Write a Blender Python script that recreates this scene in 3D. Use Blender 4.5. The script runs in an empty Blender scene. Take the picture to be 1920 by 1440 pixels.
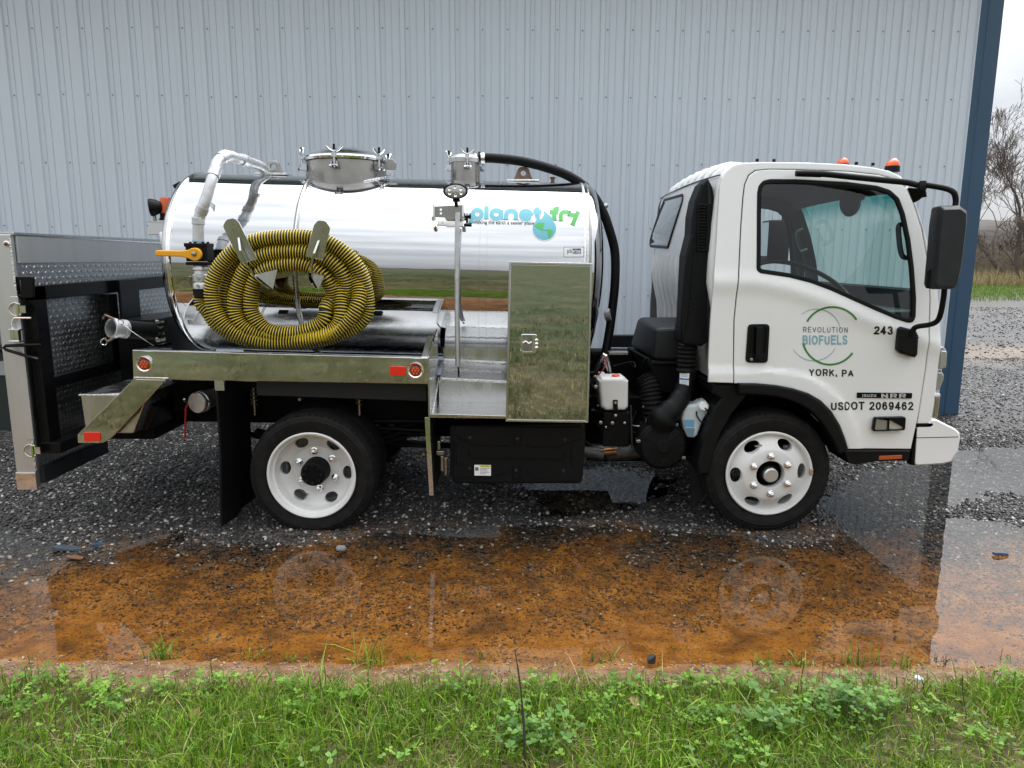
import bpy, bmesh, math, random
import numpy as np
from mathutils import Vector, Matrix
from math import sin, cos, pi, radians, sqrt, atan2

random.seed(7); RNG = np.random.default_rng(11)
SC = bpy.context.scene
COL = SC.collection

# ------------------------------------------------------------------ camera
CAM_H, PITCH, ROLL, FPX = 1.75, radians(9.9), radians(0.3), 1360.0
F_ = Vector((0, cos(PITCH), -sin(PITCH)))
R0_ = Vector((1, 0, 0)); U0_ = Vector((0, sin(PITCH), cos(PITCH)))
R_ = R0_*cos(ROLL) + U0_*sin(ROLL)
U_ = U0_*cos(ROLL) - R0_*sin(ROLL)
C_ = Vector((0, 0, CAM_H))
cd = bpy.data.cameras.new('camera'); cam = bpy.data.objects.new('camera', cd); COL.objects.link(cam)
cd.sensor_width = 36; cd.lens = FPX/1920*36; cd.clip_end = 3000; cd.clip_start = 0.05
M = Matrix((R_, U_, -F_)).transposed().to_4x4(); M.translation = C_
cam.matrix_world = M
SC.camera = cam

# ------------------------------------------------------------------ overcast sky and weak sun
SUN_EL, SUN_AZ = radians(58), radians(35)          # azimuth clockwise from +Y
W = bpy.data.worlds.new('World'); SC.world = W; W.use_nodes = True
nt = W.node_tree; nt.nodes.clear()
def wn(t): return nt.nodes.new(t)
L = nt.links.new
out = wn('ShaderNodeOutputWorld'); bg = wn('ShaderNodeBackground'); bg.inputs['Strength'].default_value = 0.10
sky = wn('ShaderNodeTexSky'); sky.sky_type = 'NISHITA'; sky.sun_disc = False
sky.sun_elevation = SUN_EL; sky.sun_rotation = SUN_AZ; sky.dust_density = 3.0
tc = wn('ShaderNodeTexCoord'); mp = wn('ShaderNodeMapping'); mp.inputs['Scale'].default_value = (1, 1, 3.2)
nz = wn('ShaderNodeTexNoise'); nz.inputs['Scale'].default_value = 2.3; nz.inputs['Detail'].default_value = 6; nz.inputs['Roughness'].default_value = 0.55
rp = wn('ShaderNodeValToRGB'); rp.color_ramp.elements[0].position = 0.36; rp.color_ramp.elements[0].color = (6.6, 6.9, 7.35, 1)
rp.color_ramp.elements[1].position = 0.62; rp.color_ramp.elements[1].color = (9.6, 9.75, 10.0, 1)
mx = wn('ShaderNodeMix'); mx.data_type = 'RGBA'; mx.inputs['Factor'].default_value = 0.93
L(tc.outputs['Generated'], mp.inputs['Vector']); L(mp.outputs['Vector'], nz.inputs['Vector']); L(nz.outputs['Fac'], rp.inputs['Fac'])
# overcast dome: about three times brighter overhead than at the horizon, brighter again towards the veiled sun
nv = wn('ShaderNodeVectorMath'); nv.operation = 'NORMALIZE'; L(tc.outputs['Generated'], nv.inputs[0])
sz = wn('ShaderNodeSeparateXYZ'); L(nv.outputs['Vector'], sz.inputs['Vector'])
el = wn('ShaderNodeMapRange'); el.inputs['From Min'].default_value = 0; el.inputs['From Max'].default_value = 1; el.inputs['To Min'].default_value = .58; el.inputs['To Max'].default_value = 2.0; L(sz.outputs['Z'], el.inputs['Value'])
dt = wn('ShaderNodeVectorMath'); dt.operation = 'DOT_PRODUCT'; dt.inputs[1].default_value = (sin(SUN_AZ)*cos(SUN_EL), cos(SUN_AZ)*cos(SUN_EL), sin(SUN_EL)); L(nv.outputs['Vector'], dt.inputs[0])
lb = wn('ShaderNodeMapRange'); lb.interpolation_type = 'SMOOTHSTEP'; lb.inputs['From Min'].default_value = .62; lb.inputs['From Max'].default_value = 1; lb.inputs['To Min'].default_value = 1; lb.inputs['To Max'].default_value = 3.0; L(dt.outputs['Value'], lb.inputs['Value'])
fm_ = wn('ShaderNodeMath'); fm_.operation = 'MULTIPLY'; L(el.outputs['Result'], fm_.inputs[0]); L(lb.outputs['Result'], fm_.inputs[1])
vs_ = wn('ShaderNodeVectorMath'); vs_.operation = 'SCALE'; L(rp.outputs['Color'], vs_.inputs[0]); L(fm_.outputs[0], vs_.inputs['Scale'])
L(sky.outputs['Color'], mx.inputs['A']); L(vs_.outputs['Vector'], mx.inputs['B']); L(mx.outputs['Result'], bg.inputs['Color'])
L(bg.outputs['Background'], out.inputs['Surface'])
sl = bpy.data.lights.new('sun', 'SUN'); sl.energy = 0.9; sl.angle = radians(35); sl.color = (1, 0.96, 0.9)
so = bpy.data.objects.new('sun', sl); COL.objects.link(so); so.location = (0, -6, 12)
sd_ = Vector((sin(SUN_AZ)*cos(SUN_EL), cos(SUN_AZ)*cos(SUN_EL), sin(SUN_EL)))
so.rotation_euler = (-sd_).to_track_quat('-Z', 'Y').to_euler()
SC.view_settings.view_transform = 'Standard'; SC.view_settings.look = 'None'
SC.view_settings.exposure = 0.42; SC.view_settings.gamma = 1.0; SC.view_settings.use_curve_mapping = False
SC.cycles.max_bounces = 10; SC.cycles.transparent_max_bounces = 16; SC.cycles.glossy_bounces = 6
SC.cycles.caustics_reflective = False; SC.cycles.caustics_refractive = False

# ------------------------------------------------------------------ measuring: photo point -> place at a known distance
def ray(px, py): return F_*FPX + R_*(px-960) - U_*(py-720)
def at(px, py, Y):
    d = ray(px, py); return C_ + d*(Y/d.y)
def atx(px, py, X):
    d = ray(px, py); return C_ + d*(X/d.x)
def atz(px, py, Z=0.0):
    d = ray(px, py); return C_ + d*((Z-CAM_H)/d.z)
def proj(p):
    v = Vector(p)-C_; w = v.dot(F_)
    return 960 + FPX*v.dot(R_)/w, 720 - FPX*v.dot(U_)/w
def ppm(Y, py=640): return 1.0/((at(961, py, Y)-at(960, py, Y)).length)

# ------------------------------------------------------------------ materials
MATS = {}
def mat(name, base=(.5,.5,.5), rough=.5, metal=0.0, spec=.5, coat=0.0, var=0.0, vscale=8.0, bump=0.0, bscale=40.0, rvar=0.0, stretch=(1,1,1), attr=None, trans=0.0, alpha=1.0, sss=0.0):
    m = bpy.data.materials.new(name); m.use_nodes = True; MATS[name] = m
    t = m.node_tree; b = t.nodes['Principled BSDF']
    b.inputs['Base Color'].default_value = (*base, 1); b.inputs['Roughness'].default_value = rough
    b.inputs['Metallic'].default_value = metal; b.inputs['Specular IOR Level'].default_value = spec
    b.inputs['Coat Weight'].default_value = coat; b.inputs['Coat Roughness'].default_value = .06
    b.inputs['Transmission Weight'].default_value = trans
    if sss: b.inputs['Subsurface Weight'].default_value = sss; b.inputs['Subsurface Radius'].default_value = (.05,.05,.05)
    N = t.nodes.new; K = t.links.new
    if var or bump or rvar:
        g = N('ShaderNodeTexCoord'); mp = N('ShaderNodeMapping'); mp.inputs['Scale'].default_value = stretch; K(g.outputs['Object'], mp.inputs['Vector'])
    col = None
    if attr:
        a = N('ShaderNodeAttribute'); a.attribute_name = attr; col = a.outputs['Color']
    if var:
        n = N('ShaderNodeTexNoise'); n.inputs['Scale'].default_value = vscale; n.inputs['Detail'].default_value = 5; K(mp.outputs['Vector'], n.inputs['Vector'])
        r = N('ShaderNodeMapRange'); r.inputs['From Min'].default_value = .3; r.inputs['From Max'].default_value = .7
        r.inputs['To Min'].default_value = 1-var; r.inputs['To Max'].default_value = 1+var; K(n.outputs['Fac'], r.inputs['Value'])
        v = N('ShaderNodeVectorMath'); v.operation = 'SCALE'
        if col: K(col, v.inputs[0])
        else: v.inputs[0].default_value = base
        K(r.outputs['Result'], v.inputs['Scale']); col = v.outputs['Vector']
    if col: K(col, b.inputs['Base Color'])
    if rvar:
        n = N('ShaderNodeTexNoise'); n.inputs['Scale'].default_value = vscale*1.7; n.inputs['Detail'].default_value = 4; K(mp.outputs['Vector'], n.inputs['Vector'])
        r = N('ShaderNodeMapRange'); r.inputs['From Min'].default_value = .3; r.inputs['From Max'].default_value = .7
        r.inputs['To Min'].default_value = max(0, rough-rvar); r.inputs['To Max'].default_value = rough+rvar
        K(n.outputs['Fac'], r.inputs['Value']); K(r.outputs['Result'], b.inputs['Roughness'])
    if bump:
        n = N('ShaderNodeTexNoise'); n.inputs['Scale'].default_value = bscale; n.inputs['Detail'].default_value = 3; K(mp.outputs['Vector'], n.inputs['Vector'])
        bp = N('ShaderNodeBump'); bp.inputs['Strength'].default_value = 1.0; bp.inputs['Distance'].default_value = bump
        K(n.outputs['Fac'], bp.inputs['Height']); K(bp.outputs['Normal'], b.inputs['Normal'])
    return m
def glassmat(name, tint=(.8,.9,.88), ior=1.5, band=None, rough=0.0):
    m = bpy.data.materials.new(name); m.use_nodes = True; MATS[name] = m
    t = m.node_tree; t.nodes.clear(); N = t.nodes.new; K = t.links.new
    o = N('ShaderNodeOutputMaterial'); mix = N('ShaderNodeMixShader'); tr = N('ShaderNodeBsdfTransparent'); gl = N('ShaderNodeBsdfGlossy'); fr = N('ShaderNodeFresnel')
    gb = N('ShaderNodeNewGeometry'); ms = N('ShaderNodeMix'); ms.data_type = 'FLOAT'; ms.inputs['A'].default_value = ior; ms.inputs['B'].default_value = 1/ior
    K(gb.outputs['Backfacing'], ms.inputs['Factor']); K(ms.outputs['Result'], fr.inputs['IOR']); gl.inputs['Roughness'].default_value = rough; tr.inputs['Color'].default_value = (*tint, 1)
    gl.inputs['Color'].default_value = (1, 1, 1, 1)
    if band:                                   # shade band dyed into the top of a windscreen
        z0, z1, c2 = band
        g = N('ShaderNodeNewGeometry'); s = N('ShaderNodeSeparateXYZ'); r = N('ShaderNodeMapRange'); x = N('ShaderNodeMix'); x.data_type = 'RGBA'
        r.inputs['From Min'].default_value = z0; r.inputs['From Max'].default_value = z1
        x.inputs['A'].default_value = (*tint, 1); x.inputs['B'].default_value = (*c2, 1)
        K(g.outputs['Position'], s.inputs['Vector']); K(s.outputs['Z'], r.inputs['Value']); K(r.outputs['Result'], x.inputs['Factor']); K(x.outputs['Result'], tr.inputs['Color'])
    K(fr.outputs['Fac'], mix.inputs['Fac']); K(tr.outputs['BSDF'], mix.inputs[1]); K(gl.outputs['BSDF'], mix.inputs[2]); K(mix.outputs['Shader'], o.inputs['Surface'])
    return m

WHITE   = mat('white_paint', (.77,.78,.775), .28, coat=.6, var=.02, vscale=3)
WHEELW  = mat('white_wheel_paint', (.68,.68,.66), .35, var=.04, vscale=12)
MIRROR  = mat('polished_stainless', (.53,.54,.55), .035, 1.0, var=.05, rvar=.022, vscale=4, bump=.0009, bscale=3.2, stretch=(.35,2.2,2.2))
ALUPOL  = mat('polished_aluminium', (.62,.62,.605), .045, 1.0, var=.05, vscale=6, rvar=.025, bump=.0004, bscale=9, stretch=(1,1,.5))
ALUBR   = mat('brushed_aluminium', (.60,.60,.59), .25, 1.0, var=.06, vscale=5, rvar=.07, bump=.0002, bscale=50, stretch=(1,1,.3))
BOXDOOR = mat('mirror_sheet', (.58,.585,.575), .02, 1.0, rvar=.012, vscale=4, bump=.0003, bscale=4)
SATIN   = mat('satin_aluminium', (.58,.58,.575), .46, 1.0, var=.07, vscale=5, stretch=(1,1,.3))
DARKST = mat('dark_steel', (.10,.098,.095), .5, .8, var=.3, vscale=20)  # dark mottled steel for the exhaust pieces
TREADM  = mat('tread_aluminium', (.46,.46,.465), .34, 1.0, rvar=.06, vscale=6)
ALUWELD = mat('cast_aluminium', (.60,.61,.62), .52, 1.0, var=.14, vscale=14, rvar=.08, bump=.001, bscale=70)
WELD    = mat('weld_bead', (.72,.72,.72), .25, 1.0, var=.2, vscale=60, bump=.004, bscale=120)
STEEL   = mat('dull_steel', (.33,.32,.30), .30, 1.0, var=.12, vscale=9, rvar=.08)
LOZ     = mat('tread_lozenge', (.88,.88,.88), .30, 1.0)
CHROME  = mat('chrome', (.85,.86,.87), .07, 1.0)
RUSTY   = mat('rusty_steel', (.22,.15,.11), .55, .6, var=.25, vscale=25)
BLACKP  = mat('black_plastic', (.0045,.0048,.0052), .50, spec=.16, var=.2, vscale=20, bump=.0006, bscale=200)
BLACKG  = mat('black_gloss_paint', (.003,.003,.0035), .28, spec=.22)
BLACKM  = mat('chassis_black', (.003,.003,.003), .6, spec=.12, var=.3, vscale=15)
GREYP   = mat('charcoal_plastic', (.016,.017,.019), .5, spec=.3, var=.15, vscale=12)
RUBBER  = mat('tyre_rubber', (.0075,.0073,.0070), .7, spec=.2, var=.5, vscale=18, bump=.001, bscale=120)
FLAP    = mat('mudflap_rubber', (.006,.006,.0065), .65, spec=.18, var=.5, vscale=6, stretch=(1,1,.2))
INTER   = mat('cab_lining', (.115,.12,.125), .8, var=.06, vscale=10)
DASH    = mat('dashboard_plastic', (.016,.018,.018), .55)
YELLOW  = mat('valve_yellow', (.80,.36,.01), .35)
ORANGE  = mat('amber_lens', (.75,.10,.008), .12, coat=.5)
AMBERD  = mat('dark_amber_lens', (.36,.045,.006), .15, coat=.4)
REDREF  = mat('red_reflector', (.72,.022,.008), .25, coat=.5)
REDD    = mat('red_enamel', (.28,.008,.012), .35)
TANKWHT = mat('milky_plastic', (.66,.66,.64), .45, sss=.25)
BOTTLE  = mat('pale_plastic', (.55,.62,.64), .4, sss=.2)
LENS    = mat('clear_lens', (.42,.42,.41), .12, .6, coat=.8)
TEAL    = mat('print_teal', (.13,.42,.50), .4)
GREEN   = mat('print_green', (.065,.40,.075), .4)
DGREEN  = mat('print_dark_green', (.045,.20,.045), .4)
LBLUE   = mat('print_pale_blue', (.22,.40,.46), .4)
PGREY   = mat('print_grey', (.11,.135,.135), .4)
PBLACK  = mat('print_black', (.008,.008,.009), .35)
PWHITE  = mat('print_white', (.8,.8,.8), .4)
PBLUE   = mat('print_blue', (.03,.2,.55), .4)
PYEL    = mat('print_yellow', (.75,.65,.02), .4)
GLASS   = glassmat('side_glass', (.80,.90,.875))
WINDSC  = glassmat('windscreen_glass', (.74,.90,.86))
DKGLASS = mat('rear_window_glass', (.25,.28,.29), .03, 0.0, spec=1.0, coat=1.0)

# ------------------------------------------------------------------ object helpers
def tag(o, label=None, cat=None, group=None, kind=None):
    if label: o['label'] = label
    if cat: o['category'] = cat
    if group: o['group'] = group
    if kind: o['kind'] = kind
    return o
def thing(name, label, cat, loc=(0,0,0), group=None):
    o = bpy.data.objects.new(name, None); COL.objects.link(o); o.empty_display_size = .1
    o.location = loc; return tag(o, label, cat, group)
def worldloc(o):
    v = Vector((0,0,0))
    while o is not None: v += Vector(o.location); o = o.parent
    return v
def link(name, me, mats, parent=None, kind=None, loc=None):
    """mesh in world coordinates -> object (under parent if given)"""
    if not isinstance(mats, (list, tuple)): mats = [mats]
    me.materials.clear()
    for m in mats: me.materials.append(m)
    me.name = name
    o = bpy.data.objects.new(name, me); COL.objects.link(o)
    if parent is not None:
        base = worldloc(parent); me.transform(Matrix.Translation(-base)); o.parent = parent
    elif loc is not None:
        me.transform(Matrix.Translation(-Vector(loc))); o.location = loc
    if kind: o['kind'] = kind
    return o
def finish_bm(bm, ang=40):
    me = bpy.data.meshes.new('m'); bm.normal_update(); bm.to_mesh(me); bm.free()
    smooth(me, ang); return me
def smooth(me, ang=40):
    n = len(me.polygons)
    if n:
        me.polygons.foreach_set('use_smooth', np.ones(n, dtype=bool))
        me.set_sharp_from_angle(angle=radians(ang))
    me.update()

class MB:
    def __init__(s): s.v = []; s.f = []; s.m = []
    def add(s, vs, fs, mi=0):
        b = len(s.v); s.v += [tuple(x) for x in vs]; s.f += [tuple(i+b for i in f) for f in fs]; s.m += [mi]*len(fs); return s
    def box(s, lo, hi, mi=0):
        x0,y0,z0 = lo; x1,y1,z1 = hi
        return s.hexa([(x0,y0,z0),(x1,y0,z0),(x1,y1,z0),(x0,y1,z0),(x0,y0,z1),(x1,y0,z1),(x1,y1,z1),(x0,y1,z1)], mi)
    def hexa(s, p, mi=0):
        return s.add(p, [(3,2,1,0),(4,5,6,7),(0,1,5,4),(1,2,6,5),(2,3,7,6),(3,0,4,7)], mi)
    def bar(s, a, b, w, h, up=(0,0,1), mi=0):
        a = Vector(a); b = Vector(b); d = (b-a).normalized(); u = Vector(up); x = d.cross(u)
        if x.length < 1e-4: x = d.cross(Vector((0,1,0)))
        x.normalize(); u = x.cross(d); x *= w/2; u *= h/2
        return s.hexa([a-x-u, a+x-u, b+x-u, b-x-u, a-x+u, a+x+u, b+x+u, b-x+u], mi)
    def tube(s, path, r, n=12, mi=0, caps=True, closed=False):
        P = [Vector(p) for p in path]; k = len(P); rr = r if isinstance(r, (list, tuple)) else [r]*k
        t0 = (P[1]-P[0]).normalized(); ref = Vector((0,0,1)) if abs(t0.z) < .9 else Vector((1,0,0))
        u = (ref - t0*ref.dot(t0)).normalized(); vs = []
        for i in range(k):
            if closed: t = (P[(i+1) % k]-P[i-1]).normalized()
            else: t = ((P[i+1] if i < k-1 else P[i]) - (P[i-1] if i else P[i])).normalized()
            u = (u - t*u.dot(t)).normalized(); w = t.cross(u)
            for j in range(n):
                a = 2*pi*j/n; vs.append(P[i] + (u*cos(a)+w*sin(a))*rr[i])
        fs = []
        for i in range(k if closed else k-1):
            i2 = (i+1) % k
            for j in range(n): fs.append((i*n+j, i*n+(j+1) % n, i2*n+(j+1) % n, i2*n+j))
        if caps and not closed: fs += [tuple(range(n-1,-1,-1)), tuple((k-1)*n+j for j in range(n))]
        return s.add(vs, fs, mi)
    def lathe(s, prof, o, ax, n=48, mi=0, ref=None, caps=True):
        """prof: (distance along axis, radius)"""
        o = Vector(o); ax = Vector(ax).normalized(); rf = Vector(ref) if ref else (Vector((0,0,1)) if abs(ax.z) < .9 else Vector((1,0,0)))
        u = (rf-ax*rf.dot(ax)).normalized(); w = ax.cross(u); vs = []; fs = []
        for (h, r) in prof:
            for j in range(n):
                a = 2*pi*j/n; vs.append(o + ax*h + (u*cos(a)+w*sin(a))*max(r, 1e-5))
        for i in range(len(prof)-1):
            for j in range(n): fs.append((i*n+j, i*n+(j+1) % n, (i+1)*n+(j+1) % n, (i+1)*n+j))
        if caps:
            fs += [tuple(range(n-1,-1,-1)), tuple((len(prof)-1)*n+j for j in range(n))]
        return s.add(vs, fs, mi)
    def mesh(s, bevel=0, seg=2, ang=40, bang=30):
        bm = bmesh.new(); vv = [bm.verts.new(v) for v in s.v]
        for f, mi in zip(s.f, s.m):
            try: bf = bm.faces.new([vv[i] for i in f]); bf.material_index = mi
            except ValueError: pass
        bmesh.ops.remove_doubles(bm, verts=bm.verts, dist=1e-5)
        bmesh.ops.recalc_face_normals(bm, faces=bm.faces)
        if bevel:
            bm.normal_update()
            es = [e for e in bm.edges if len(e.link_faces) == 2 and e.calc_face_angle(0) > radians(bang)]
            bmesh.ops.bevel(bm, geom=es, offset=bevel, segments=seg, profile=.5, affect='EDGES', clamp_overlap=True)
        return finish_bm(bm, min(ang, 16) if bevel else ang)
    def obj(s, name, mats, parent=None, bevel=0, seg=2, ang=40, kind=None, loc=None):
        return link(name, s.mesh(bevel, seg, ang), mats, parent, kind, loc)

def rounded(pts, r, n=5):
    """polygon with its corners rounded; r one number or one per corner"""
    out = []; k = len(pts)
    for i in range(k):
        p = Vector((pts[i][0], pts[i][1])); a = Vector(pts[i-1][:2]); b = Vector(pts[(i+1) % k][:2]); ri = r[i] if isinstance(r, (list, tuple)) else r
        if ri <= 0: out.append((p.x, p.y)); continue
        da = (a-p); db = (b-p); la, lb = da.length, db.length; da.normalize(); db.normalize()
        th = da.angle(db)
        if th > radians(168): out.append((p.x, p.y)); continue
        d = min(ri/math.tan(max(th/2, .05)), la*.48, lb*.48)
        q0 = p+da*d; q1 = p+db*d
        for j in range(n+1):
            t = j/n; q = q0*(1-t)**2 + p*2*t*(1-t) + q1*t*t; out.append((q.x, q.y))
    return out
def smoothline(pts, n=8, closed=False):
    """Catmull-Rom through the points"""
    P = [Vector(p) for p in pts]; k = len(P); out = []
    for i in range(k if closed else k-1):
        p0 = P[i-1] if (i or closed) else P[0]*2-P[1]; p1 = P[i]; p2 = P[(i+1) % k]
        p3 = P[(i+2) % k] if (closed or i+2 < k) else P[-1]*2-P[-2]
        for j in range(n):
            t = j/n; out.append(.5*((2*p1)+(p2-p0)*t+(2*p0-5*p1+4*p2-p3)*t*t+(3*p1-p0-3*p2+p3)*t**3))
    if not closed: out.append(P[-1])
    return out

def curve_mesh(loops, thick, bevel=0.0, res=2):
    cu = bpy.data.curves.new('c', 'CURVE'); cu.dimensions = '2D'; cu.fill_mode = 'BOTH'
    for lp in loops:
        mn = max(1e-5, min(bevel, thick*.49)*1.3 if not isinstance(loops[0][0][0], int) else 1e-5); q = [lp[0]]
        for p in lp[1:]:
            if math.hypot(p[0]-q[-1][0], p[1]-q[-1][1]) > mn: q.append(p)
        if len(q) > 3 and math.hypot(q[0][0]-q[-1][0], q[0][1]-q[-1][1]) <= mn: q.pop()
        lp = q if len(q) >= 3 else lp
        s = cu.splines.new('POLY'); s.points.add(len(lp)-1); s.use_cyclic_u = True
        for i, p in enumerate(lp): s.points[i].co = (p[0], p[1], 0, 1)
    b = min(bevel, thick*.49); cu.extrude = max(thick/2-b, 0); cu.bevel_depth = b; cu.bevel_resolution = res; cu.offset = -b
    o = bpy.data.objects.new('c', cu); me = bpy.data.meshes.new_from_object(o)
    bpy.data.objects.remove(o); bpy.data.curves.remove(cu)
    return me
def cut_grid(me, us, vs):
    bm = bmesh.new(); bm.from_mesh(me); bmesh.ops.remove_doubles(bm, verts=bm.verts, dist=1e-6)
    for u in us: bmesh.ops.bisect_plane(bm, geom=bm.verts[:]+bm.edges[:]+bm.faces[:], dist=1e-6, plane_co=(u,0,0), plane_no=(1,0,0))
    for v in vs: bmesh.ops.bisect_plane(bm, geom=bm.verts[:]+bm.edges[:]+bm.faces[:], dist=1e-6, plane_co=(0,v,0), plane_no=(0,1,0))
    bm.to_mesh(me); bm.free(); return me
def remap(me, fn):
    """local (u,v,w) -> world"""
    for v in me.vertices: v.co = fn(v.co.x, v.co.y, v.co.z)
    bm = bmesh.new(); bm.from_mesh(me); bmesh.ops.remove_doubles(bm, verts=bm.verts, dist=1e-6); bmesh.ops.recalc_face_normals(bm, faces=bm.faces); bm.to_mesh(me); bm.free()
    return me
def plate_y(name, pxl, Y, thick, mats, parent, bevel=.003, holes=(), ang=8, px=True, kind=None):
    """flat plate facing the road (-Y): outline in photo points measured at distance Y; Y is its front face"""
    loops = []
    for lp in [pxl]+list(holes):
        loops.append([((lambda w: (w.x, w.z))(at(p[0], p[1], Y)) if px else (p[0], p[1])) for p in lp])
    me = curve_mesh(loops, thick, bevel); remap(me, lambda u, v, w: (u, Y+thick/2-w, v)); smooth(me, ang)
    return link(name, me, mats, parent, kind)
def plate_x(name, loops, X, thick, mats, parent, bevel=.003, ang=8, face=1):
    """plate facing along the truck; loops in (Y,Z); X is the face towards +X (face=1)"""
    me = curve_mesh(loops, thick, bevel); remap(me, lambda u, v, w: (X-thick/2*face+w, u, v)); smooth(me, ang)
    return link(name, me, mats, parent)
def ellipse(cx, cy, rx, ry, n=32, rot=0.0):
    return [(cx+rx*cos(2*pi*i/n)*cos(rot)-ry*sin(2*pi*i/n)*sin(rot), cy+rx*cos(2*pi*i/n)*sin(rot)+ry*sin(2*pi*i/n)*cos(rot)) for i in range(n)]
def outward(me):
    bm = bmesh.new(); bm.from_mesh(me)
    if bm.calc_volume(signed=True) < 0: bmesh.ops.reverse_faces(bm, faces=bm.faces[:])
    bm.to_mesh(me); bm.free(); return me
def boolean(me, cutters, op='DIFFERENCE'):
    for x in [me]+list(cutters): outward(x)
    o = bpy.data.objects.new('b', me); COL.objects.link(o); cs = []
    for c in cutters:
        co = bpy.data.objects.new('k', c); COL.objects.link(co); cs.append(co)
        md = o.modifiers.new('x', 'BOOLEAN'); md.operation = op; md.solver = 'EXACT'; md.object = co
    bpy.context.view_layer.update(); dg = bpy.context.evaluated_depsgraph_get()
    r = bpy.data.meshes.new_from_object(o.evaluated_get(dg))
    for x in cs+[o]: bpy.data.objects.remove(x)
    return r
def text_polys(body, bold=0.0, shear=0.0, space=1.0):
    cu = bpy.data.curves.new('t', 'FONT'); cu.body = body; cu.size = 1; cu.offset = bold; cu.shear = shear; cu.space_character = space; cu.resolution_u = 4
    o = bpy.data.objects.new('t', cu); me = bpy.data.meshes.new_from_object(o); bpy.data.objects.remove(o); bpy.data.curves.remove(cu)
    return me
def text(name, body, bbox, fn, mats, parent, bold=0.0, shear=0.0, space=1.0, slope=0.0, rows=0):
    """flat print: lettering fitted to the photo box (x0,y0,x1,y1); fn(px,py) gives the place on the surface"""
    me = text_polys(body, bold, shear, space)
    xs = [v.co.x for v in me.vertices]; ys = [v.co.y for v in me.vertices]; a, b, c, d = min(xs), max(xs), min(ys), max(ys)
    if rows: cut_grid(me, [], [c+(d-c)*i/rows for i in range(1, rows)])
    x0, y0, x1, y1 = bbox
    for v in me.vertices:
        u = (v.co.x-a)/(b-a); t = (v.co.y-c)/(d-c); px = x0+(x1-x0)*u
        v.co = fn(px, y1+(y0-y1)*t + slope*(px-x0))
    me.update(); return link(name, me, mats, parent)
def cpath(pts, n=6):
    return [(p.x, p.y) for p in smoothline([(a, b, 0) for a, b in pts], n)]
def rot180(pts): return [(1-a, 1-b) for a, b in pts]
_SIX = [(.86,.76),(.74,.94),(.5,1),(.22,.90),(.06,.60),(.06,.32),(.20,.07),(.5,0),(.80,.08),(.94,.30),(.82,.54),(.5,.62),(.22,.53),(.07,.34)]
_P = [(.04,1),(.30,1),(.62,1),(.90,.93),(.97,.73),(.90,.53),(.62,.46),(.30,.46),(.04,.46)]
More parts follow.
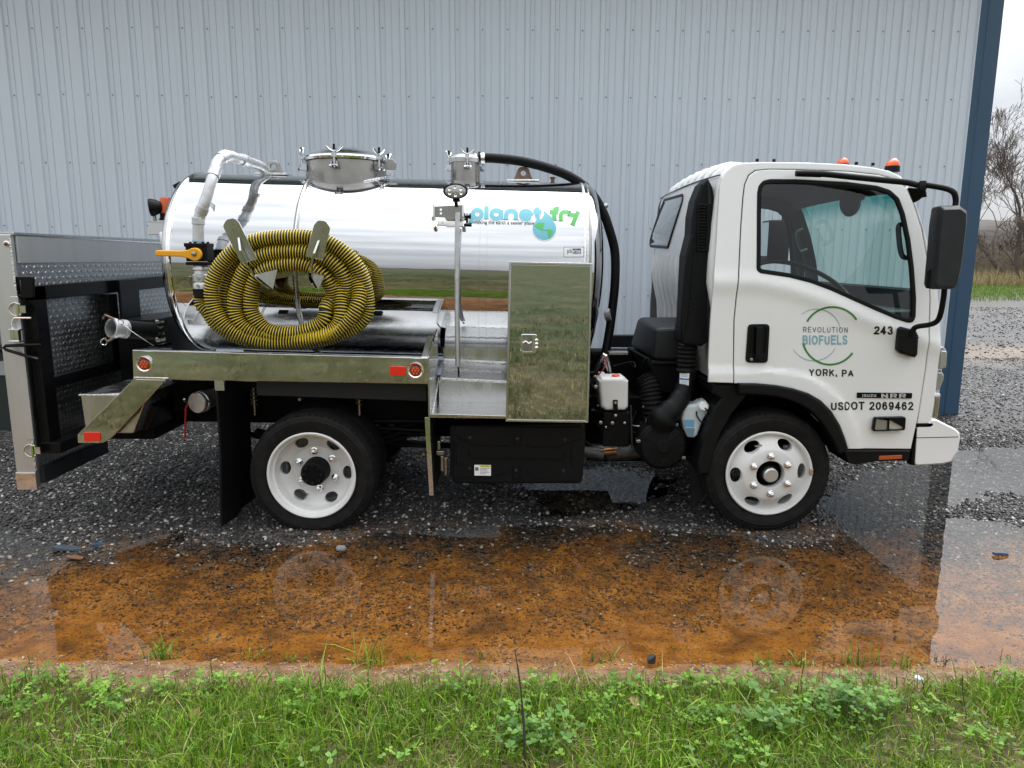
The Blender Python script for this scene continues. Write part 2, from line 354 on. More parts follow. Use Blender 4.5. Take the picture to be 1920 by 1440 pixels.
GLYPH = {
 '0': (.50, [(cpath([(.5,1),(.16,.86),(.02,.5),(.16,.14),(.5,0),(.84,.14),(.98,.5),(.84,.86)]+[(.5,1)]), False)]),
 '2': (.50, [(cpath([(.04,.70),(.14,.91),(.5,1),(.86,.91),(.95,.71),(.80,.50),(.40,.27),(.06,.0)]), False), ([(.03,0),(.97,0)], False)]),
 '3': (.50, [(cpath([(.06,.76),(.18,.94),(.5,1),(.82,.93),(.92,.76),(.78,.58),(.42,.53)]), False), (cpath([(.42,.53),(.80,.47),(.97,.27),(.82,.06),(.5,0),(.16,.07),(.03,.27)]), False)]),
 '4': (.52, [([(.70,0),(.70,1)], False), ([(.70,1),(.02,.25)], False), ([(.0,.25),(1,.25)], False)]),
 '6': (.50, [(cpath(_SIX), False)]), '9': (.50, [(cpath(rot180(_SIX)), False)]),
 'A': (.62, [([(0,0),(.5,1)], False), ([(.5,1),(1,0)], False), ([(.2,.33),(.8,.33)], False)]),
 'B': (.56, [([(.04,0),(.04,1)], False), (cpath([(.04,1),(.32,1),(.60,1),(.86,.92),(.90,.77),(.82,.60),(.60,.53),(.04,.53)]), False), (cpath([(.04,.53),(.62,.53),(.90,.45),(.98,.27),(.90,.07),(.62,0),(.32,0),(.04,0)]), False)]),
 'D': (.58, [([(.04,0),(.04,1)], False), (cpath([(.04,1),(.24,1),(.46,1),(.82,.87),(.98,.5),(.82,.13),(.46,0),(.24,0),(.04,0)]), False)]),
 'E': (.52, [([(.04,0),(.04,1)], False), ([(.04,1),(1,1)], False), ([(.04,.53),(.92,.53)], False), ([(.04,0),(1,0)], False)]),
 'F': (.48, [([(.04,0),(.04,1)], False), ([(.04,1),(1,1)], False), ([(.04,.52),(.88,.52)], False)]),
 'I': (.10, [([(.5,0),(.5,1)], False)]), 'K': (.58, [([(.04,0),(.04,1)], False), ([(.95,1),(.06,.36)], False), ([(.38,.60),(1,0)], False)]),
 'L': (.46, [([(.04,1),(.04,0)], False), ([(.04,0),(1,0)], False)]), 'N': (.58, [([(.04,0),(.04,1)], False), ([(.04,1),(.96,0)], False), ([(.96,0),(.96,1)], False)]),
 'O': (.66, [(cpath([(.5,1),(.16,.87),(0,.5),(.16,.13),(.5,0),(.84,.13),(1,.5),(.84,.87),(.5,1)]), False)]),
 'P': (.54, [([(.04,0),(.04,1)], False), (cpath(_P), False)]), 'R': (.58, [([(.04,0),(.04,1)], False), (cpath(_P), False), ([(.56,.46),(.97,0)], False)]),
 'S': (.54, [(cpath([(.93,.74),(.82,.93),(.5,1),(.18,.93),(.06,.75),(.20,.58),(.5,.51),(.82,.42),(.97,.25),(.84,.07),(.5,0),(.15,.07),(.02,.28)]), False)]),
 'T': (.54, [([(.5,0),(.5,1)], False), ([(0,1),(1,1)], False)]), 'U': (.56, [(cpath([(.03,1),(.03,.65),(.03,.32),(.17,.07),(.5,0),(.83,.07),(.97,.32),(.97,.65),(.97,1)]), False)]),
 'V': (.58, [([(0,1),(.5,0)], False), ([(.5,0),(1,1)], False)]), 'Y': (.60, [([(0,1),(.5,.42)], False), ([(1,1),(.5,.42)], False), ([(.5,.44),(.5,0)], False)]),
 'Z': (.54, [([(.03,1),(.97,1)], False), ([(.97,1),(.03,0)], False), ([(.03,0),(.97,0)], False)]), ',': (.10, [([(.6,.12),(.6,.0)], False), ([(.6,.02),(.1,-.16)], False)]), ' ': (.24, [])}
def print_text(name, body, bbox, fn, mats, parent, sw=.14, gap=.17, slope=0.0):
    """upright sans lettering as flat bands, fitted to the photo box; fn(px,py,lift) gives the place"""
    W = 0; items = []
    for ch in body:
        w, st = GLYPH[ch]; w = w+sw*.75; items.append((W, w, st)); W += w+gap*(.55 if ch == ' ' else 1)
    W -= gap; x0, y0, x1, y1 = bbox; sx = (x1-x0)/W; sy = y1-y0; mb = MB(); q = 0
    for (ox, w, st) in items:
        for pts, _ in st:
            P = [Vector((ox+sw*.5+a*(w-sw), sw*.5+b*(1-sw))) for a, b in pts]; n = len(P)
            e0 = (P[0]-P[1]).normalized()*sw*.5; e1 = (P[-1]-P[-2]).normalized()*sw*.5
            if n == 2 and (abs(P[0].x-P[1].x) < 1e-6 or abs(P[0].y-P[1].y) < 1e-6): P[0] = P[0]+e0; P[-1] = P[-1]+e1
            L_ = []; R2 = []
            for i in range(n):
                t = (P[min(i+1, n-1)]-P[max(i-1, 0)]).normalized(); nn = Vector((-t.y, t.x))*sw/2; L_.append(P[i]+nn); R2.append(P[i]-nn)
            q += 1; V = []
            for p in L_+R2: px = x0+p.x*sx; V.append(fn(px, y1-p.y*sy+slope*(px-x0), .00012*(q % 4)))
            mb.add(V, [(i, i+1, n+i+1, n+i) for i in range(n-1)])
    return mb.obj(name, mats, parent)
def fastmesh(V, tris, tint=None):
    me = bpy.data.meshes.new('m'); V = np.asarray(V, dtype=np.float32); T = np.asarray(tris, dtype=np.int32)
    me.vertices.add(len(V)); me.vertices.foreach_set('co', V.ravel())
    me.loops.add(T.size); me.loops.foreach_set('vertex_index', T.ravel())
    k = T.shape[1]; me.polygons.add(len(T)); me.polygons.foreach_set('loop_start', np.arange(0, T.size, k, dtype=np.int32))
    try: me.polygons.foreach_set('loop_total', np.full(len(T), k, dtype=np.int32))
    except Exception: pass
    if tint is not None:
        a = me.attributes.new('tint', 'FLOAT_COLOR', 'POINT'); t = np.ones((len(V), 4), dtype=np.float32); t[:, :3] = tint; a.data.foreach_set('color', t.ravel())
    me.update(calc_edges=True); me.validate(); return me
# ================================================================== THE SETTING
def lattice(x, y, seed):
    xi = np.floor(x).astype(np.int64); yi = np.floor(y).astype(np.int64); fx = x-xi; fy = y-yi
    fx = fx*fx*(3-2*fx); fy = fy*fy*(3-2*fy)
    def h(a, b):
        n = (a*374761393 + b*668265263 + seed*1442695041) & 0x7fffffff
        n = ((n ^ (n >> 13))*1274126177) & 0x7fffffff
        return ((n ^ (n >> 16)) & 0xffff)/65535.0
    return (h(xi,yi)*(1-fx)+h(xi+1,yi)*fx)*(1-fy) + (h(xi,yi+1)*(1-fx)+h(xi+1,yi+1)*fx)*fy
def fbm(x, y, s=1.0, seed=1, octs=4):
    v = 0; a = .5; t = 0
    for i in range(octs):
        v = v + a*lattice(x*s, y*s, seed+i*17); t += a; s *= 2.03; a *= .5
    return v/t
def sstep(a, b, x):
    t = np.clip((x-a)/(b-a), 0, 1); return t*t*(3-2*t)
def poly_sd(x, y, poly):
    """signed distance, positive inside"""
    P = np.array(poly); d = np.full(x.shape, 1e9); ins = np.zeros(x.shape, bool)
    for i in range(len(P)):
        ax, ay = P[i-1]; bx, by = P[i]; ex, ey = bx-ax, by-ay
        t = np.clip(((x-ax)*ex+(y-ay)*ey)/(ex*ex+ey*ey+1e-12), 0, 1)
        d = np.minimum(d, np.hypot(x-ax-t*ex, y-ay-t*ey))
        c = ((ay > y) != (by > y)); xx = ax + (y-ay)/(by-ay+1e-12)*ex; ins ^= c & (x < xx)
    return np.where(ins, d, -d)
def gpoly(px): return [(lambda w: (w.x, w.y))(atz(a, b, 0)) for a, b in px]
PUDDLE = gpoly([(-500,1215),(-100,1238),(60,1250),(300,1238),(520,1246),(900,1250),(1150,1256),(1400,1252),(1650,1262),(1990,1272),(2500,1280),
                (2500,930),(2050,985),(1900,975),(1780,962),(1700,975),(1625,985),(1560,1003),(1440,1013),(1330,995),(1180,985),(1010,975),(850,980),(700,995),(590,1020),(470,1012),(400,1000),(300,1035),(215,1062),(160,1040),(110,1005),(-60,985),(-500,960)])
POOL2 = gpoly([(1560,935),(1625,890),(1700,868),(1775,842),(1960,838),(2300,838),(2500,900),(1950,925),(1850,915),(1790,925),(1720,960),(1650,990),(1590,990)])
POOL3 = gpoly([(955,905),(1010,868),(1120,862),(1215,868),(1285,900),(1270,935),(1180,955),(1040,975),(960,950)])
POOL4 = gpoly([(232,1062),(262,1010),(330,992),(345,1000),(300,1045),(262,1075)])
FIELD_Y = 2.71
def ground_z(x, y):
    n1 = fbm(x, y, 1.1, 3)-.5; n2 = fbm(x, y, 6, 9)-.5; n3 = fbm(x, y, 22, 21, 3)-.5
    sd = poly_sd(x, y, PUDDLE)
    dep = np.clip(sd*.11, -.026, .045)
    z = -dep + n1*.018 + n2*.020 + n3*.012
    for P, k, off in ((POOL2, .10, -.012), (POOL3, .07, .0), (POOL4, .10, -.004)):
        s2 = poly_sd(x, y, P); z = np.minimum(z, np.where(s2 > -.25, .026 - np.clip((s2+.25)*k*1.2, 0, .046) + off + n2*.030 + n3*.016, 9))
    bank = sstep(3.06, FIELD_Y-.05, y)
    z = z*(1-bank) + bank*(.045 + n2*.03 + n1*.03)
    far = sstep(7.0, 9.5, y); z = z*(1-far) + far*(.03 + n1*.05)
    field = sstep(FIELD_Y, FIELD_Y-.5, y); z = z + field*(.02 + n1*.05*sstep(0, -3, y))
    return z-.022
def ground_mud(x, y):
    n = fbm(x, y, 2.6, 40)-.5; n2 = fbm(x, y, 9, 44)-.5
    sh = .28*sstep(-.9, -3.0, x) - .22*np.exp(-((x-.1)/1.3)**2)
    return np.clip(sstep(4.72, 3.75, y + sh + n*1.0 + n2*.9), 0, 1)

def axis(lo, hi, step, ext):
    a = list(np.arange(lo, hi+1e-6, step)); L = []; d = step; v = lo
    while v > ext[0]: d *= 1.35; v -= d; L.append(v)
    H = []; d = step; v = a[-1]
    while v < ext[1]: d *= 1.35; v += d; H.append(v)
    return np.array(L[::-1]+a+H)
gx = axis(-5.3, 6.6, .034, (-420, 420)); gy = axis(2.45, 9.2, .034, (-420, 320))
GX, GY = np.meshgrid(gx, gy); GZ = ground_z(GX.ravel(), GY.ravel())
nx, ny = len(gx), len(gy)
idx = np.arange(nx*ny).reshape(ny, nx)
quads = np.stack([idx[:-1,:-1], idx[:-1,1:], idx[1:,1:], idx[1:,:-1]], -1).reshape(-1, 4)
X1, Y1 = GX.ravel(), GY.ravel()
mud = ground_mud(X1, Y1)
edge = fbm(X1, Y1, 3.5, 60)-.5
field = np.maximum(sstep(FIELD_Y+.02, FIELD_Y-.12, Y1 + edge*.16), sstep(29, 31, Y1 - .18*np.clip(X1-16, -10, 60) + edge*2))
patch = sstep(.9, .3, np.hypot((X1-11.5)/6.0, (Y1-13.3)/1.6) + edge*.6)*.8
gm = fastmesh(np.stack([X1, Y1, GZ], -1), quads, np.stack([mud, field, patch], -1))
gm.polygons.foreach_set('use_smooth', np.ones(len(quads), dtype=bool))

def ground_material():
    m = bpy.data.materials.new('ground'); m.use_nodes = True; t = m.node_tree; b = t.nodes['Principled BSDF']; N = t.nodes.new; K = t.links.new
    def mixc(f, a, c):
        x = N('ShaderNodeMix'); x.data_type = 'RGBA'
        for s, v in (('Factor', f), ('A', a), ('B', c)):
            if isinstance(v, (tuple, float)): x.inputs[s].default_value = v if not isinstance(v, tuple) else (*v, 1)
            else: K(v, x.inputs[s])
        return x.outputs['Result']
    def noise(sc, det=5, out='Fac'):
        n = N('ShaderNodeTexNoise'); n.inputs['Scale'].default_value = sc; n.inputs['Detail'].default_value = det; K(g.outputs['Position'], n.inputs['Vector']); return n.outputs[out]
    def ramp(v, stops):
        r = N('ShaderNodeValToRGB'); e = r.color_ramp.elements
        while len(e) < len(stops): e.new(.5)
        for q, (p, c) in zip(e, stops): q.position = p; q.color = (*c, 1)
        K(v, r.inputs['Fac']); return r.outputs['Color']
    g = N('ShaderNodeNewGeometry'); a = N('ShaderNodeAttribute'); a.attribute_name = 'tint'
    s = N('ShaderNodeSeparateColor'); K(a.outputs['Color'], s.inputs['Color'])
    # crushed stone: cells of different greys, a few pale
    vo = N('ShaderNodeTexVoronoi'); vo.inputs['Scale'].default_value = 34; K(g.outputs['Position'], vo.inputs['Vector'])
    vs = N('ShaderNodeSeparateColor'); K(vo.outputs['Color'], vs.inputs['Color'])
    stone = ramp(vs.outputs[0], [(0, (.014,.014,.016)), (.55, (.035,.034,.035)), (.80, (.065,.063,.062)), (.95, (.20,.19,.18))])
    stone = mixc(noise(1.2), stone, ramp(vs.outputs[1], [(0, (.03,.028,.027)), (1, (.075,.068,.062))]))
    stone = mixc(s.outputs[2], stone, ramp(vs.outputs[1], [(0, (.10,.065,.035)), (1, (.42,.30,.19))]))
    silt = ramp(noise(7, 9), [(.30, (.11,.046,.007)), (.42, (.20,.082,.011)), (.55, (.285,.120,.016)), (.70, (.35,.16,.032))])
    speck = ramp(noise(95, 3), [(.36, (.10,.09,.085)), (.46, (1,1,1))]); sm = N('ShaderNodeMix'); sm.data_type = 'RGBA'; sm.blend_type = 'MULTIPLY'; sm.inputs['Factor'].default_value = .85; K(silt, sm.inputs['A']); K(speck, sm.inputs['B']); silt = sm.outputs['Result']
    spy = N('ShaderNodeSeparateXYZ'); K(g.outputs['Position'], spy.inputs['Vector']); bk = N('ShaderNodeMapRange'); bk.inputs['From Min'].default_value = -.026; bk.inputs['From Max'].default_value = -.006; K(spy.outputs['Z'], bk.inputs['Value'])
    silt = mixc(bk.outputs['Result'], silt, ramp(noise(12, 8), [(.3, (.085,.045,.022)), (.5, (.165,.092,.048)), (.7, (.27,.175,.105))]))
    soil = ramp(noise(9, 8), [(.3, (.11,.072,.036)), (.5, (.045,.050,.014)), (.72, (.19,.14,.075))])
    turf = ramp(noise(.35, 12), [(.30, (.028,.046,.013)), (.5, (.055,.068,.024)), (.66, (.095,.080,.045))])
    tf2 = ramp(noise(2.3, 9), [(.34, (.45,.42,.40)), (.52, (1,1,1)), (.68, (1.5,1.35,1.2))]); tmx = N('ShaderNodeMix'); tmx.data_type = 'RGBA'; tmx.blend_type = 'MULTIPLY'; tmx.inputs['Factor'].default_value = 1; K(turf, tmx.inputs['A']); K(tf2, tmx.inputs['B']); turf = tmx.outputs['Result']
    sp = N('ShaderNodeSeparateXYZ'); K(g.outputs['Position'], sp.inputs['Vector'])
    nearf = N('ShaderNodeMapRange'); nearf.inputs['From Min'].default_value = -3.5; nearf.inputs['From Max'].default_value = .5; K(sp.outputs['Y'], nearf.inputs['Value'])
    fieldc = mixc(nearf.outputs['Result'], turf, soil)
    col = mixc(s.outputs[1], mixc(s.outputs[0], stone, silt), fieldc)
    K(col, b.inputs['Base Color'])
    rr = mixc(s.outputs[0], (.46,.46,.46), (.5,.5,.5)); rr = mixc(s.outputs[1], rr, (.9,.9,.9)); K(rr, b.inputs['Roughness'])
    b.inputs['Specular IOR Level'].default_value = .28
    bp = N('ShaderNodeBump'); bp.inputs['Distance'].default_value = .02; bp.inputs['Strength'].default_value = 1
    h = N('ShaderNodeMix'); h.data_type = 'FLOAT'; K(s.outputs[0], h.inputs['Factor']); K(vo.outputs['Distance'], h.inputs['A']); K(noise(18, 8), h.inputs['B'])
    inv = N('ShaderNodeMath'); inv.operation = 'MULTIPLY'; inv.inputs[1].default_value = -1; K(h.outputs['Result'], inv.inputs[0])
    K(inv.outputs[0], bp.inputs['Height']); K(bp.outputs['Normal'], b.inputs['Normal'])
    return m
link('ground', gm, ground_material(), kind='structure')

# ---- puddle water: thin clear sheet, brown silt below shows through it
def water_material():
    m = bpy.data.materials.new('puddle_water'); m.use_nodes = True; t = m.node_tree; t.nodes.clear(); N = t.nodes.new; K = t.links.new
    o = N('ShaderNodeOutputMaterial'); mix = N('ShaderNodeMixShader'); tr = N('ShaderNodeBsdfTransparent'); gl = N('ShaderNodeBsdfGlossy'); fr = N('ShaderNodeFresnel')
    tr.inputs['Color'].default_value = (.95,.90,.82,1); gl.inputs['Roughness'].default_value = .012; fr.inputs['IOR'].default_value = 1.40
    g = N('ShaderNodeNewGeometry'); n = N('ShaderNodeTexNoise'); n.inputs['Scale'].default_value = 7; n.inputs['Detail'].default_value = 2; K(g.outputs['Position'], n.inputs['Vector'])
    bp = N('ShaderNodeBump'); bp.inputs['Distance'].default_value = .0006; bp.inputs['Strength'].default_value = .6; K(n.outputs['Fac'], bp.inputs['Height'])
    K(bp.outputs['Normal'], gl.inputs['Normal']); K(bp.outputs['Normal'], fr.inputs['Normal'])
    K(fr.outputs['Fac'], mix.inputs['Fac']); K(tr.outputs['BSDF'], mix.inputs[1]); K(gl.outputs['BSDF'], mix.inputs[2]); K(mix.outputs['Shader'], o.inputs['Surface'])
    return m
WATER = water_material()
me = fastmesh([(-6.5,2.8,-.022),(8.5,2.8,-.022),(8.5,7.6,-.022),(-6.5,7.6,-.022)], [(0,1,2,3)])
link('puddle_water', me, WATER, kind='structure')

# ---- loose stones
def stones(n, xr, yr, smin, smax, keep, lift=.25, flat=.55, seed=5, pale=.12, tintmul=1.0, kind='grey'):
    r = np.random.default_rng(seed)
    x = r.uniform(*xr, n); y = r.uniform(*yr, n)
    # only where the camera could look, with a margin
    w = np.abs(x) < (y*.74+1.1); x, y = x[w], y[w]
    k = r.uniform(0, 1, len(x)) < keep(x, y); x, y = x[k], y[k]; n = len(x)
    z = ground_z(x, y); s = smin*(smax/smin)**(r.uniform(0, 1, n)**1.6)
    t = (1+5**.5)/2
    B = np.array([(-1,t,0),(1,t,0),(-1,-t,0),(1,-t,0),(0,-1,t),(0,1,t),(0,-1,-t),(0,1,-t),(t,0,-1),(t,0,1),(-t,0,-1),(-t,0,1)])/1.9
    Fc = np.array([(0,11,5),(0,5,1),(0,1,7),(0,7,10),(0,10,11),(1,5,9),(5,11,4),(11,10,2),(10,7,6),(7,1,8),(3,9,4),(3,4,2),(3,2,6),(3,6,8),(3,8,9),(4,9,5),(2,4,11),(6,2,10),(8,6,7),(9,8,1)])
    V = B[None]*r.uniform(.62, 1.18, (n, 12, 1))
    ax = np.stack([r.uniform(.8, 1.5, n), r.uniform(.6, 1.0, n), r.uniform(.35, 1.0, n)*flat*1.4], -1)
    V = V*ax[:, None, :]
    a = r.uniform(0, 2*pi, n); tl = r.normal(0, .35, n)
    c, s_ = np.cos(tl)[:, None], np.sin(tl)[:, None]; V = np.stack([V[..., 0]*c-V[..., 2]*s_, V[..., 1], V[..., 0]*s_+V[..., 2]*c], -1)
    c, s_ = np.cos(a)[:, None], np.sin(a)[:, None]; V = np.stack([V[..., 0]*c-V[..., 1]*s_, V[..., 0]*s_+V[..., 1]*c, V[..., 2]], -1)
    V = V*(s/2)[:, None, None] + np.stack([x, y, z+s*lift*flat], -1)[:, None, :]
    if kind == 'grey':
        g = r.uniform(.012, .062, n); T = np.stack([g*1.06, g*r.uniform(.96, 1.02, n), g*r.uniform(.84, .98, n)], -1)
        p = r.uniform(0, 1, n) < pale; q = r.uniform(.22, .50, n); T[p] = np.stack([q, q*.95, q*.86], -1)[p]
    elif kind == 'silted':
        u = r.uniform(0, 1, (n, 1))**1.3; T = np.array([[.022,.020,.019]])*(1-u) + np.array([[.20,.090,.020]])*u; T = T*r.uniform(.7, 1.25, (n, 1)); p = r.uniform(0, 1, n) < pale; T[p] = (.42,.36,.27)
    else:
        g = r.uniform(.10, .40, n); T = np.stack([g, g*r.uniform(.55, .85, n), g*r.uniform(.3, .7, n)], -1)
    T = T*tintmul
    F = (Fc[None] + (np.arange(n)*12)[:, None, None]).reshape(-1, 3)
    return fastmesh(V.reshape(-1, 3), F, np.repeat(T, 12, 0))
STONE = mat('wet_stone', (.05,.05,.05), .30, spec=.5, attr='tint', var=.25, vscale=60)
STONED = mat('damp_stone', (.05,.05,.05), .6, attr='tint', var=.2, vscale=60)
def k_main(x, y): return np.clip(1.0 - ground_mud(x, y)*1.15, 0, 1)
link('gravel', stones(115000, (-4.8, 5.4), (3.7, 7.4), .010, .036, k_main, seed=5, pale=.16), STONE, kind='stuff')
def k_right(x, y): return ((x > 3.4) | (x < -2.3)).astype(float)
link('gravel', stones(52000, (-7.5, 11.0), (7.3, 13.0), .014, .044, k_right, seed=6, pale=.12), STONE, kind='stuff')
link('gravel', stones(9000, (5.0, 22.0), (13.0, 27.0), .03, .07, lambda x, y: (x > 4).astype(float), seed=16, pale=.07), STONE, kind='stuff')
def k_mud(x, y):
    n = fbm(x, y, 3.2, 71)-.5
    return np.clip(ground_mud(x, y)*(.16 + 1.15*sstep(3.1, 3.95, y) + n*2.2), 0, 1)
link('gravel', stones(105000, (-4.0, 4.4), (2.95, 4.7), .006, .026, k_mud, lift=.06, flat=.30, seed=8, pale=.02, kind='silted'), STONE, kind='stuff')
link('pebbles', stones(16000, (-3.4, 3.4), (2.55, 3.10), .004, .018, lambda x, y: .9*sstep(2.58, 2.72, y)*sstep(3.08, 2.88, y)*np.clip(.2+1.8*fbm(x, y, 3, 9)-.4, 0, 1), seed=9, kind='tan'), STONED, kind='stuff')

# ---- metal clad building
WALL = mat('wall_sheet_paint', (.58,.64,.70), .42, var=.03, vscale=1.5, stretch=(1,1,.25))
BLUE = mat('trim_blue_paint', (.022,.066,.120), .45, var=.05, vscale=2)
SOFF = mat('soffit_paint', (.50,.57,.64), .5)
WY = 8.1
xr_ = at(1757, 775, WY).x; EAVE = 5.45
bld = thing('metal_building', 'pale blue grey ribbed metal building with dark blue corner trim behind the truck', 'building', (0, WY, 0))
PITCHX = (at(1675, 303, WY)-at(1675-45.6, 303, WY)).x
prof = [(0,0),(.010,0),(.022,.022),(.062,.022),(.074,0),(.110,0),(.113,.010),(.118,.010),(.121,0),(.179,0),(.182,.010),(.187,.010),(.190,0)]   # one pitch of .256
sc_ = PITCHX/.2565
def panel_mesh(n=3):
    pts = []
    for k in range(n): pts += [(k*PITCHX + u*sc_, -d) for u, d in prof]
    pts.append((n*PITCHX, 0)); V = []; F = []
    for i, (u, d) in enumerate(pts): V += [(u, d, -.1), (u, d, EAVE-.002)]
    for i in range(len(pts)-1): F.append((2*i, 2*i+2, 2*i+3, 2*i+1))
    me = bpy.data.meshes.new('wall_panel'); me.from_pydata(V, [], F); me.update(); me.materials.append(WALL); return me
pm = panel_mesh(); PW = 3*PITCHX
x0 = xr_ - PW + .03; npan = 0
# phase: a rib flank begins at photo x = 860+160/5.33 at the height of the first screw row
ph = at(889.5, 56, WY).x
x0 = ph - .010*sc_ + math.floor((xr_-ph)/PW)*PW
xs = []
xx = x0
while xx > -8.6:
    o = bpy.data.objects.new('wall_panel', pm); COL.objects.link(o); o.parent = bld; o.location = (xx, 0, 0); xs.append(xx); xx -= PW
# screws
SCREW = mat('screw_head', (.20,.225,.25), .4, .6)
mb = MB()
for zz in [at(1000, y, WY).z for y in (-70, 56, 183, 309, 428)] + [1.33, .62, .08]:
    for xx in xs:
        for k in range(3):
            u = xx + k*PITCHX + .155*sc_ - .068; u = xx + k*PITCHX + .094*sc_
            if u < xr_-.02: mb.lathe([(0,.008),(.003,.008),(.0055,.005)], (u, WY-.001, zz+RNG.normal(0, .006)), (0,-1,0), 6)
mb.obj('screw', SCREW, bld, kind='stuff')
# corner trim, base, eave, side wall, roof
tw = (at(1792, 770, WY)-at(1757, 770, WY)).x
mb = MB()
pr = [(xr_-.012, -.026),(xr_+.055, -.030),(xr_+.062, -.040),(xr_+tw, -.040),(xr_+tw, .20),(xr_-.012, .20)]
b0 = [(u, WY+d, .02) for u, d in pr]; b1 = [(u, WY+d, EAVE-.01) for u, d in pr]; n = len(pr)
mb.add(b0+b1, [(i, (i+1) % n, n+(i+1) % n, n+i) for i in range(n)]+[tuple(range(n-1,-1,-1)), tuple(range(n, 2*n))])
mb.obj('corner_trim', BLUE, bld, bevel=.003)
MB().box((-8.7, WY+.02, -.1), (xr_+tw-.03, WY+.12, EAVE)).obj('wall_backing', WALL, bld)
o = MB().box((xr_+tw-.06, WY+.21, -.1), (xr_+tw-.01, WY+14, EAVE)).obj('side_wall', WALL, bld)
MB().box((-8.7, WY-.05, .0), (xr_-.02, WY-.024, .05)).obj('base_trim', BLUE, bld)
MB().box((-9.0, WY-.62, EAVE), (xr_+tw+.3, WY+.1, EAVE+.03)).obj('soffit', SOFF, bld)
MB().hexa([(-9.0,WY-.8,EAVE+.04),(xr_+tw+.35,WY-.8,EAVE+.04),(xr_+tw+.35,WY+7,EAVE+2.6),(-9.0,WY+7,EAVE+2.6),(-9.0,WY-.8,EAVE+.12),(xr_+tw+.35,WY-.8,EAVE+.12),(xr_+tw+.35,WY+7,EAVE+2.68),(-9.0,WY+7,EAVE+2.68)]).obj('roof', BLUE, bld)
MB().box((-9.0, WY-.83, EAVE-.06), (xr_+tw+.35, WY-.75, EAVE+.14)).obj('fascia', BLUE, bld)
MB().box((xr_+tw-.02, WY+.0, .0), (xr_+tw+.03, WY+.20, .10)).obj('trim_foot', BLUE, bld)

# ---- green utility cabinet at the far left
CAB = mat('cabinet_green', (.012,.020,.017), .45, var=.1, vscale=3)
p = at(36, 640, 7.1); q = at(30, 812, 7.1)
cb = thing('utility_cabinet', 'dark green metal utility cabinet behind the raised tail of the truck', 'cabinet', (p.x-.6, 7.5, 0))
MB().box((p.x-1.3, 7.12, -.05), (p.x-.02, 8.0, p.z-.10)).obj('cabinet_body', CAB, cb, bevel=.012)
MB().hexa([(p.x-1.34,7.06,p.z-.09),(p.x+.03,7.06,p.z-.09),(p.x+.03,8.03,p.z-.09),(p.x-1.34,8.03,p.z-.09),(p.x-1.34,7.06,p.z-.02),(p.x+.03,7.06,p.z-.02),(p.x-.1,8.03,p.z+.05),(p.x-1.34,8.03,p.z+.05)]).obj('lid', CAB, cb, bevel=.012)
MB().box((p.x-1.2, 7.105, p.z-.34), (p.x-.10, 7.119, p.z-.20)).obj('label_strip', mat('cabinet_label', (.30,.32,.30), .5), cb)

# ---- distance: rise beyond the lot, tree belt behind the camera's field
HILL = mat('far_woods', (.055,.047,.038), .9, var=.35, vscale=.15, bump=.5, bscale=.5)
def ridge(name, x0, x1, y, h0, seed, amp, depth=30):
    r = np.random.default_rng(seed); n = 160; xs_ = np.linspace(x0, x1, n); hh = h0 + (fbm(xs_, xs_*0+seed, .02, seed)-.5)*amp*2 + (fbm(xs_, xs_*0+seed, .35, seed+3)-.5)*amp*.55
    V = []; Fq = []
    for i in range(n): V += [(xs_[i], y, -1), (xs_[i], y+depth*.25, hh[i]*.75), (xs_[i], y+depth*.6, hh[i]), (xs_[i], y+depth, -1)]
    for i in range(n-1):
        for k in range(3): Fq.append((4*i+k, 4*i+4+k, 4*i+5+k, 4*i+1+k))
    return fastmesh(V, Fq)
link('hills', ridge('hills', -60, 330, 115, 9.5, 4, 3.0), HILL, kind='structure')
link('hills', ridge('hills', -420, 420, -330, 6.5, 7, 2.5), HILL, kind='structure')
# ================================================================== THE TANK TRUCK
YC = 5.47                                  # centre line of the truck
YS = 4.42                                  # near face of the body sides
TR = thing('tank_truck', 'white flat-nosed work truck with polished steel tank and raised rear liftgate, parked in the puddle', 'truck', (0, YC, 0))
def mirY(y): return 2*YC-y

# ---------------- tank
tA = at(350, 335, YC); tB = at(1100, 347, YC)                      # top line of the barrel
zc_top = 1.0
R_T = .640
nA = at(313, 500, YC-R_T); nB = at(1103, 470, YC-R_T)              # ends seen on the near flank
rake = (at(800, 670, YS).z-at(250, 656.5, YS).z)/(at(800, 670, YS).x-at(250, 656.5, YS).x)
AX = Vector((1, 0, rake)).normalized(); AY = Vector((0, 1, 0)); AZ = AX.cross(AY)
# height: sight line just touching the top of the barrel in the middle of the picture
d = ray(725, 334).normalized(); d2 = Vector((0, d.y, d.z)).normalized(); nrm = Vector((0, -d2.z, d2.y))
xm = (nA.x+nB.x)/2
zc = CAM_H + ((YC*d2.z/d2.y)) - R_T/ d2.y
TC = Vector((at(725, 334, YC).x, YC, zc))
def tank_pt(x, ang, r=R_T):
    """x along the truck, ang measured from the near flank upwards"""
    s = (x-TC.x)/AX.x; return TC + AX*s + (-AY*cos(ang)+AZ*sin(ang))*r
XL, XR = nA.x, nB.x
def tank_hit(px, py, r=R_T+.0025):
    d = ray(px, py).normalized(); o = C_-TC; dx = d-AX*d.dot(AX); ox = o-AX*o.dot(AX)
    a = dx.dot(dx); b = 2*dx.dot(ox); c = ox.dot(ox)-r*r; D = max(b*b-4*a*c, 0); t = (-b-sqrt(D))/(2*a); return C_+d*t
s0 = (XL-TC.x)/AX.x; s1 = (XR-TC.x)/AX.x
prof = []
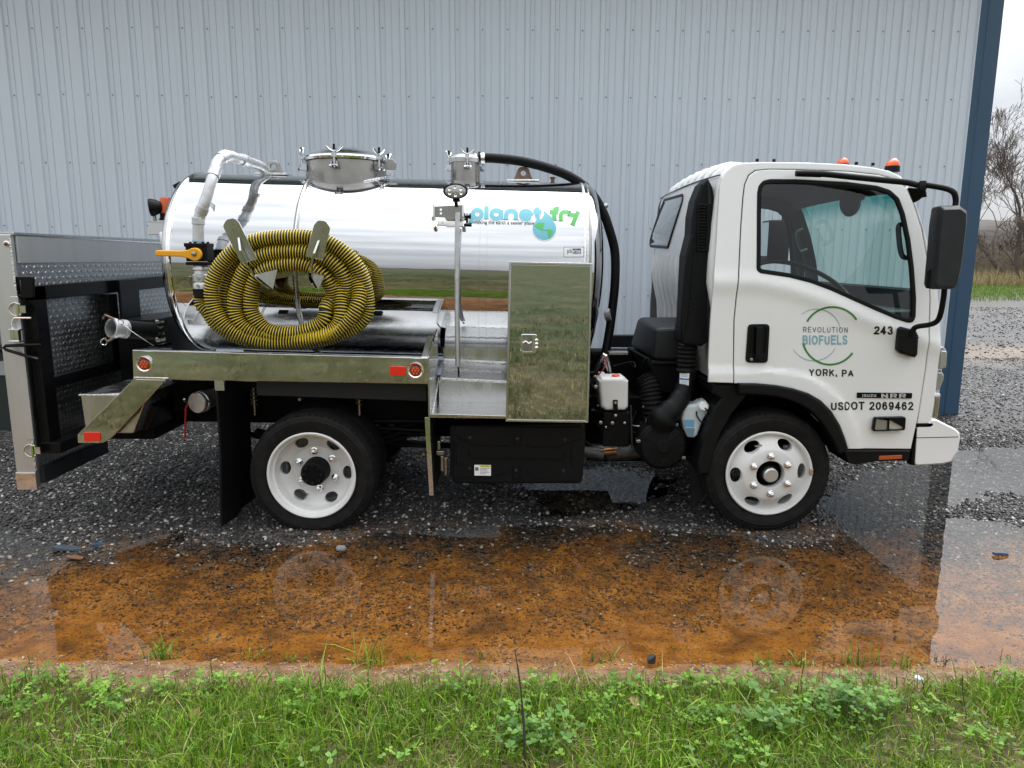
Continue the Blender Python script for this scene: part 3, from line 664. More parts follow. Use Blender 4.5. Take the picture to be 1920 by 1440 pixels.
def head(s, sgn, dep=.17, kn=.09):
    pts = []
    for i in range(9):
        a = i/8*pi/2*.78; pts.append((s+sgn*(kn*sin(a)), R_T-kn*(1-cos(a))))
    hs, rs = pts[-1]
    for i in range(1, 9):
        t = i/8; pts.append((hs+sgn*(dep-kn*.94)*(1-(1-t)**2), rs*(1-t)))
    return pts
prof = head(s0, -1, .11, .055)[::-1]
for i in range(1, 40): prof.append((s0+(s1-s0)*i/40, R_T))
prof += head(s1, 1)
tank = MB().lathe(prof, TC, AX, 160, caps=False, ref=(0,-1,0)).obj('tank', MIRROR, TR, ang=30)
def ring(name, x, r, w, m, parent=tank):
    s = (x-TC.x)/AX.x; n = 120; prof = [(s-w, R_T-.004), (s-w*.6, R_T+r*.8), (s, R_T+r), (s+w*.6, R_T+r*.8), (s+w, R_T-.004)]
    return MB().lathe(prof, TC, AX, n, caps=False).obj(name, m, parent, ang=60)
ring('weld_ring', tank_hit(553, 430).x, .009, .021, STEEL); ring('weld_bead', tank_hit(553, 430).x, .012, .007, WELD)
ring('weld_ring', XR-.02, .005, .012, WELD)
ring('end_ring', XR+.012, .004, .010, STEEL)
ring('end_ring', XL+.01, .012, .022, CHROME)
for px, a in ((898, .0018), (912, .0015)): ring('seam', tank_hit(px, 450).x, a, .006, MIRROR)

# manhole
mc = at(651, 326, YC-.10); mx0 = at(651, 326, YC-.03).x; MH = Vector((at(651, 320, YC).x, YC-.02, 0))
rM = (at(725, 320, YC).x-at(578, 320, YC).x)/2
ztop = at(651, 293, YC-.3).z; zlow = at(651, 345, YC-.3).z
collar = MB().lathe([(zlow-.16, rM),(ztop-.015, rM),(ztop-.015, rM-.02),(zlow-.16, rM-.02)], (MH.x, MH.y, 0), (0,0,1), 64, caps=False).obj('manhole_collar', STEEL, tank, ang=40)
MB().tube([tank_pt(MH.x+rM*1.0*cos(t), pi/2 - math.asin(max(-1, min(1, rM*sin(t)/R_T))), R_T+.002) for t in np.linspace(0, 2*pi, 65)[:-1]], .010, 8, closed=True).obj('weld_bead', WELD, tank)
lp = [(ztop-.012, rM+.022),(ztop+.004, rM+.028),(ztop+.016, rM+.024),(ztop+.020, rM+.004)]
for i in range(1, 11):
    t = i/10; lp.append((ztop+.020+.080*(1-(1-t)**2)**.9, (rM+.004)*(1-t)))
MB().lathe(lp, (MH.x, MH.y, 0), (0,0,1), 64).obj('manhole_lid', CHROME, tank, ang=35)
CLAMPM = mat('zinc_clamp', (.55,.56,.57), .16, 1.0)
def clamp(base, out, s=1.0, name='clamp'):
    """swing bolt with a wing nut: base on the rim, out = outward direction"""
    b = Vector(base); o = Vector(out).normalized(); t = Vector((0,0,1)).cross(o); up = Vector((0,0,1)); m = MB()
    m.tube([b+o*.018*s-up*.085*s, b+o*.018*s+up*.055*s], .009*s, 8)
    for k in (-1, 1):
        m.bar(b+t*k*.022*s-up*.06*s-o*.012*s, b+t*k*.022*s-up*.06*s+o*.034*s, .010*s, .050*s)
        m.tube([b+o*.018*s+up*.035*s, b+o*.018*s+t*k*.035*s+up*.052*s, b+o*.018*s+t*k*.066*s+up*.082*s], [.010*s, .0085*s, .008*s], 8)
        m.tube([b+o*.036*s+t*k*.020*s-up*.075*s, b+o*.036*s+t*k*.034*s-up*.075*s], .013*s, 8)
    m.tube([b+o*.018*s-t*.03*s-up*.066*s, b+o*.018*s+t*.03*s-up*.066*s], .011*s, 8)
    m.box(b-Vector((.022,.022,.002))*s+o*.012*s, b+Vector((.022,.022,.028))*s+o*.012*s)
    q = m.obj(name, CLAMPM, tank, bevel=0, ang=45)
    MB().tube([b+o*.018*s+up*.05*s, b+o*.018*s+up*.095*s], .0095*s, 8).obj('stud_cap', BLACKP, tank)
for a in (-90, -30, 30, 90, 150, 210):
    v = Vector((cos(radians(a-2)), sin(radians(a-2)), 0)); clamp((MH.x+v.x*(rM+.016), MH.y+v.y*(rM+.016), ztop-.006), v, .86)
h0 = Vector((MH.x+rM+.05, MH.y-.10, ztop-.01))
plate_y('hinge', [(722,305),(727,298),(736,298),(743,306),(742,318),(724,318)], YC-.12, .02, STEEL, tank)

# vent dome
VX = at(873, 310, YC).x; rV = (at(898, 310, YC).x-at(844, 310, YC).x)/2; vz1 = at(873, 302, YC-.1).z; vz0 = at(873, 345, YC-.2).z
MB().lathe([(vz0-.12, rV),(vz1, rV)], (VX, YC-.02, 0), (0,0,1), 40).obj('vent_neck', STEEL, tank)
MB().lathe([(vz1-.005, rV+.012),(vz1+.025, rV+.014),(vz1+.045, rV-.01),(vz1+.055, rV*.5),(vz1+.056, .001)], (VX, YC-.02, 0), (0,0,1), 40).obj('vent_cap', ALUWELD, tank)
MB().lathe([(vz0-.05, rV+.012),(vz0-.03, rV+.016),(vz0-.01, rV+.003)], (VX, YC-.02, 0), (0,0,1), 40, caps=False).obj('weld_bead', WELD, tank)
for a in (-80, 40, 165):
    v = Vector((cos(radians(a)), sin(radians(a)), 0)); clamp((VX+v.x*(rV+.008), YC-.02+v.y*(rV+.008), vz1+.012), v, .78)

# lifting eyes
for px, m_ in ((513, STEEL), (981, RUSTY)):
    y_ = YC-.02; b = at(px, 322 if px < 900 else 338, y_); k = 1/ppm(y_, 330)
    zt = tank_pt(b.x, pi/2).z
    e = curve_mesh([rounded([(-20*k,0),(20*k,0),(15*k,8*k),(9*k,25*k),(-9*k,25*k),(-15*k,8*k)], [0,0,3*k,9*k,9*k,3*k]), ellipse(0, 14*k, 5*k, 5*k, 20)], .03, .003)
    remap(e, lambda u, v, w: (b.x+u, y_-w, zt+.006+v)); smooth(e); link('lifting_eye', e, m_, tank)
    MB().box((b.x-30*k, y_-.07, zt-.004), (b.x+30*k, y_+.07, zt+.012)).obj('lifting_pad', WELD, tank, bevel=.004)
p = tank_pt(at(1033, 340, YC).x, pi/2); MB().tube([p, p+Vector((0,0,.03))], .014, 10).tube([p+Vector((0,0,.03)), p+Vector((0,0,.04))], .022, 6).obj('plug', RUSTY, tank)

# print on the barrel
fnT = lambda px, py: tank_hit(px, py)
fnT2 = lambda px, py: tank_hit(px, py, R_T+.0036)
fnT3 = lambda px, py: tank_hit(px, py, R_T+.0048)
def c2(x, y): return 860+x*250/1920, 370+y*130/998               # from the enlarged view of the print
def letter_stroke(paths, w, name, m, fn=fnT2):
    """round lettering drawn as bands of even width"""
    mb = MB()
    for pth, closed in paths:
        P = [Vector((x, y, 0)) for x, y in pth]; n = len(P); L_ = []; Rr = []
        for i in range(n):
            t = (P[(i+1) % n]-P[i-1]) if closed else (P[min(i+1, n-1)]-P[max(i-1, 0)]); t.normalize(); nn = Vector((-t.y, t.x, 0))*w/2
            L_.append(P[i]+nn); Rr.append(P[i]-nn)
        vs = [fn(*c2(p.x, p.y)) for p in L_+Rr]; mm = n if closed else n-1
        mb.add(vs, [(i, (i+1) % n, n+(i+1) % n, n+i) for i in range(mm)])
    return mb.obj(name, m, tank)
def arc(cx, cy, rx, ry, a0, a1, n=22): return [(cx+rx*cos(radians(a0+(a1-a0)*i/n)), cy-ry*sin(radians(a0+(a1-a0)*i/n))) for i in range(n+1)]
def line(a, b, n=6): return [(a[0]+(b[0]-a[0])*i/n, a[1]+(b[1]-a[1])*i/n) for i in range(n+1)]
LET_P = [(line((186,245),(183,366)), False), (arc(268,243,62,62,0,360,30)[:-1], True)]
LET_L = [(line((402,125),(398,310)), False)]
LET_A = [(arc(540,246,66,60,0,360,30)[:-1], True), (line((612,178),(610,314)), False)]
LET_N = [(line((680,320),(684,250))+arc(756,250,70,58,180,0,20)+line((826,250),(822,322)), False)]
LET_E = [(arc(968,255,72,58,0,325,28), False), (line((905,258),(1050,262)), False)]
LET_T = [(line((1130,140),(1128,262))+arc(1175,262,46,44,180,262,10), False), (line((1072,205),(1196,208)), False)]
for nm, ps in zip('planet', (LET_P, LET_L, LET_A, LET_N, LET_E, LET_T)):
    letter_stroke(ps, 62, 'letter', TEAL)
    q = letter_stroke(ps, 92, 'letter_halo', PWHITE, fnT)
LET_F = [(line((1446,163),(1425,162),3)+arc(1425,210,50,48,90,180,12)+line((1376,212),(1378,330)), False), (line((1308,212),(1432,214)), False)]
LET_R = [(line((1470,338),(1472,262))+arc(1536,258,64,50,180,88,14), False), (arc(1536,300,90,92,88,45,8)+arc(1655,150,105,108,228,262,8), False)]
LET_Y = [(arc(1655,150,105,108,240,300,12), False), (line((1722,203),(1640,396)), False)]
for ps, w in ((LET_F, 62), (LET_R, 56), (LET_Y, 58)):
    letter_stroke(ps, w, 'letter', GREEN); letter_stroke(ps, w+30, 'letter_halo', PWHITE, fnT)
def blob(pts, name, m, fn, grid=10):
    me = curve_mesh([pts], 0.0, 0.0)
    xs_ = [p[0] for p in pts]; ys_ = [p[1] for p in pts]
    cut_grid(me, [], list(np.linspace(min(ys_), max(ys_), grid+2)[1:-1]))
    for v in me.vertices: v.co = fn(*c2(v.co.x, v.co.y))
    me.update(); return link(name, me, m, tank)
drop = arc(1235,450,170,162,120,415,40)+[(1385,345),(1330,275),(1222,190),(1235,240),(1200,300),(1150,330)]
blob(drop, 'water_drop', TEAL, fnT2, 14)
blob([(x+(x-1235)*.10, y+(y-430)*.09) for x, y in drop], 'drop_halo', PWHITE, fnT, 14)
blob([(1085,405),(1150,362),(1235,368),(1232,410),(1200,440),(1225,462),(1275,468),(1268,478),(1200,474),(1140,445)], 'continent', GREEN, fnT3)
blob([(1268,475),(1295,452),(1360,478),(1345,530),(1300,600),(1292,540)], 'continent', GREEN, fnT3)
text('lettering', 'making the earth a cooler place', (*c2(218,328), *c2(1085,386)), lambda a, b: tank_hit(a, b, R_T+.006), PBLACK, tank, rows=3, slope=.018, bold=.012)
def tpoly(pts, name, m, fn):
    me = curve_mesh([[(a, b) for a, b in pts]], 0, 0); cut_grid(me, [], list(np.linspace(min(p[1] for p in pts), max(p[1] for p in pts), 6)[1:-1]))
    for v in me.vertices: v.co = fn(v.co.x, v.co.y)
    me.update(); return link(name, me, m, tank)
tpoly(rounded([(1057,463),(1095,463),(1095,482),(1057,482)], 2), 'maker_label', PBLACK, fnT)
tpoly(rounded([(1057.7,463.7),(1094.3,463.7),(1094.3,481.3),(1057.7,481.3)], 2), 'label_face', PWHITE, fnT2)
tpoly([(1073,466),(1089,466),(1089,475.5),(1074,475.5),(1076,471)], 'label_block', PBLACK, fnT3)
text('lettering', 'pik', (1063.5,466,1074,477), fnT3, PBLACK, tank, rows=2)
text('lettering', 'rite', (1076,466.5,1088,475), lambda a, b: tank_hit(a, b, R_T+.006), PWHITE, tank, rows=2, bold=.01)

# ---------------- chassis and running gear (dark, seen between the wheels)
wf = at(1443, 889, 4.47); wr = at(583, 893, 4.45)
ch = MB()
zr = wr.z+.30
for yy in (YC-.40, YC+.40):
    MB().hexa([(-2.75,yy-.035,zr-.08),(2.1,yy-.035,zr-.12),(2.1,yy+.035,zr-.12),(-2.75,yy+.035,zr-.08),(-2.75,yy-.035,zr+.14),(2.1,yy-.035,zr+.10),(2.1,yy+.035,zr+.10),(-2.75,yy+.035,zr+.14)]).obj('chassis_rail', BLACKM, TR, bevel=.006)
for xx in (-2.6, -1.7, -.75, .1, .9, 1.9): MB().box((xx-.04, YC-.365, zr-.06), (xx+.04, YC+.365, zr+.08)).obj('cross_member', BLACKM, TR)
# sub floor under the deck
zd = at(500, 712, 4.6).z
xf = at(800, 690, 4.45).x
MB().hexa([(XL-.1,4.60,zd+.00),(xf,4.60,zd-.03),(xf,5.55,zd-.03),(XL-.1,5.55,zd+.00),(XL-.1,4.60,zd+.03),(xf,4.60,zd+.0),(xf,5.55,zd+.0),(XL-.1,5.55,zd+.03)]).obj('deck_floor', ALUBR, TR)
MB().hexa([(XL-.1,6.36,zd-.05),(.35,6.36,zd-.10),(.35,6.46,zd-.10),(XL-.1,6.46,zd-.05),(XL-.1,6.36,zd+.24),(.35,6.36,zd+.19),(.35,6.46,zd+.19),(XL-.1,6.46,zd+.24)]).obj('under_tank_shade', BLACKM, TR)  # added black panel standing in for the shade below the barrel
b0 = at(480, 717, 4.56); b1 = at(800, 728, 4.56)
MB().hexa([(b0.x,4.56,b0.z-.085),(b1.x,4.56,b1.z-.085),(b1.x,4.62,b1.z-.085),(b0.x,4.62,b0.z-.085),(b0.x,4.56,b0.z+.03),(b1.x,4.56,b1.z+.03),(b1.x,4.62,b1.z+.03),(b0.x,4.62,b0.z+.03)]).obj('deck_bearer', GREYP, TR, bevel=.004)  # charcoal colour carries the rail's shadow on this metal band
for yy in (6.0, 6.25): MB().box((-.1, yy, zr-.35), (.9, yy+.2, zr+.15)).obj('far_tank', BLACKM, TR, bevel=.03)
# axles, springs, shaft, engine mass
MB().tube([(wr.x, 4.7, wr.z), (wr.x, 6.25, wr.z)], .075, 16).lathe([(-.17,.09),(-.09,.19),(.09,.19),(.17,.09)], (wr.x, YC, wr.z), (0,1,0), 24).obj('rear_axle', BLACKM, TR)
MB().tube([(wf.x, 4.7, wf.z), (wf.x, 6.25, wf.z)], .055, 12).obj('front_axle', BLACKM, TR)
MB().tube([(wr.x+.15, YC, wr.z+.02), (.9, YC, zr-.1)], .05, 14).obj('drive_shaft', BLACKM, TR)
for yy in (YC-.5, YC+.5):
    for w in (wr, wf):
        m = MB()
        for k in range(4):
            P = [(w.x+t*(.62-.10*k), yy, w.z+.06+.022*k+.10*t*t*(1-.1*k)) for t in np.linspace(-1, 1, 9)]
            for a, b in zip(P[:-1], P[1:]): m.bar(a, b, .07, .018)
        m.obj('leaf_spring', BLACKM, TR)
    MB().tube([(wr.x+.25, yy-.12, wr.z-.05), (wr.x+.10, yy-.12, zr)], .035, 10).obj('damper', BLACKM, TR)
MB().hexa([(.85,YC-.33,zr-.35),(2.0,YC-.33,zr-.35),(2.0,YC+.33,zr-.35),(.85,YC+.33,zr-.35),(.95,YC-.28,zr+.32),(2.0,YC-.28,zr+.32),(2.0,YC+.28,zr+.32),(.95,YC+.28,zr+.32)]).obj('engine_block', BLACKM, TR, bevel=.04)
MB().tube([(.55, 4.95, .40), (.78, 4.92, .41), (.95, 4.95, .42)], [.062,.058,.05], 14).obj('exhaust_flex', DARKST, TR)
SPRING = mat('dull_yellow_spring', (.10,.065,.012), .6)
for px, yy in ((673, 4.66), (476, 4.68)):
    p = at(px, 745, yy); pts = [p+Vector((.020*cos(t), .020*sin(t), .09-.0011*t*4)) for t in np.linspace(0, 2*pi*5, 70)]
    MB().tube(pts, .004, 6).obj('mount_spring', SPRING, TR)
    MB().tube([p+Vector((0,0,-.12)), p+Vector((0,0,.14))], .008, 8).obj('mount_bolt', STEEL, TR)
    MB().box((p.x-.035, yy-.03, p.z+.07), (p.x+.035, yy+.05, p.z+.16)).obj('mount_bracket', BLACKM, TR, bevel=.004)
for px, py in ((563, 748),(795, 850)):
    p = at(px, py, 4.72); MB().lathe([(0,.016),(.012,.016),(.02,.010)], p, (0,-1,0), 8).obj('bolt', STEEL, TR)
# black hoses and lines on the frame
for k in range(5):
    z = zr-.05-.05*k; MB().tube([(-1.15, 4.95+.03*k, z), (-.4, 4.93+.02*k, z-.03*(k % 2)), (-.18, 4.9, z-.02)], .014, 8).obj('air_line', BLACKP, TR)

# ---------------- wheels
def tyre_mesh(R, rim_r, w, y0, c):
    """c hub centre; y0 outer sidewall; tread blocks cut round the edge"""
    prof = [(0.030, rim_r-.004),(.010, rim_r+.006),(.004, rim_r+.018),(-.004, rim_r+.05),(-.006, rim_r+.075),(.002, R-.040),(.003, R-.0385),(.0015, R-.036),(.012, R-.016),(.030, R-.004)]
    n = 144; m = MB(); P2 = [(w-a, b) for a, b in prof[::-1]]
    mid = [(.055, R),(.0560, R-.012),(.066, R-.012),(.067, R+.001),(w/2-.018, R+.003),(w/2-.017, R-.010),(w/2-.006, R-.010),(w/2-.005, R+.003),(w/2+.02, R+.003),(w/2+.021, R-.010),(w/2+.03, R-.010),(w/2+.031, R+.003)]
    allp = prof+mid+P2
    m.lathe(allp, (c[0], y0, c[2]), (0,1,0), n, caps=False)
    # sidewall sipes / lugs on the shoulder
    for j in range(60):
        a = 2*pi*j/60; u = Vector((cos(a), 0, sin(a))); t = Vector((-sin(a), 0, cos(a))); o = Vector((c[0], y0, c[2]))
        m.bar(o+u*(R-.014)+Vector((0,.010,0)), o+u*(R-.001)+Vector((0,.050,0)), .024, .006, up=u)
    return m
def wheel(name, c, y0, R, rim_r, front, parent, ny=1):
    """ny=1: near side. The rim stands in the plane y0, the axle runs to +Y"""
    o = bpy.data.objects.new(name, None); COL.objects.link(o); o.parent = parent; o.location = Vector((c[0], y0, c[2]))-worldloc(parent)
    tyre_mesh(R, rim_r, .215, y0, c).obj('tyre', RUBBER, o, ang=32)
    O = (c[0], y0, c[2])
    if front:
        prof = [(.004, rim_r-.002),(-.006, rim_r+.003),(-.011, rim_r-.004),(-.008, rim_r-.013),(.012, rim_r-.020),(.024, rim_r-.026),(.018, rim_r-.040),(.002, rim_r-.064),(-.014, rim_r-.088),(-.020, rim_r-.098),(-.026, .168),(-.030, .155),(-.030, .092),(-.024, .088),(.06, .086),
                (.06,.16),(.02,.17),(.03,rim_r-.07),(.05, rim_r-.03),(.17, rim_r-.03),(.17, rim_r-.002)]
        hr, hd, nut_r, nut_y = rim_r-.066, (.034,.053), .124, -.030
        holes = [(180+60*k+4) for k in range(6)]
    else:
        prof = [(.004, rim_r-.002),(-.006, rim_r+.003),(-.011, rim_r-.003),(-.008, rim_r-.012),(.012, rim_r-.017),(.030, rim_r-.020),(.036, rim_r-.034),(.095, rim_r-.038),(.112, rim_r-.050),(.120, rim_r-.07),(.132, .165),(.138, .158),(.138, .088),
                (.150, .088),(.150,.16),(.14, rim_r-.06),(.13, rim_r-.03),(.19, rim_r-.028),(.19, rim_r-.002)]
        hr, hd, nut_r, nut_y = rim_r-.078, (.034,.046), .128, .138
        holes = [(176+60*k) for k in range(6)]
    rim = MB().lathe(prof+[prof[0]], O, (0,1,0), 96, caps=False).mesh(ang=35)
    cuts = []
    for a in holes:
        a = radians(a); u = Vector((cos(a), 0, sin(a))); t = Vector((-sin(a), 0, cos(a))); ctr = Vector(O)+u*hr
        lo, hi = (-.05, .055) if front else (.07, .20)
        V = []; nn = 20
        for h in (lo, hi):
            for j in range(nn): V.append(ctr+u*hd[0]*cos(2*pi*j/nn)+t*hd[1]*sin(2*pi*j/nn)+Vector((0, h, 0)))
        cuts.append(MB().add(V, [(j, (j+1) % nn, nn+(j+1) % nn, nn+j) for j in range(nn)]+[tuple(range(nn-1,-1,-1)), tuple(range(nn, 2*nn))]).mesh())
    rim = boolean(rim, cuts); smooth(rim, 33)
    link('rim', rim, WHEELW, o)
    if front:
        MB().lathe([(.07,.088),(.02,.060),(-.015,.058),(-.018,.050)], O, (0,1,0), 32).obj('hub', BLACKM, o, ang=40)
        MB().lathe([(-.014,.047),(-.040,.046),(-.050,.038),(-.050,.001)], O, (0,1,0), 32).obj('hub_cap', SATIN, o, ang=30)
        MB().lathe([(-.006,.098),(-.006,.088),(.05,.086),(.05,.05)], O, (0,1,0), 40, caps=False).obj('hub_bore', BLACKM, o)
    else:
        MB().lathe([(.14,.086),(.055,.084),(.028,.078),(.020,.066),(.018,.001)], O, (0,1,0), 36).obj('hub', BLACKM, o, ang=30)
        m = MB()
        for k in range(8):
            a = 2*pi*k/8; m.lathe([(0,.008),(-.008,.008),(-.011,.005)], (O[0]+.055*cos(a), y0+.020, O[2]+.055*sin(a)), (0,1,0), 6)
        m.obj('hub_bolt', BLACKG, o)
    for k in range(6):
        a = radians(96-3*front+60*k); p = (O[0]+nut_r*cos(a), y0+nut_y, O[2]+nut_r*sin(a))
        MB().lathe([(.002,.024),(-.005,.024),(-.007,.019)], p, (0,1,0), 20).lathe([(-.006,.0185),(-.024,.0185),(-.027,.014)], p, (0,1,0), 6).lathe([(-.026,.0115),(-.040,.0115),(-.042,.008)], p, (0,1,0), 12).obj('wheel_nut', CHROME, o, ang=35)
    if front:
        a = radians(118); MB().tube([Vector(O)+Vector((cos(a)*hr*.94, .03, sin(a)*hr*.94)), Vector(O)+Vector((cos(a)*hr*.86+.02, -.012, sin(a)*hr*1.02))], .006, 8).obj('valve_stem', CHROME, o)
        a = radians(3); p = Vector(O)+Vector((cos(a)*(rim_r-.006), -.012, sin(a)*(rim_r-.006))); MB().box(p-Vector((.012,.004,.022)), p+Vector((.010,.016,.022))).obj('balance_weight', ALUBR, o, bevel=.003)
    else:
        a = radians(248); MB().tube([Vector(O)+Vector((cos(a)*.17, .12, sin(a)*.17)), Vector(O)+Vector((cos(a)*.205, .085, sin(a)*.205))], .005, 8).obj('valve_stem', STEEL, o)
    return o
k_ = ppm(4.47, 890)
RF = 118.5/k_; rF = 80.5/k_; RR = 119.0/k_; rR = 82.5/k_
w1 = wheel('wheel', wf, 4.485, RF, rF, True, TR)
w2 = wheel('wheel', wr, 4.465, RR, rR, False, TR)
inner = wheel('wheel', (wr.x, 0, wr.z), 4.73, RR, rR, False, TR)
def copy_tree(o, parent):
    c = o.copy(); COL.objects.link(c); c.parent = parent
    for chd in list(o.children): copy_tree(chd, c)
    return c
for w, yy in ((w1, mirY(4.485)), (w2, mirY(4.465)), (inner, mirY(4.73))):
    c = copy_tree(w, TR); c.rotation_euler = (0, 0, pi); c.location = (w.location.x, yy-YC, w.location.z)
# ================================================================== BODY: rail, bumper, tool box, step, liftgate, pipes
def ptsY(pts, Y): return [at(a, b, Y) for a, b in pts]
def prism_y(pxl, Y0, Y1, m=None):
    """outline in photo points at distance Y0 pushed back to Y1"""
    P = [at(a, b, Y0) for a, b in pxl]; n = len(P); m = m or MB()
    return m.add([(p.x, Y0, p.z) for p in P]+[(p.x, Y1, p.z) for p in P], [(i, (i+1) % n, n+(i+1) % n, n+i) for i in range(n)]+[tuple(range(n-1,-1,-1)), tuple(range(n, 2*n))])
# side rail (a bent channel) with its end plate
rail = prism_y([(248,656.5),(803,671.5),(804,719.5),(250,709)], YS, YS+.012).obj('side_rail', ALUPOL, TR, bevel=.004)
prism_y([(248,656.3),(803,671.3),(803,673.6),(248,658.6)], YS-.002, YS+.045).obj('rail_lip', ALUBR, rail, bevel=.003)
prism_y([(250,708),(804,718),(804,720),(250,710)], YS+.013, YS+.16).obj('rail_return', ALUPOL, rail)
e0 = at(803, 671.5, YS); e1 = at(804, 719.5, YS)
MB().hexa([(e1.x-.006,YS+.013,e1.z),(e1.x+.006,YS-.001,e1.z),(e1.x+.006,4.93,e1.z),(e1.x-.006,4.93,e1.z),(e0.x-.006,YS+.013,e0.z),(e0.x+.006,YS-.001,e0.z),(e0.x+.006,4.93,e0.z+.13),(e0.x-.006,4.93,e0.z+.13)]).obj('rail_end_plate', ALUPOL, rail, bevel=.002)
MB().hexa([(e0.x-.045,YS+.014,e0.z-.005),(e0.x-.007,YS+.014,e0.z-.005),(e0.x-.007,4.80,e0.z+.09),(e0.x-.045,4.80,e0.z+.09),(e0.x-.045,YS+.014,e0.z+.004),(e0.x-.007,YS+.014,e0.z+.004),(e0.x-.007,4.80,e0.z+.10),(e0.x-.045,4.80,e0.z+.10)]).obj('end_flange', ALUBR, rail, bevel=.002)
l0 = at(250, 657, YS); MB().box((l0.x, YS+.013, l0.z-.16), (l0.x+.010, 4.9, l0.z-.002)).obj('rail_rear_plate', ALUPOL, rail)
def marker(px, py, parent, R=13):
    Y = YS; k = 1/ppm(Y, py); p = at(px, py, Y)
    b = MB().lathe([(0, 15.5*k),(-.006, 15.5*k),(-.010, 13*k),(-.006, 11*k),(0, 10.5*k)], p, (0,1,0), 36, caps=False).obj('lamp_bezel', CHROME, parent, ang=40)
    # hood: half dome above the lens
    m = MB(); n = 18; V = []
    for i in range(n+1):
        a = pi*(-.06) + pi*1.12*i/n; V += [(p.x+cos(a)*16*k, Y-.002, p.z+sin(a)*16*k), (p.x+cos(a)*15*k, Y-.034*max(.15, sin(a)), p.z+sin(a)*15*k+.002), (p.x+cos(a)*11.5*k, Y-.012, p.z+sin(a)*11.5*k)]
    m.add(V, [(3*i+j, 3*i+3+j, 3*i+4+j, 3*i+1+j) for i in range(n) for j in (0, 1)]); m.obj('lamp_hood', CHROME, b, ang=60)
    MB().lathe([(0, 10.6*k),(-.008, 9.6*k),(-.012, 6*k),(-.013, .001)], p, (0,1,0), 32).obj('amber_lens', AMBERD, b, ang=40)
    for j in range(7):
        a = 2*pi*j/6; r = 0 if j == 6 else 5.6*k; MB().lathe([(-.010, 2.2*k),(-.0155, 1.6*k),(-.017, .001)], p+Vector((r*cos(a), 0, r*sin(a))), (0,1,0), 10).obj('lens_facet', ORANGE, b)
    return b
# lamps are parts of the truck, their lens and hood sub-parts
marker(271, 683, TR); marker(779, 695, TR)
def reflector(cx, cy, hw, hh, Y, rot=0): 
    pts = [(cx-hw,cy-hh+rot*-hw),(cx+hw,cy-hh+rot*hw),(cx+hw,cy+hh+rot*hw),(cx-hw,cy+hh-rot*hw)]
    return plate_y('reflector', rounded(pts, 3), Y-.006, .006, REDREF, TR, .002)
reflector(746, 695.5, 15, 8.5, YS, .02)
# rear bumper: sloping polished bracket, step box behind it
MB2 = prism_y([(252,710.5),(312,712),(208,822),(193,831),(146,831),(145,815)], YS+.004, YS+.016).obj('bumper_bracket', ALUPOL, TR, bevel=.004)
m = MB(); P = [(252,710),(146,814.5),(145,816.5),(254,711.5)]; prism_y(P, YS+.001, YS+.05, m); m.obj('bracket_flange', ALUBR, MB2, bevel=.002)
prism_y([(250,706.5),(316,708),(313,711.5),(250,710)], YS-.003, YS+.012).obj('weld_bead', WELD, MB2, bevel=.003)
reflector(172.5, 819, 15.5, 8.5, YS+.004, 0)
a = at(151, 739.5, 4.47); b = at(214, 741.5, 4.47); c = at(155, 812, 4.47); d = at(214, 742, 4.47)
sb = MB().hexa([(a.x+.012,4.47,c.z),(b.x+.1,4.47,c.z),(b.x+.1,6.45,c.z),(a.x+.012,6.45,c.z),(a.x,4.47,a.z),(b.x+.22,4.47,a.z+.015),(b.x+.22,6.45,a.z+.015),(a.x,6.45,a.z)]).obj('rear_bumper', ALUBR, TR, bevel=.006)
MB().box((a.x-.006, 4.455, a.z-.008), (b.x+.10, 4.468, a.z+.004)).obj('weld_edge', WELD, sb, bevel=.002)
MB().hexa([(-2.68,4.62,.62),(-2.38,4.62,.62),(-2.38,6.3,.62),(-2.68,6.3,.62),(-2.70,4.62,.78),(-2.3,4.62,.78),(-2.3,6.3,.78),(-2.70,6.3,.78)]).obj('hitch_beam', BLACKG, TR, bevel=.01)
p = at(240, 808, 4.75); MB().box((p.x-.16, 4.72, p.z-.05), (p.x+.19, 5.6, p.z+.16)).obj('underrun_bar', BLACKM, TR, bevel=.006)
# under-deck cylinder and discharge cap
p = at(268, 755, 4.9); MB().lathe([(0,.05),(.02,.11),(.05,.125),(.6,.125),(.62,.11)], p-Vector((.05,.05,0)), Vector((.55,.8,.05)), 28).obj('air_tank', BLACKG, TR, ang=40)
p = at(368, 756, 4.62); cap = MB().lathe([(0,.001),(0,.064),(.008,.069),(.016,.064),(.035,.064),(.04,.07),(.07,.07),(.075,.060),(.22,.058)], p, Vector((.30,1,.05)), 36).obj('discharge_cap', ALUWELD, TR, ang=35)
q = at(350, 765, 4.60); MB().tube([q+Vector((.01,.0,.03)), q+Vector((-.006,0,0)), at(347, 822, 4.60)], .0065, 10).obj('cap_lever', REDD, cap)
for s_ in (-1, 1): MB().tube([p+Vector((s_*.066,.04,.0)), p+Vector((s_*.076,.0,.012)), p+Vector((s_*.070,-.015,.03))], .007, 8).obj('cam_ear', STEEL, cap)
# discharge pipe hanging behind: box bracket
MB().box((at(330, 740, 4.9).x, 4.85, .70), (at(398, 740, 4.9).x, 5.6, .95)).obj('pump_box', BLACKM, TR, bevel=.01)
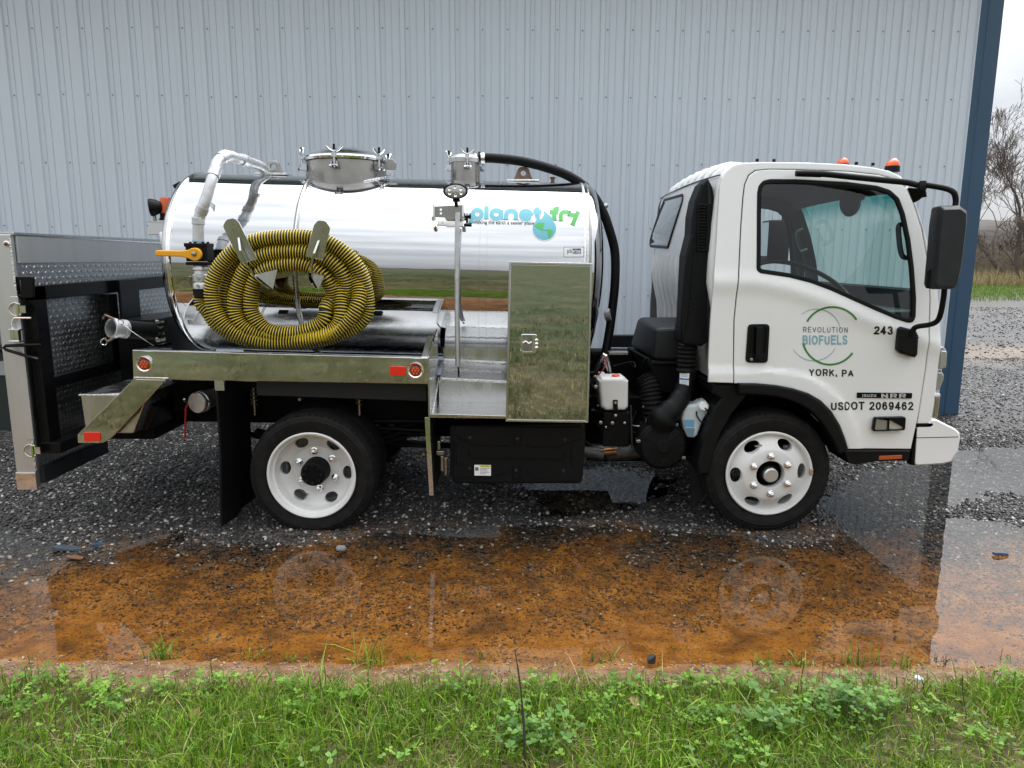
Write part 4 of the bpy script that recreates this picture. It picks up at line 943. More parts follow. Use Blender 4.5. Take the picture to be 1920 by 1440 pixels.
# rear mud flap: rubber sheet across the wheel track
f0 = at(403, 716, 4.46); f1 = at(417, 993, 4.46); xx = (f0.x+f1.x)/2
V = []; nz_, ny_ = 14, 8
for i in range(nz_+1):
    for j in range(ny_+1):
        z = f0.z+.02+(f1.z-f0.z)*i/nz_; y = 4.46+.56*j/ny_; x = f0.x+(f1.x-f0.x)*i/nz_+.012*sin(j*1.1+i*.35)*i/nz_
        V.append((x, y, z))
F = [(i*(ny_+1)+j, i*(ny_+1)+j+1, (i+1)*(ny_+1)+j+1, (i+1)*(ny_+1)+j) for i in range(nz_) for j in range(ny_)]
n0 = len(V); V += [(x+.012, y, z) for x, y, z in V]; F += [tuple(n0+k for k in f[::-1]) for f in F]
E = [i*(ny_+1) for i in range(nz_+1)]; F += [(E[i], E[i+1], n0+E[i+1], n0+E[i]) for i in range(nz_)]
MB().add(V, F).obj('mud_flap', FLAP, TR, ang=50)
MB().box((f0.x+.0, 4.45, f0.z-.055), (f0.x+.06, 4.47, f0.z+.015)).obj('flap_bracket', ALUBR, TR, bevel=.003)
# forward flap: aluminium strip and black sheet
g0 = at(796.5, 782, 4.46); g1 = at(812, 920, 4.46)
MB().hexa([(g0.x+.022,4.45,g1.z-.03),(g0.x+.050,4.45,g1.z-.03),(g0.x+.050,4.462,g1.z-.03),(g0.x+.022,4.462,g1.z-.03),(g0.x,4.45,g0.z),(g0.x+.030,4.45,g0.z),(g0.x+.030,4.462,g0.z),(g0.x,4.462,g0.z)]).obj('flap_strip', ALUBR, TR, bevel=.002)
MB().hexa([(g0.x+.045,4.463,g1.z-.02),(g0.x+.053,4.463,g1.z-.02),(g0.x+.053,5.0,g1.z-.02),(g0.x+.045,5.0,g1.z-.02),(g0.x+.020,4.463,g0.z+.10),(g0.x+.028,4.463,g0.z+.10),(g0.x+.028,5.0,g0.z+.10),(g0.x+.020,5.0,g0.z+.10)]).obj('mud_flap', FLAP, TR)

# tool box
tb = [(955,491.5),(1110.5,494.5),(1102.5,792.5),(948.5,790)]
TB = prism_y(tb, YS, YS+.50).obj('tool_box', ALUPOL, TR, bevel=.004)
def inset(q, d):
    c = (sum(p[0] for p in q)/len(q), sum(p[1] for p in q)/len(q)); return [(x+(d if x < c[0] else -d), y+(d if y < c[1] else -d)) for x, y in q]
plate_y('box_door', inset(tb, 4.5), YS-.006, .006, BOXDOOR, TB, .002)
o_ = tb+[]; fr_o = [(954.5,490.5),(1111,493.5),(1103,793),(948,790.5)]
for a_, b_ in ((0,1),(1,2),(2,3),(3,0)):
    A, B = fr_o[a_], fr_o[b_]; iA, iB = inset(fr_o, 4)[a_], inset(fr_o, 4)[b_]
    prism_y([A, B, iB, iA], YS-.010, YS-.0005).obj('door_edge', ALUBR, TB, bevel=.002)
lt = plate_y('latch', rounded([(977,626.5),(1007,627),(1005,662.5),(976,662)], 4), YS-.012, .006, CHROME, TB, .002, holes=[rounded([(980.5,630),(999,630.3),(998,659),(980,658.7)], 2)])
plate_y('latch_dish', [(980,629.5),(999.5,630),(998.5,659.5),(979.5,659)], YS-.0068, .001, STEEL, TB, 0)
P = smoothline([at(981,643,YS-.016), at(986,640.5,YS-.02), at(991,644,YS-.018), at(997,641.5,YS-.018)], 6); MB().tube(P, .006, 8).obj('latch_paddle', CHROME, TB)
for py in (638, 645, 652): MB().lathe([(0,.011),(-.008,.011),(-.012,.005)], at(1006, py, YS-.007), (0,1,0), 12).obj('latch_screw', CHROME, TB)
# cab-side step
m = MB()
s0_ = at(806, 781, YS+.0); s1_ = at(949, 783, YS+.0)
tz0 = s0_.z; tz1 = s1_.z
yb = 4.90
st = MB().hexa([(s0_.x,YS+.02,tz0-.012),(s1_.x,YS+.02,tz1-.012),(s1_.x,yb,tz1-.012),(s0_.x,yb,tz0-.012),(s0_.x,YS+.02,tz0),(s1_.x,YS+.02,tz1),(s1_.x,yb,tz1),(s0_.x,yb,tz0)]).obj('step', ALUBR, TR, bevel=.002)
prism_y([(806,775.5),(950,779.5),(950,785.5),(806,782)], YS+.005, YS+.019).obj('step_nosing', ALUPOL, st, bevel=.003)
# back wall of the step: low sheet, ledge, then the apron that follows the barrel
z2 = at(880, 720, yb).z; bw = [(822,704),(948,705),(948,752),(822,750)]
MB().hexa([(s0_.x+.01,yb-.012,tz0),(s1_.x,yb-.012,tz1),(s1_.x,yb,tz1),(s0_.x+.01,yb,tz0),(s0_.x+.01,yb-.012,z2+.03),(s1_.x,yb-.012,z2+.01),(s1_.x,yb,z2+.01),(s0_.x+.01,yb,z2+.03)]).obj('step_back', ALUBR, st, bevel=.002)
z3 = at(880, 690, yb+.03).z
MB().hexa([(s0_.x+.02,yb-.015,z2+.03),(s1_.x,yb-.015,z2+.01),(s1_.x,yb+.25,z3-.0),(s0_.x+.02,yb+.25,z3+.02),(s0_.x+.02,yb-.015,z2+.045),(s1_.x,yb-.015,z2+.025),(s1_.x,yb+.25,z3+.02),(s0_.x+.02,yb+.25,z3+.04)]).obj('step_ledge', ALUBR, st, bevel=.003)
MB().hexa([(s0_.x+.02,yb+.24,z3+.0),(s1_.x,yb+.24,z3-.02),(s1_.x,yb+.26,z3-.02),(s0_.x+.02,yb+.26,z3+.0),(s0_.x+.02,yb+.24,z3+.14),(s1_.x,yb+.24,z3+.12),(s1_.x,yb+.26,z3+.12),(s0_.x+.02,yb+.26,z3+.14)]).obj('tank_apron', ALUBR, st)
for z_, y_ in ((z2+.035, yb-.018), (z3+.03, yb+.14)):
    MB().tube([(s0_.x+.03+(s1_.x-s0_.x-.03)*t, y_+.004*sin(40*t), z_-.02*t+.002*sin(60*t)) for t in np.linspace(0, 1, 40)], .006, 6).obj('weld_bead', WELD, st)
# left cheek: two triangular plates
c0 = at(804, 783, YS+.004); c1 = at(803, 720, YS+.004); c2_ = at(826, 652, yb); 
MB().hexa([(c0.x-.002,YS+.002,c0.z-.16),(c0.x+.008,YS+.002,c0.z-.16),(c0.x+.008,yb,tz0),(c0.x-.002,yb,tz0),(c1.x-.002,YS+.002,c1.z+.17),(c1.x+.008,YS+.002,c1.z+.17),(c1.x+.008,yb,c1.z+.27),(c1.x-.002,yb,c1.z+.27)]).obj('step_cheek', ALUBR, st, bevel=.002)
MB().bar((c0.x+.02,YS+.06,tz0+.01), (c0.x+.02,yb-.02,z2+.05), .008, .008).obj('weld_bead', WELD, st)
# upright with work lamp
up0 = at(858, 398, 4.80); up1 = at(858.5, 687, 4.80)
post = MB().tube([up0, at(857, 480, 4.80), at(857, 580, 4.80), up1], .0165, 20).obj('lamp_post', ALUWELD, TR)
MB().tube(smoothline([at(858.5,686,4.83), at(860,697,4.825), at(860,707,4.83)], 6), .0055, 8).obj('lamp_cable', BLACKP, post)
br = plate_y('lamp_bracket', [(813,387),(868,384),(869,411),(852,411),(849,413),(836,413),(834,408),(813,407)], 4.865, .006, STEEL, TR, .001, holes=[ellipse(826.5,393,2,2,12), ellipse(826.5,400,2,2,12)])
for px in (813, 868): prism_y([(px-2,384),(px+2,383),(px+2,413),(px-2,411)], 4.82, 4.872).obj('bracket_ear', CHROME, br, bevel=.002)
for px in (813, 868): MB().tube([at(px, 410, 4.82), at(px, 410, 4.865)], .014, 10).obj('bracket_roll', CHROME, br)
m = MB()
for k in range(5): m.hexa([at(871+k*2.6,405,4.865)+Vector(v) for v in ((0,0,0),(.006,0,0),(.006,.02,0),(0,.02,0),(0,0,.018),(.003,0,.022),(.003,.02,.022),(0,.02,.018))])
prism_y([(868,404),(883,404),(883,410),(868,409)], 4.865, 4.885, m); m.obj('bracket_comb', BLACKP, br, kind='stuff')
lp_ = at(854, 358.5, 4.83); k = 1/ppm(4.83, 358)
def oval_lamp(name, c, rx, rz, parent, depth=.06, face=Vector((0,-1,0)), lens=LENS):
    f = face.normalized(); t = f.cross(Vector((0,0,1))).normalized(); u = t.cross(f)
    def ringv(s, off): return [Vector(c)+t*rx*s*cos(a)+u*rz*s*sin(a)+f*off for a in np.linspace(0, 2*pi, 37)[:-1]]
    rs = [(.05,-depth),(.55,-depth*.9),(.85,-depth*.5),(1.0,-.008),(1.0,.006),(.93,.010),(.86,.008),(.85,.001)]
    V = []; F = []
    for s, o_ in rs: V += ringv(s, o_)
    for i in range(len(rs)-1): F += [(36*i+j, 36*i+(j+1) % 36, 36*(i+1)+(j+1) % 36, 36*(i+1)+j) for j in range(36)]
    L_ = MB().add(V, F).obj(name, BLACKP, parent, ang=35)
    V = []; F = []; rr = [(.86,.002),(.6,.006),(.3,.0075),(.01,.008)]
    for s, o_ in rr: V += ringv(s, o_)
    for i in range(3): F += [(36*i+j, 36*i+(j+1) % 36, 36*(i+1)+(j+1) % 36, 36*(i+1)+j) for j in range(36)]
    MB().add(V, F).obj('lamp_lens', lens, L_, ang=50)
    for j in range(6):
        a = 2*pi*j/6+.5; q = Vector(c)+t*rx*.52*cos(a)+u*rz*.52*sin(a)+f*.006
        MB().lathe([(0, rz*.23),(.004, rz*.21),(.001, rz*.15),(-.0005, .001)], q, f, 16).obj('lamp_cell', CHROME, L_, ang=40)
    return L_
wl = oval_lamp('work_lamp', lp_, 23.5*k, 14.5*k, TR)
MB().tube([at(854,372,4.85), at(856,387,4.865)], .012, 10).obj('lamp_foot', BLACKP, wl)
MB().box(at(849,378,4.85)-Vector((0,.01,.0)), at(863,374,4.88)+Vector((0,.01,0))).obj('lamp_clip', BLACKP, wl)

# black fuel tank cover with pressed ribs
FC = [(843,797),(1098,793),(1098,830),(1092,908),(852,907),(843,890)]
fc = plate_y('fuel_tank', rounded(FC, [8,10,6,12,12,8]), 4.52, .42, BLACKP, TR, .015)
def crease(pts, w=.011):
    P = [at(780+x/4, 560+y/4, 4.519) for x, y in pts]; m = MB()
    return m.tube(P, w*.5, 6).obj('pressed_rib', BLACKP, fc, ang=60)
for c_ in ([(300,1030),(430,1100),(680,1105)], [(830,1085),(830,1108),(1080,1110),(1225,1055)], [(395,1150),(400,1195),(1105,1205),(1120,1165)], [(300,1340),(560,1340),(680,1300)], [(830,1265),(830,1300),(950,1355),(1205,1360)],
           [(298,1085),(298,1240),(350,1245)], [(1165,1105),(1168,1260),(1210,1265)], [(730,1015),(735,1105),(785,1105),(790,1010)], [(728,1250),(730,1350),(780,1350),(785,1250)], [(295,960),(280,1000),(275,1345)], [(270,955),(1235,965)]): crease(c_)
for x, y in ((405,1042),(760,1050),(1118,1058),(403,1275),(752,1288),(1105,1292)): MB().lathe([(0,.012),(-.006,.010),(-.008,.004)], at(780+x/4, 560+y/4, 4.519), (0,1,0), 12).obj('rivet', GREYP, fc)
fnF = lambda px, py: at(px, py, 4.5165)
fnF2 = lambda px, py: at(px, py, 4.515)
fnF3 = lambda px, py: at(px, py, 4.5135)
def quad(name, pts, fn, m, parent): return MB().add([fn(*p) for p in pts], [tuple(range(len(pts)))]).obj(name, m, parent)
quad('warning_label', [(889.5,871.5),(920.5,872),(920.5,892),(889.5,891.5)], fnF, PWHITE, fc)
quad('label_band', [(899,872.3),(920,872.7),(920,875.8),(899,875.4)], fnF2, PYEL, fc)
text('lettering', 'CAUTION', (902,872.8,917,875.2), fnF3, PBLACK, fc)
for i in range(5): quad('label_line', [(900,877.4+i*2.6),(918-(i*5) % 7,877.6+i*2.6),(918-(i*5) % 7,878.3+i*2.6),(900,878.1+i*2.6)], fnF2, PGREY, fc)
quad('label_mark', [(891,876),(897,876),(897,882.5),(891,882.5)], fnF2, PGREY, fc)
# bracket bits beside the cover
p = at(825, 850, 4.56)
for dx, dz, w, h in ((0,.0,.05,.03),(.012,-.07,.02,.10),(.035,-.09,.018,.12),(-.008,.05,.02,.06)): MB().box(p+Vector((dx-w/2,0,dz-h/2)), p+Vector((dx+w/2,.03,dz+h/2))).obj('cover_clip', STEEL, TR, bevel=.004)

# ---------------- suction pipe, valve, coupling at the rear of the tank
yp = YC-R_T-.16
pr_ = 10.2/ppm(yp, 430)
sp_path = [at(372,452,yp), at(372,424,yp), at(373,412,yp), at(377,398,yp), at(384,380,yp), at(395,345,yp+.03), at(403,318,yp+.08), at(408,304,yp+.12), at(416,296,yp+.17), at(428,292,yp+.24), at(450,299,yp+.36), at(470,305,YC-.25), at(492,314,YC-.10), at(498,330,YC-.05)]
pipe = MB().tube(smoothline(sp_path, 5), pr_, 24).obj('suction_pipe', ALUWELD, TR, ang=50)
def sleeve(a, b, r, m=ALUWELD, name='pipe_sleeve', parent=pipe): return MB().tube([a, b], r, 24).obj(name, m, parent, bevel=.002)
sleeve(at(372,421,yp), at(372,408,yp), pr_*1.14); sleeve(at(376,400,yp), at(381,388,yp), pr_*1.14); sleeve(at(399,332,yp+.05), at(405,314,yp+.10), pr_*1.15)
sleeve(at(372,455,yp), at(372,451,yp), pr_*1.05, mat('thread_tape', (.22,.42,.52), .6))
sleeve(at(412,298,yp+.15), at(424,292,yp+.22), pr_*1.18); sleeve(at(452,299,yp+.37), at(460,302,yp+.42), pr_*1.18)
g = at(397, 380, yp+.01); MB().hexa([at(391,376,yp)+Vector((0,0,0)), at(404,385,yp+.14), at(404,385,yp+.15), at(391,376,yp+.01), at(394,386,yp), at(402,398,yp+.14), at(402,398,yp+.15), at(394,386,yp+.01)]).obj('pipe_stay', STEEL, pipe)
v0 = at(378, 475, yp)
vb = MB().box((at(355,475,yp).x, yp-.055, at(370,490,yp).z), (at(395,475,yp).x, yp+.055, at(370,459,yp).z))
vb.box((at(353,475,yp).x, yp-.06, at(370,463,yp).z), (at(395.5,475,yp).x, yp+.06, at(370,456,yp).z)); vb.box((at(354,475,yp).x, yp-.06, at(370,497,yp).z), (at(394,475,yp).x, yp+.06, at(370,491,yp).z))
valve = vb.obj('ball_valve', BLACKP, TR, bevel=.005)
for px in (357, 366, 381, 390): MB().lathe([(0,.009),(.012,.009)], at(px, 457, yp-.04), (0,0,1), 8).obj('valve_bolt', BLACKG, valve)
hd = [(290.5,471.5),(293,469),(338,470),(352,468.5),(358,465.5)]+[(365+12.5*cos(a), 477+12.5*sin(a)) for a in np.linspace(-pi*.62, pi*.62, 14)]+[(358,488.5),(352,484.5),(338,481.5),(293,480),(290.5,477.5)]
lv = plate_y('valve_lever', hd, yp-.085, .022, YELLOW, valve, .007)
MB().lathe([(0,.016),(-.012,.015),(-.014,.012)], at(364, 476, yp-.085), (0,1,0), 6).obj('lever_nut', STEEL, valve)
MB().tube([at(364,476,yp-.07), at(364,476,yp-.04)], .026, 16).obj('valve_stem', BLACKG, valve)
cpl = at(376, 500, yp); cz = lambda y: at(376, y, yp).z
rr = 15/ppm(yp, 520)
cp = MB().lathe([(cz(497), rr*.8),(cz(503), rr*.95),(cz(506), rr*.95),(cz(508), rr*.8),(cz(514), rr*.85),(cz(516), rr*1.02),(cz(527), rr*1.02),(cz(529), rr*.9),(cz(533), rr*1.05),(cz(543), rr*1.05)], (cpl.x, yp, 0), (0,0,1), 28).obj('cam_coupling', ALUWELD, TR, ang=30)
MB().lathe([(cz(541), rr*1.08),(cz(556), rr*1.08),(cz(558), rr*.95)], (cpl.x, yp, 0), (0,0,1), 28).obj('rubber_cuff', RUBBER, cp, ang=30)
for s_ in (-1, 1): MB().tube([(cpl.x+s_*rr*1.05, yp-.01, cz(538)), (cpl.x+s_*rr*1.25, yp-.02, cz(530)), (cpl.x+s_*rr*1.1, yp-.03, cz(518))], .009, 8).obj('cam_lever', STEEL, cp)
for y_ in (522, 536): MB().lathe([(0,.012),(-.01,.012)], at(372, y_, yp-rr*1.02), (0,1,0), 8).obj('cam_pin', CHROME, cp)

# hose hooks: flat arms with a rounded tip, a stiffening fin and a bracket back to the barrel
def hook(name, arm, fin, brk, Yt, parent):
    h = bpy.data.objects.new(name, None); COL.objects.link(h); h.parent = parent; h.location = at(*arm[0], Yt)-worldloc(parent)
    plate_y('hook_arm', arm, Yt, .010, ALUBR, h, .002)
    P = [at(a, b, Yt-.004) for a, b in fin]; V = []
    m = MB(); 
    for i, p in enumerate(P): V += [p, p+Vector((.012,0,0)), p+Vector((.012,-.05 if 0 < i < len(P) else -.004,0)), p+Vector((0,-.05 if 0 < i < len(P) else -.004,0))]
    for i in range(len(P)-1): m.add(V[4*i:4*i+8], [(0,1,5,4),(1,2,6,5),(2,3,7,6),(3,0,4,7),(3,2,1,0),(4,5,6,7)])
    m.obj('hook_fin', ALUPOL, h)
    m = MB()
    A, B, Cc = [at(a, b, Yt-.02) for a, b in brk[:3]]; T = [tank_hit(a, b, R_T) for a, b in brk[3:]]
    m.add([A, B, Cc, T[0], T[1], T[2]], [(0,1,2),(0,3,4,1),(1,4,5,2),(2,5,3,0),(3,5,4)]); m.obj('hook_bracket', ALUBR, h)
    z0 = at(540, 500, Yt).z; hw = worldloc(h)
    for c in h.children:                      # arms lean out at the top
        if c.name.startswith('hook_bracket'): continue
        for v in c.data.vertices: v.co.y -= .16*(v.co.z+hw.z-z0)
        c.data.update()
    return h
hook('hose_hook', rounded([(422,424),(430,412),(444,409),(452,416),(483,486),(452,494)], [9,10,10,8,2,2]), [(449,446),(456,470),(466,495),(480,520),(505,542)], [(478,515),(520,505),(512,542),(500,505),(530,508),(512,525)], 4.46, TR)
hook('hose_hook', rounded([(592,422),(600,413),(614,415),(622,427),(606,488),(573,481)], [8,9,9,9,2,2]), [(598,451),(592,475),(585,500),(582,522),(590,540)], [(580,512),(608,518),(597,543),(580,505),(608,505),(596,520)], 4.47, TR)

# beacon, lamp and bracket behind the rear head
bk = prism_y([(277,415),(308,416),(307,441),(278,440)], 5.35, 5.47).obj('beacon_bracket', ALUPOL, TR, bevel=.003)
prism_y([(274,414),(310,415),(310,418),(274,417)], 5.33, 5.50).obj('bracket_top', ALUBR, bk)
p = at(311, 386, 5.42); r_ = 10.5/ppm(5.42, 386)
bc = MB().lathe([(at(311,413,5.42).z, r_*1.1),(at(311,401,5.42).z, r_*1.1),(at(311,400,5.42).z, r_)], (p.x, 5.42, 0), (0,0,1), 24).obj('beacon', BLACKP, TR)
MB().lathe([(at(311,400,5.42).z, r_*.98),(at(311,373,5.42).z, r_*.95),(at(311,370.5,5.42).z, r_*.8),(at(311,370,5.42).z, .001)], (p.x, 5.42, 0), (0,0,1), 28).obj('beacon_lens', mat('beacon_amber', (.55,.085,.012), .3), bc, ang=40)
l2 = at(283, 389, 5.38); ol = oval_lamp('rear_lamp', l2, .062, .062, TR, face=Vector((-.9,-.3,-.1)), depth=.08)
MB().tube(smoothline([at(292,388,5.4), at(303,392,5.4), at(305,403,5.4), at(299,412,5.4)], 5), .006, 8).obj('lamp_cable', BLACKP, ol)
MB().tube([at(288,398,5.4), at(291,414,5.4)], .012, 8).obj('lamp_foot', STEEL, ol)
p = at(332, 348, 5.45); MB().tube([p+Vector((-.02,0,-.01)), p+Vector((.03,0,.015))], .018, 10).obj('rear_plug', BLACKP, TR)
hs = [at(303,437,5.05), at(307,458,5.02), at(312,486,5.0), at(313,520,4.98)]
MB().tube(smoothline(hs, 6), .020, 14).obj('sight_tube', ALUWELD, TR)

# vent hose from the dome over the front head and down
vh = [at(896,296,YC-.05), at(930,297,YC-.05), at(980,303,YC-.05), at(1030,316,YC-.05), at(1070,332,YC-.04), at(1105,358,YC-.0), at(1128,392,YC+.02), at(1143,432,YC+.02), at(1153,475,YC+.02), at(1153,530,YC), at(1148,580,YC-.02), at(1142,625,YC-.05), at(1130,690,YC-.1)]
vho = MB().tube(smoothline(vh, 8), 8.6/ppm(YC, 330), 20).obj('vent_hose', BLACKP, TR)
MB().tube([at(902,297,YC-.05), at(909,297,YC-.05)], 10.5/ppm(YC, 330), 20).obj('hose_clamp', CHROME, vho)
MB().tube([at(1123,391,YC+.02), at(1139,384,YC+.02)], .018, 8).obj('hose_stay', ALUWELD, vho)
MB().tube([at(1137,592,YC-.02), at(1147,590,YC-.04)], .05, 14).obj('hose_clip', ALUWELD, vho)
MB().tube(smoothline([at(1120,370,YC+.1), at(1150,450,YC+.1), at(1158,520,YC+.1), at(1146,600,YC+.05), at(1136,660,YC)], 6), .012, 8).obj('red_line', REDD, vho)

# ---------------- raised liftgate at the tail, seen across the deck
GX_ = -3.035
def gz(px, py): p = atx(px, py, GX_); return p.y, p.z
gn = 4.47; gf = 6.45
gt = at(28, 440, gn).z; gb = at(62, 908, gn).z
yb_end = atx(197, 852, GX_).y
LG = bpy.data.objects.new('liftgate', None); COL.objects.link(LG); LG.parent = TR; LG.location = Vector((GX_, YC, 1.1))-worldloc(TR)
# plate with a stepped lower edge
plate_x('gate_plate', [[(gn+.02,gb+.02),(yb_end,gb+.03),(yb_end,gb+.16),(gf,gb+.45),(gf,gt-.02),(gn+.02,gt)]], GX_, .02, TREADM, LG, .001)
zt1 = gz(200, 478)[1]
plate_x('top_band', [[(gn+.03, gt-.17),(gf-.05, gt-.17),(gf-.05,gt-.03),(gn+.03,gt-.005)]], GX_+.014, .012, SATIN, LG, .002)
MB().box((GX_-.12, gn+.0, gt-.002), (GX_+.02, gf, gt+.016)).obj('top_lip', ALUBR, LG, bevel=.003)
# raised lozenges of the tread plate
def treads(y0, y1, z0, z1, sp=.0365):
    V = []; T = []; c = 0; r = np.random.default_rng(3)
    ny_, nz_ = int((y1-y0)/sp), int((z1-z0)/sp)
    for i in range(ny_):
        for j in range(nz_):
            yy = y0+(i+.5)*sp; zz = z0+(j+.5)*sp; a = radians(48 if (i+j) % 2 else 132); dy, dz = cos(a), sin(a); l, w, h = .0185, .0062, .0042
            V += [(GX_+.0005, yy-dy*l, zz-dz*l), (GX_+.0005, yy-dz*w, zz+dy*w), (GX_+.0005, yy+dy*l, zz+dz*l), (GX_+.0005, yy+dz*w, zz-dy*w), (GX_+h, yy-dy*l*.5, zz-dz*l*.5), (GX_+h, yy+dy*l*.5, zz+dz*l*.5)]
            for f in ((0,3,4),(3,2,5),(3,5,4),(2,1,5),(1,0,4),(1,4,5)): T.append(tuple(c+q for q in f))
            c += 6
    return fastmesh(V, T)
link('tread_pattern', treads(gn+.06, gf-.05, gb+.48, gt-.175), LOZ, LG, kind='stuff')
link('tread_pattern', treads(gn+.06, yb_end-.02, gb+.10, gb+.47), LOZ, LG, kind='stuff')
MB().box((GX_-.01, gn+.02, gb), (GX_+.03, yb_end, gb+.10)).obj('lower_edge', GREYP, LG, bevel=.004)
# column: near edge of the platform
cx0 = at(0, 470, gn).x; cx1 = at(35, 470, gn).x
col = MB().hexa([(GX_-.118,gn-.02,gb-.02),(GX_+.004,gn-.02,gb-.02),(GX_+.004,gn+.02,gb-.02),(GX_-.118,gn+.02,gb-.02),(GX_-.118,gn-.02,gt),(GX_+.004,gn-.02,gt),(GX_+.004,gn+.02,gt),(GX_-.118,gn+.02,gt)]).obj('gate_column', SATIN, LG, bevel=.004)
MB().box((GX_-.121, gn-.028, gb-.03), (GX_+.008, gn-.0205, gb+.085)).obj('column_foot', ALUPOL, LG, bevel=.003)
MB().box((GX_-.030, gn-.027, .60), (GX_+.020, gn-.0205, 1.50)).obj('column_strip', SATIN, LG, bevel=.003)
MB().tube([(GX_+.006, gn-.018, z+.003*sin(z*90)) for z in np.linspace(gb+.1, gt-.02, 60)], .006, 6).obj('weld_bead', WELD, LG)
p = at(13, 457, gn-.02); MB().lathe([(0,.018),(-.006,.018),(-.008,.013)], p, (0,1,0), 20).obj('marker_bezel', CHROME, LG); MB().lathe([(-.006,.013),(-.014,.009),(-.016,.001)], p, (0,1,0), 16).obj('marker_lens', mat('dark_red_lens', (.16,.008,.006), .15, coat=.5), LG)
def dring(px, py, s=1.0):
    c = at(px, py, gn-.035); n = 22; P = [c+Vector((.040*s*cos(a), -.004, .042*s*sin(a))) for a in np.linspace(.25*pi, 1.75*pi, n)]
    P = [c+Vector((.03*s,0,.03*s))]+[c+Vector((-.042*s*sin(t), 0, .040*s*cos(t))) for t in np.linspace(0, pi, 16)]+[c+Vector((.03*s,0,-.03*s))]
    r_ = MB().tube(P, .005, 8).obj('lashing_ring', mat('zinc', (.62,.56,.42), .3, 1.0) if 'zinc' not in MATS else MATS['zinc'], LG)
    MB().tube([c+Vector((.012*s,.0,.035*s)), c+Vector((.012*s,.0,-.035*s))], .012, 8).box(c+Vector((0,.004,-.022)), c+Vector((.055*s,.012,.022))).obj('ring_bracket', CHROME, LG)
    return r_
dring(30, 580); dring(58, 845)
b = [at(58,596,gn-.03), at(27,596,gn-.04), at(24,602,gn-.04), at(25,640,gn-.04)]
MB().tube(b, .0065, 8).obj('lock_pin', CHROME, LG)
m = MB()
for y_ in (618, 640): m.box(at(17,y_,gn-.06)-Vector((0,.012,.004)), at(38,y_,gn-.06)+Vector((0,.03,.004)))
for px in (24, 31): m.box(at(px,640,gn-.05)-Vector((.010,.005,0)), at(px,618,gn-.05)+Vector((.010,.02,0)))
m.obj('lock_bracket', CHROME, LG, bevel=.002)
# black lifting frame in front of the plate
fx = GX_+.055
def fbar(name, a, b, w, t=.05): 
    A = gz(*a); B = gz(*b); return MB().bar((fx, A[0], A[1]), (fx, B[0], B[1]), t, w, up=(1,0,0) if abs(A[0]-B[0]) < abs(A[1]-B[1]) else (0,0,1)).obj(name, BLACKG, LG, bevel=.004)
yN = atx(66, 540, fx).y; yN2 = 4.62
def pb(name, y0, z0, y1, z1, x0=fx-.03, x1=fx+.03): return MB().box((x0, min(y0,y1), min(z0,z1)), (x1, max(y0,y1), max(z0,z1))).obj(name, BLACKG, LG, bevel=.004)
zt_ = atx(75, 535, fx).z; zb_ = atx(95, 840, fx).z
pb('frame_post', 4.50, zb_, 4.615, zt_); 
MB().hexa([(fx-.03,4.50,zt_-.09),(fx+.03,4.50,zt_-.09),(fx+.03,gf,zt_-.075),(fx-.03,gf,zt_-.075),(fx-.03,4.50,zt_),(fx+.03,4.50,zt_),(fx+.03,gf,zt_+.02),(fx-.03,gf,zt_+.02)]).obj('frame_top', BLACKG, LG, bevel=.004)
zm = atx(95, 712, fx).z
pb('frame_middle', 4.616, zm-.055, 5.60, zm+.02); pb('frame_bottom', 4.49, zb_-.02, 5.05, zb_+.05, fx-.03, fx+.10)
yv = atx(203, 560, fx).y; pb('frame_upright', yv-.06, zm+.021, yv+.07, zt_-.095)
y1 = atx(226, 560, fx+.08).y; y2 = atx(262, 560, fx+.08).y; zq = atx(245, 597, fx+.08).z
pb('lift_column', y1, zq-.65, y2, zt_+.01, fx+.062, fx+.082)
pb('pump_housing', y1-.12, zq-.75, y2+.75, zq+.01, fx+.10, fx+.34)
p = at(35, 548, 4.46); hp = plate_y('pull_handle', rounded([(26,519),(62,519),(62,558),(30,560)], 3), 4.462, .02, BLACKG, LG, .003, holes=[rounded([(33,524),(38,524),(40,553),(35,554)], 2)])
m = MB(); A = at(7, 652, 4.40); B = at(76, 646, 4.47); D = at(70, 674, 4.47)
m.tube([B, A+Vector((.012,0,.012)), A, A+Vector((.012,0,-.012)), D], .010, 8); m.obj('foot_loop', BLACKG, LG)
# suction stub with dust cap chain
o0 = at(208, 615, 4.66); ax_ = Vector((.45, .9, -.16))
cs = MB().lathe([(.0,.052),(.002,.064),(.025,.066),(.028,.058),(.075,.057),(.078,.062),(.10,.062),(.105,.056),(.17,.054)], o0, ax_, 32, caps=False).lathe([(0,.052),(.16,.050)], o0, ax_, 32, caps=False).obj('cam_stub', ALUWELD, TR, ang=35)
MB().lathe([(.10,.060),(.30,.060)], o0, ax_, 24).obj('stub_hose', BLACKP, cs)
for s_ in (-1, 1): MB().tube([o0+Vector((.02,.0,s_*.060)), o0+Vector((-.02,-.02,s_*.085)), o0+Vector((-.035,-.02,s_*.06))], .008, 8).obj('cam_ear', RUSTY, cs)
c = at(194.5, 641, 4.64); MB().tube([c+Vector((.020*cos(a),0,.020*sin(a))) for a in np.linspace(0, 2*pi, 20)[:-1]], .003, 6, closed=True).obj('pull_ring', CHROME, cs)
c = at(226, 604, 4.66); MB().tube([c+Vector((.020*cos(a),0,.016*sin(a))) for a in np.linspace(0, 2*pi, 20)[:-1]], .003, 6, closed=True).obj('pull_ring', RUSTY, cs)
MB().tube(smoothline([at(230,607,4.66), at(248,622,4.66), at(275,640,4.68), at(300,655,4.75)], 6), .0025, 6).obj('cap_chain', STEEL, cs)
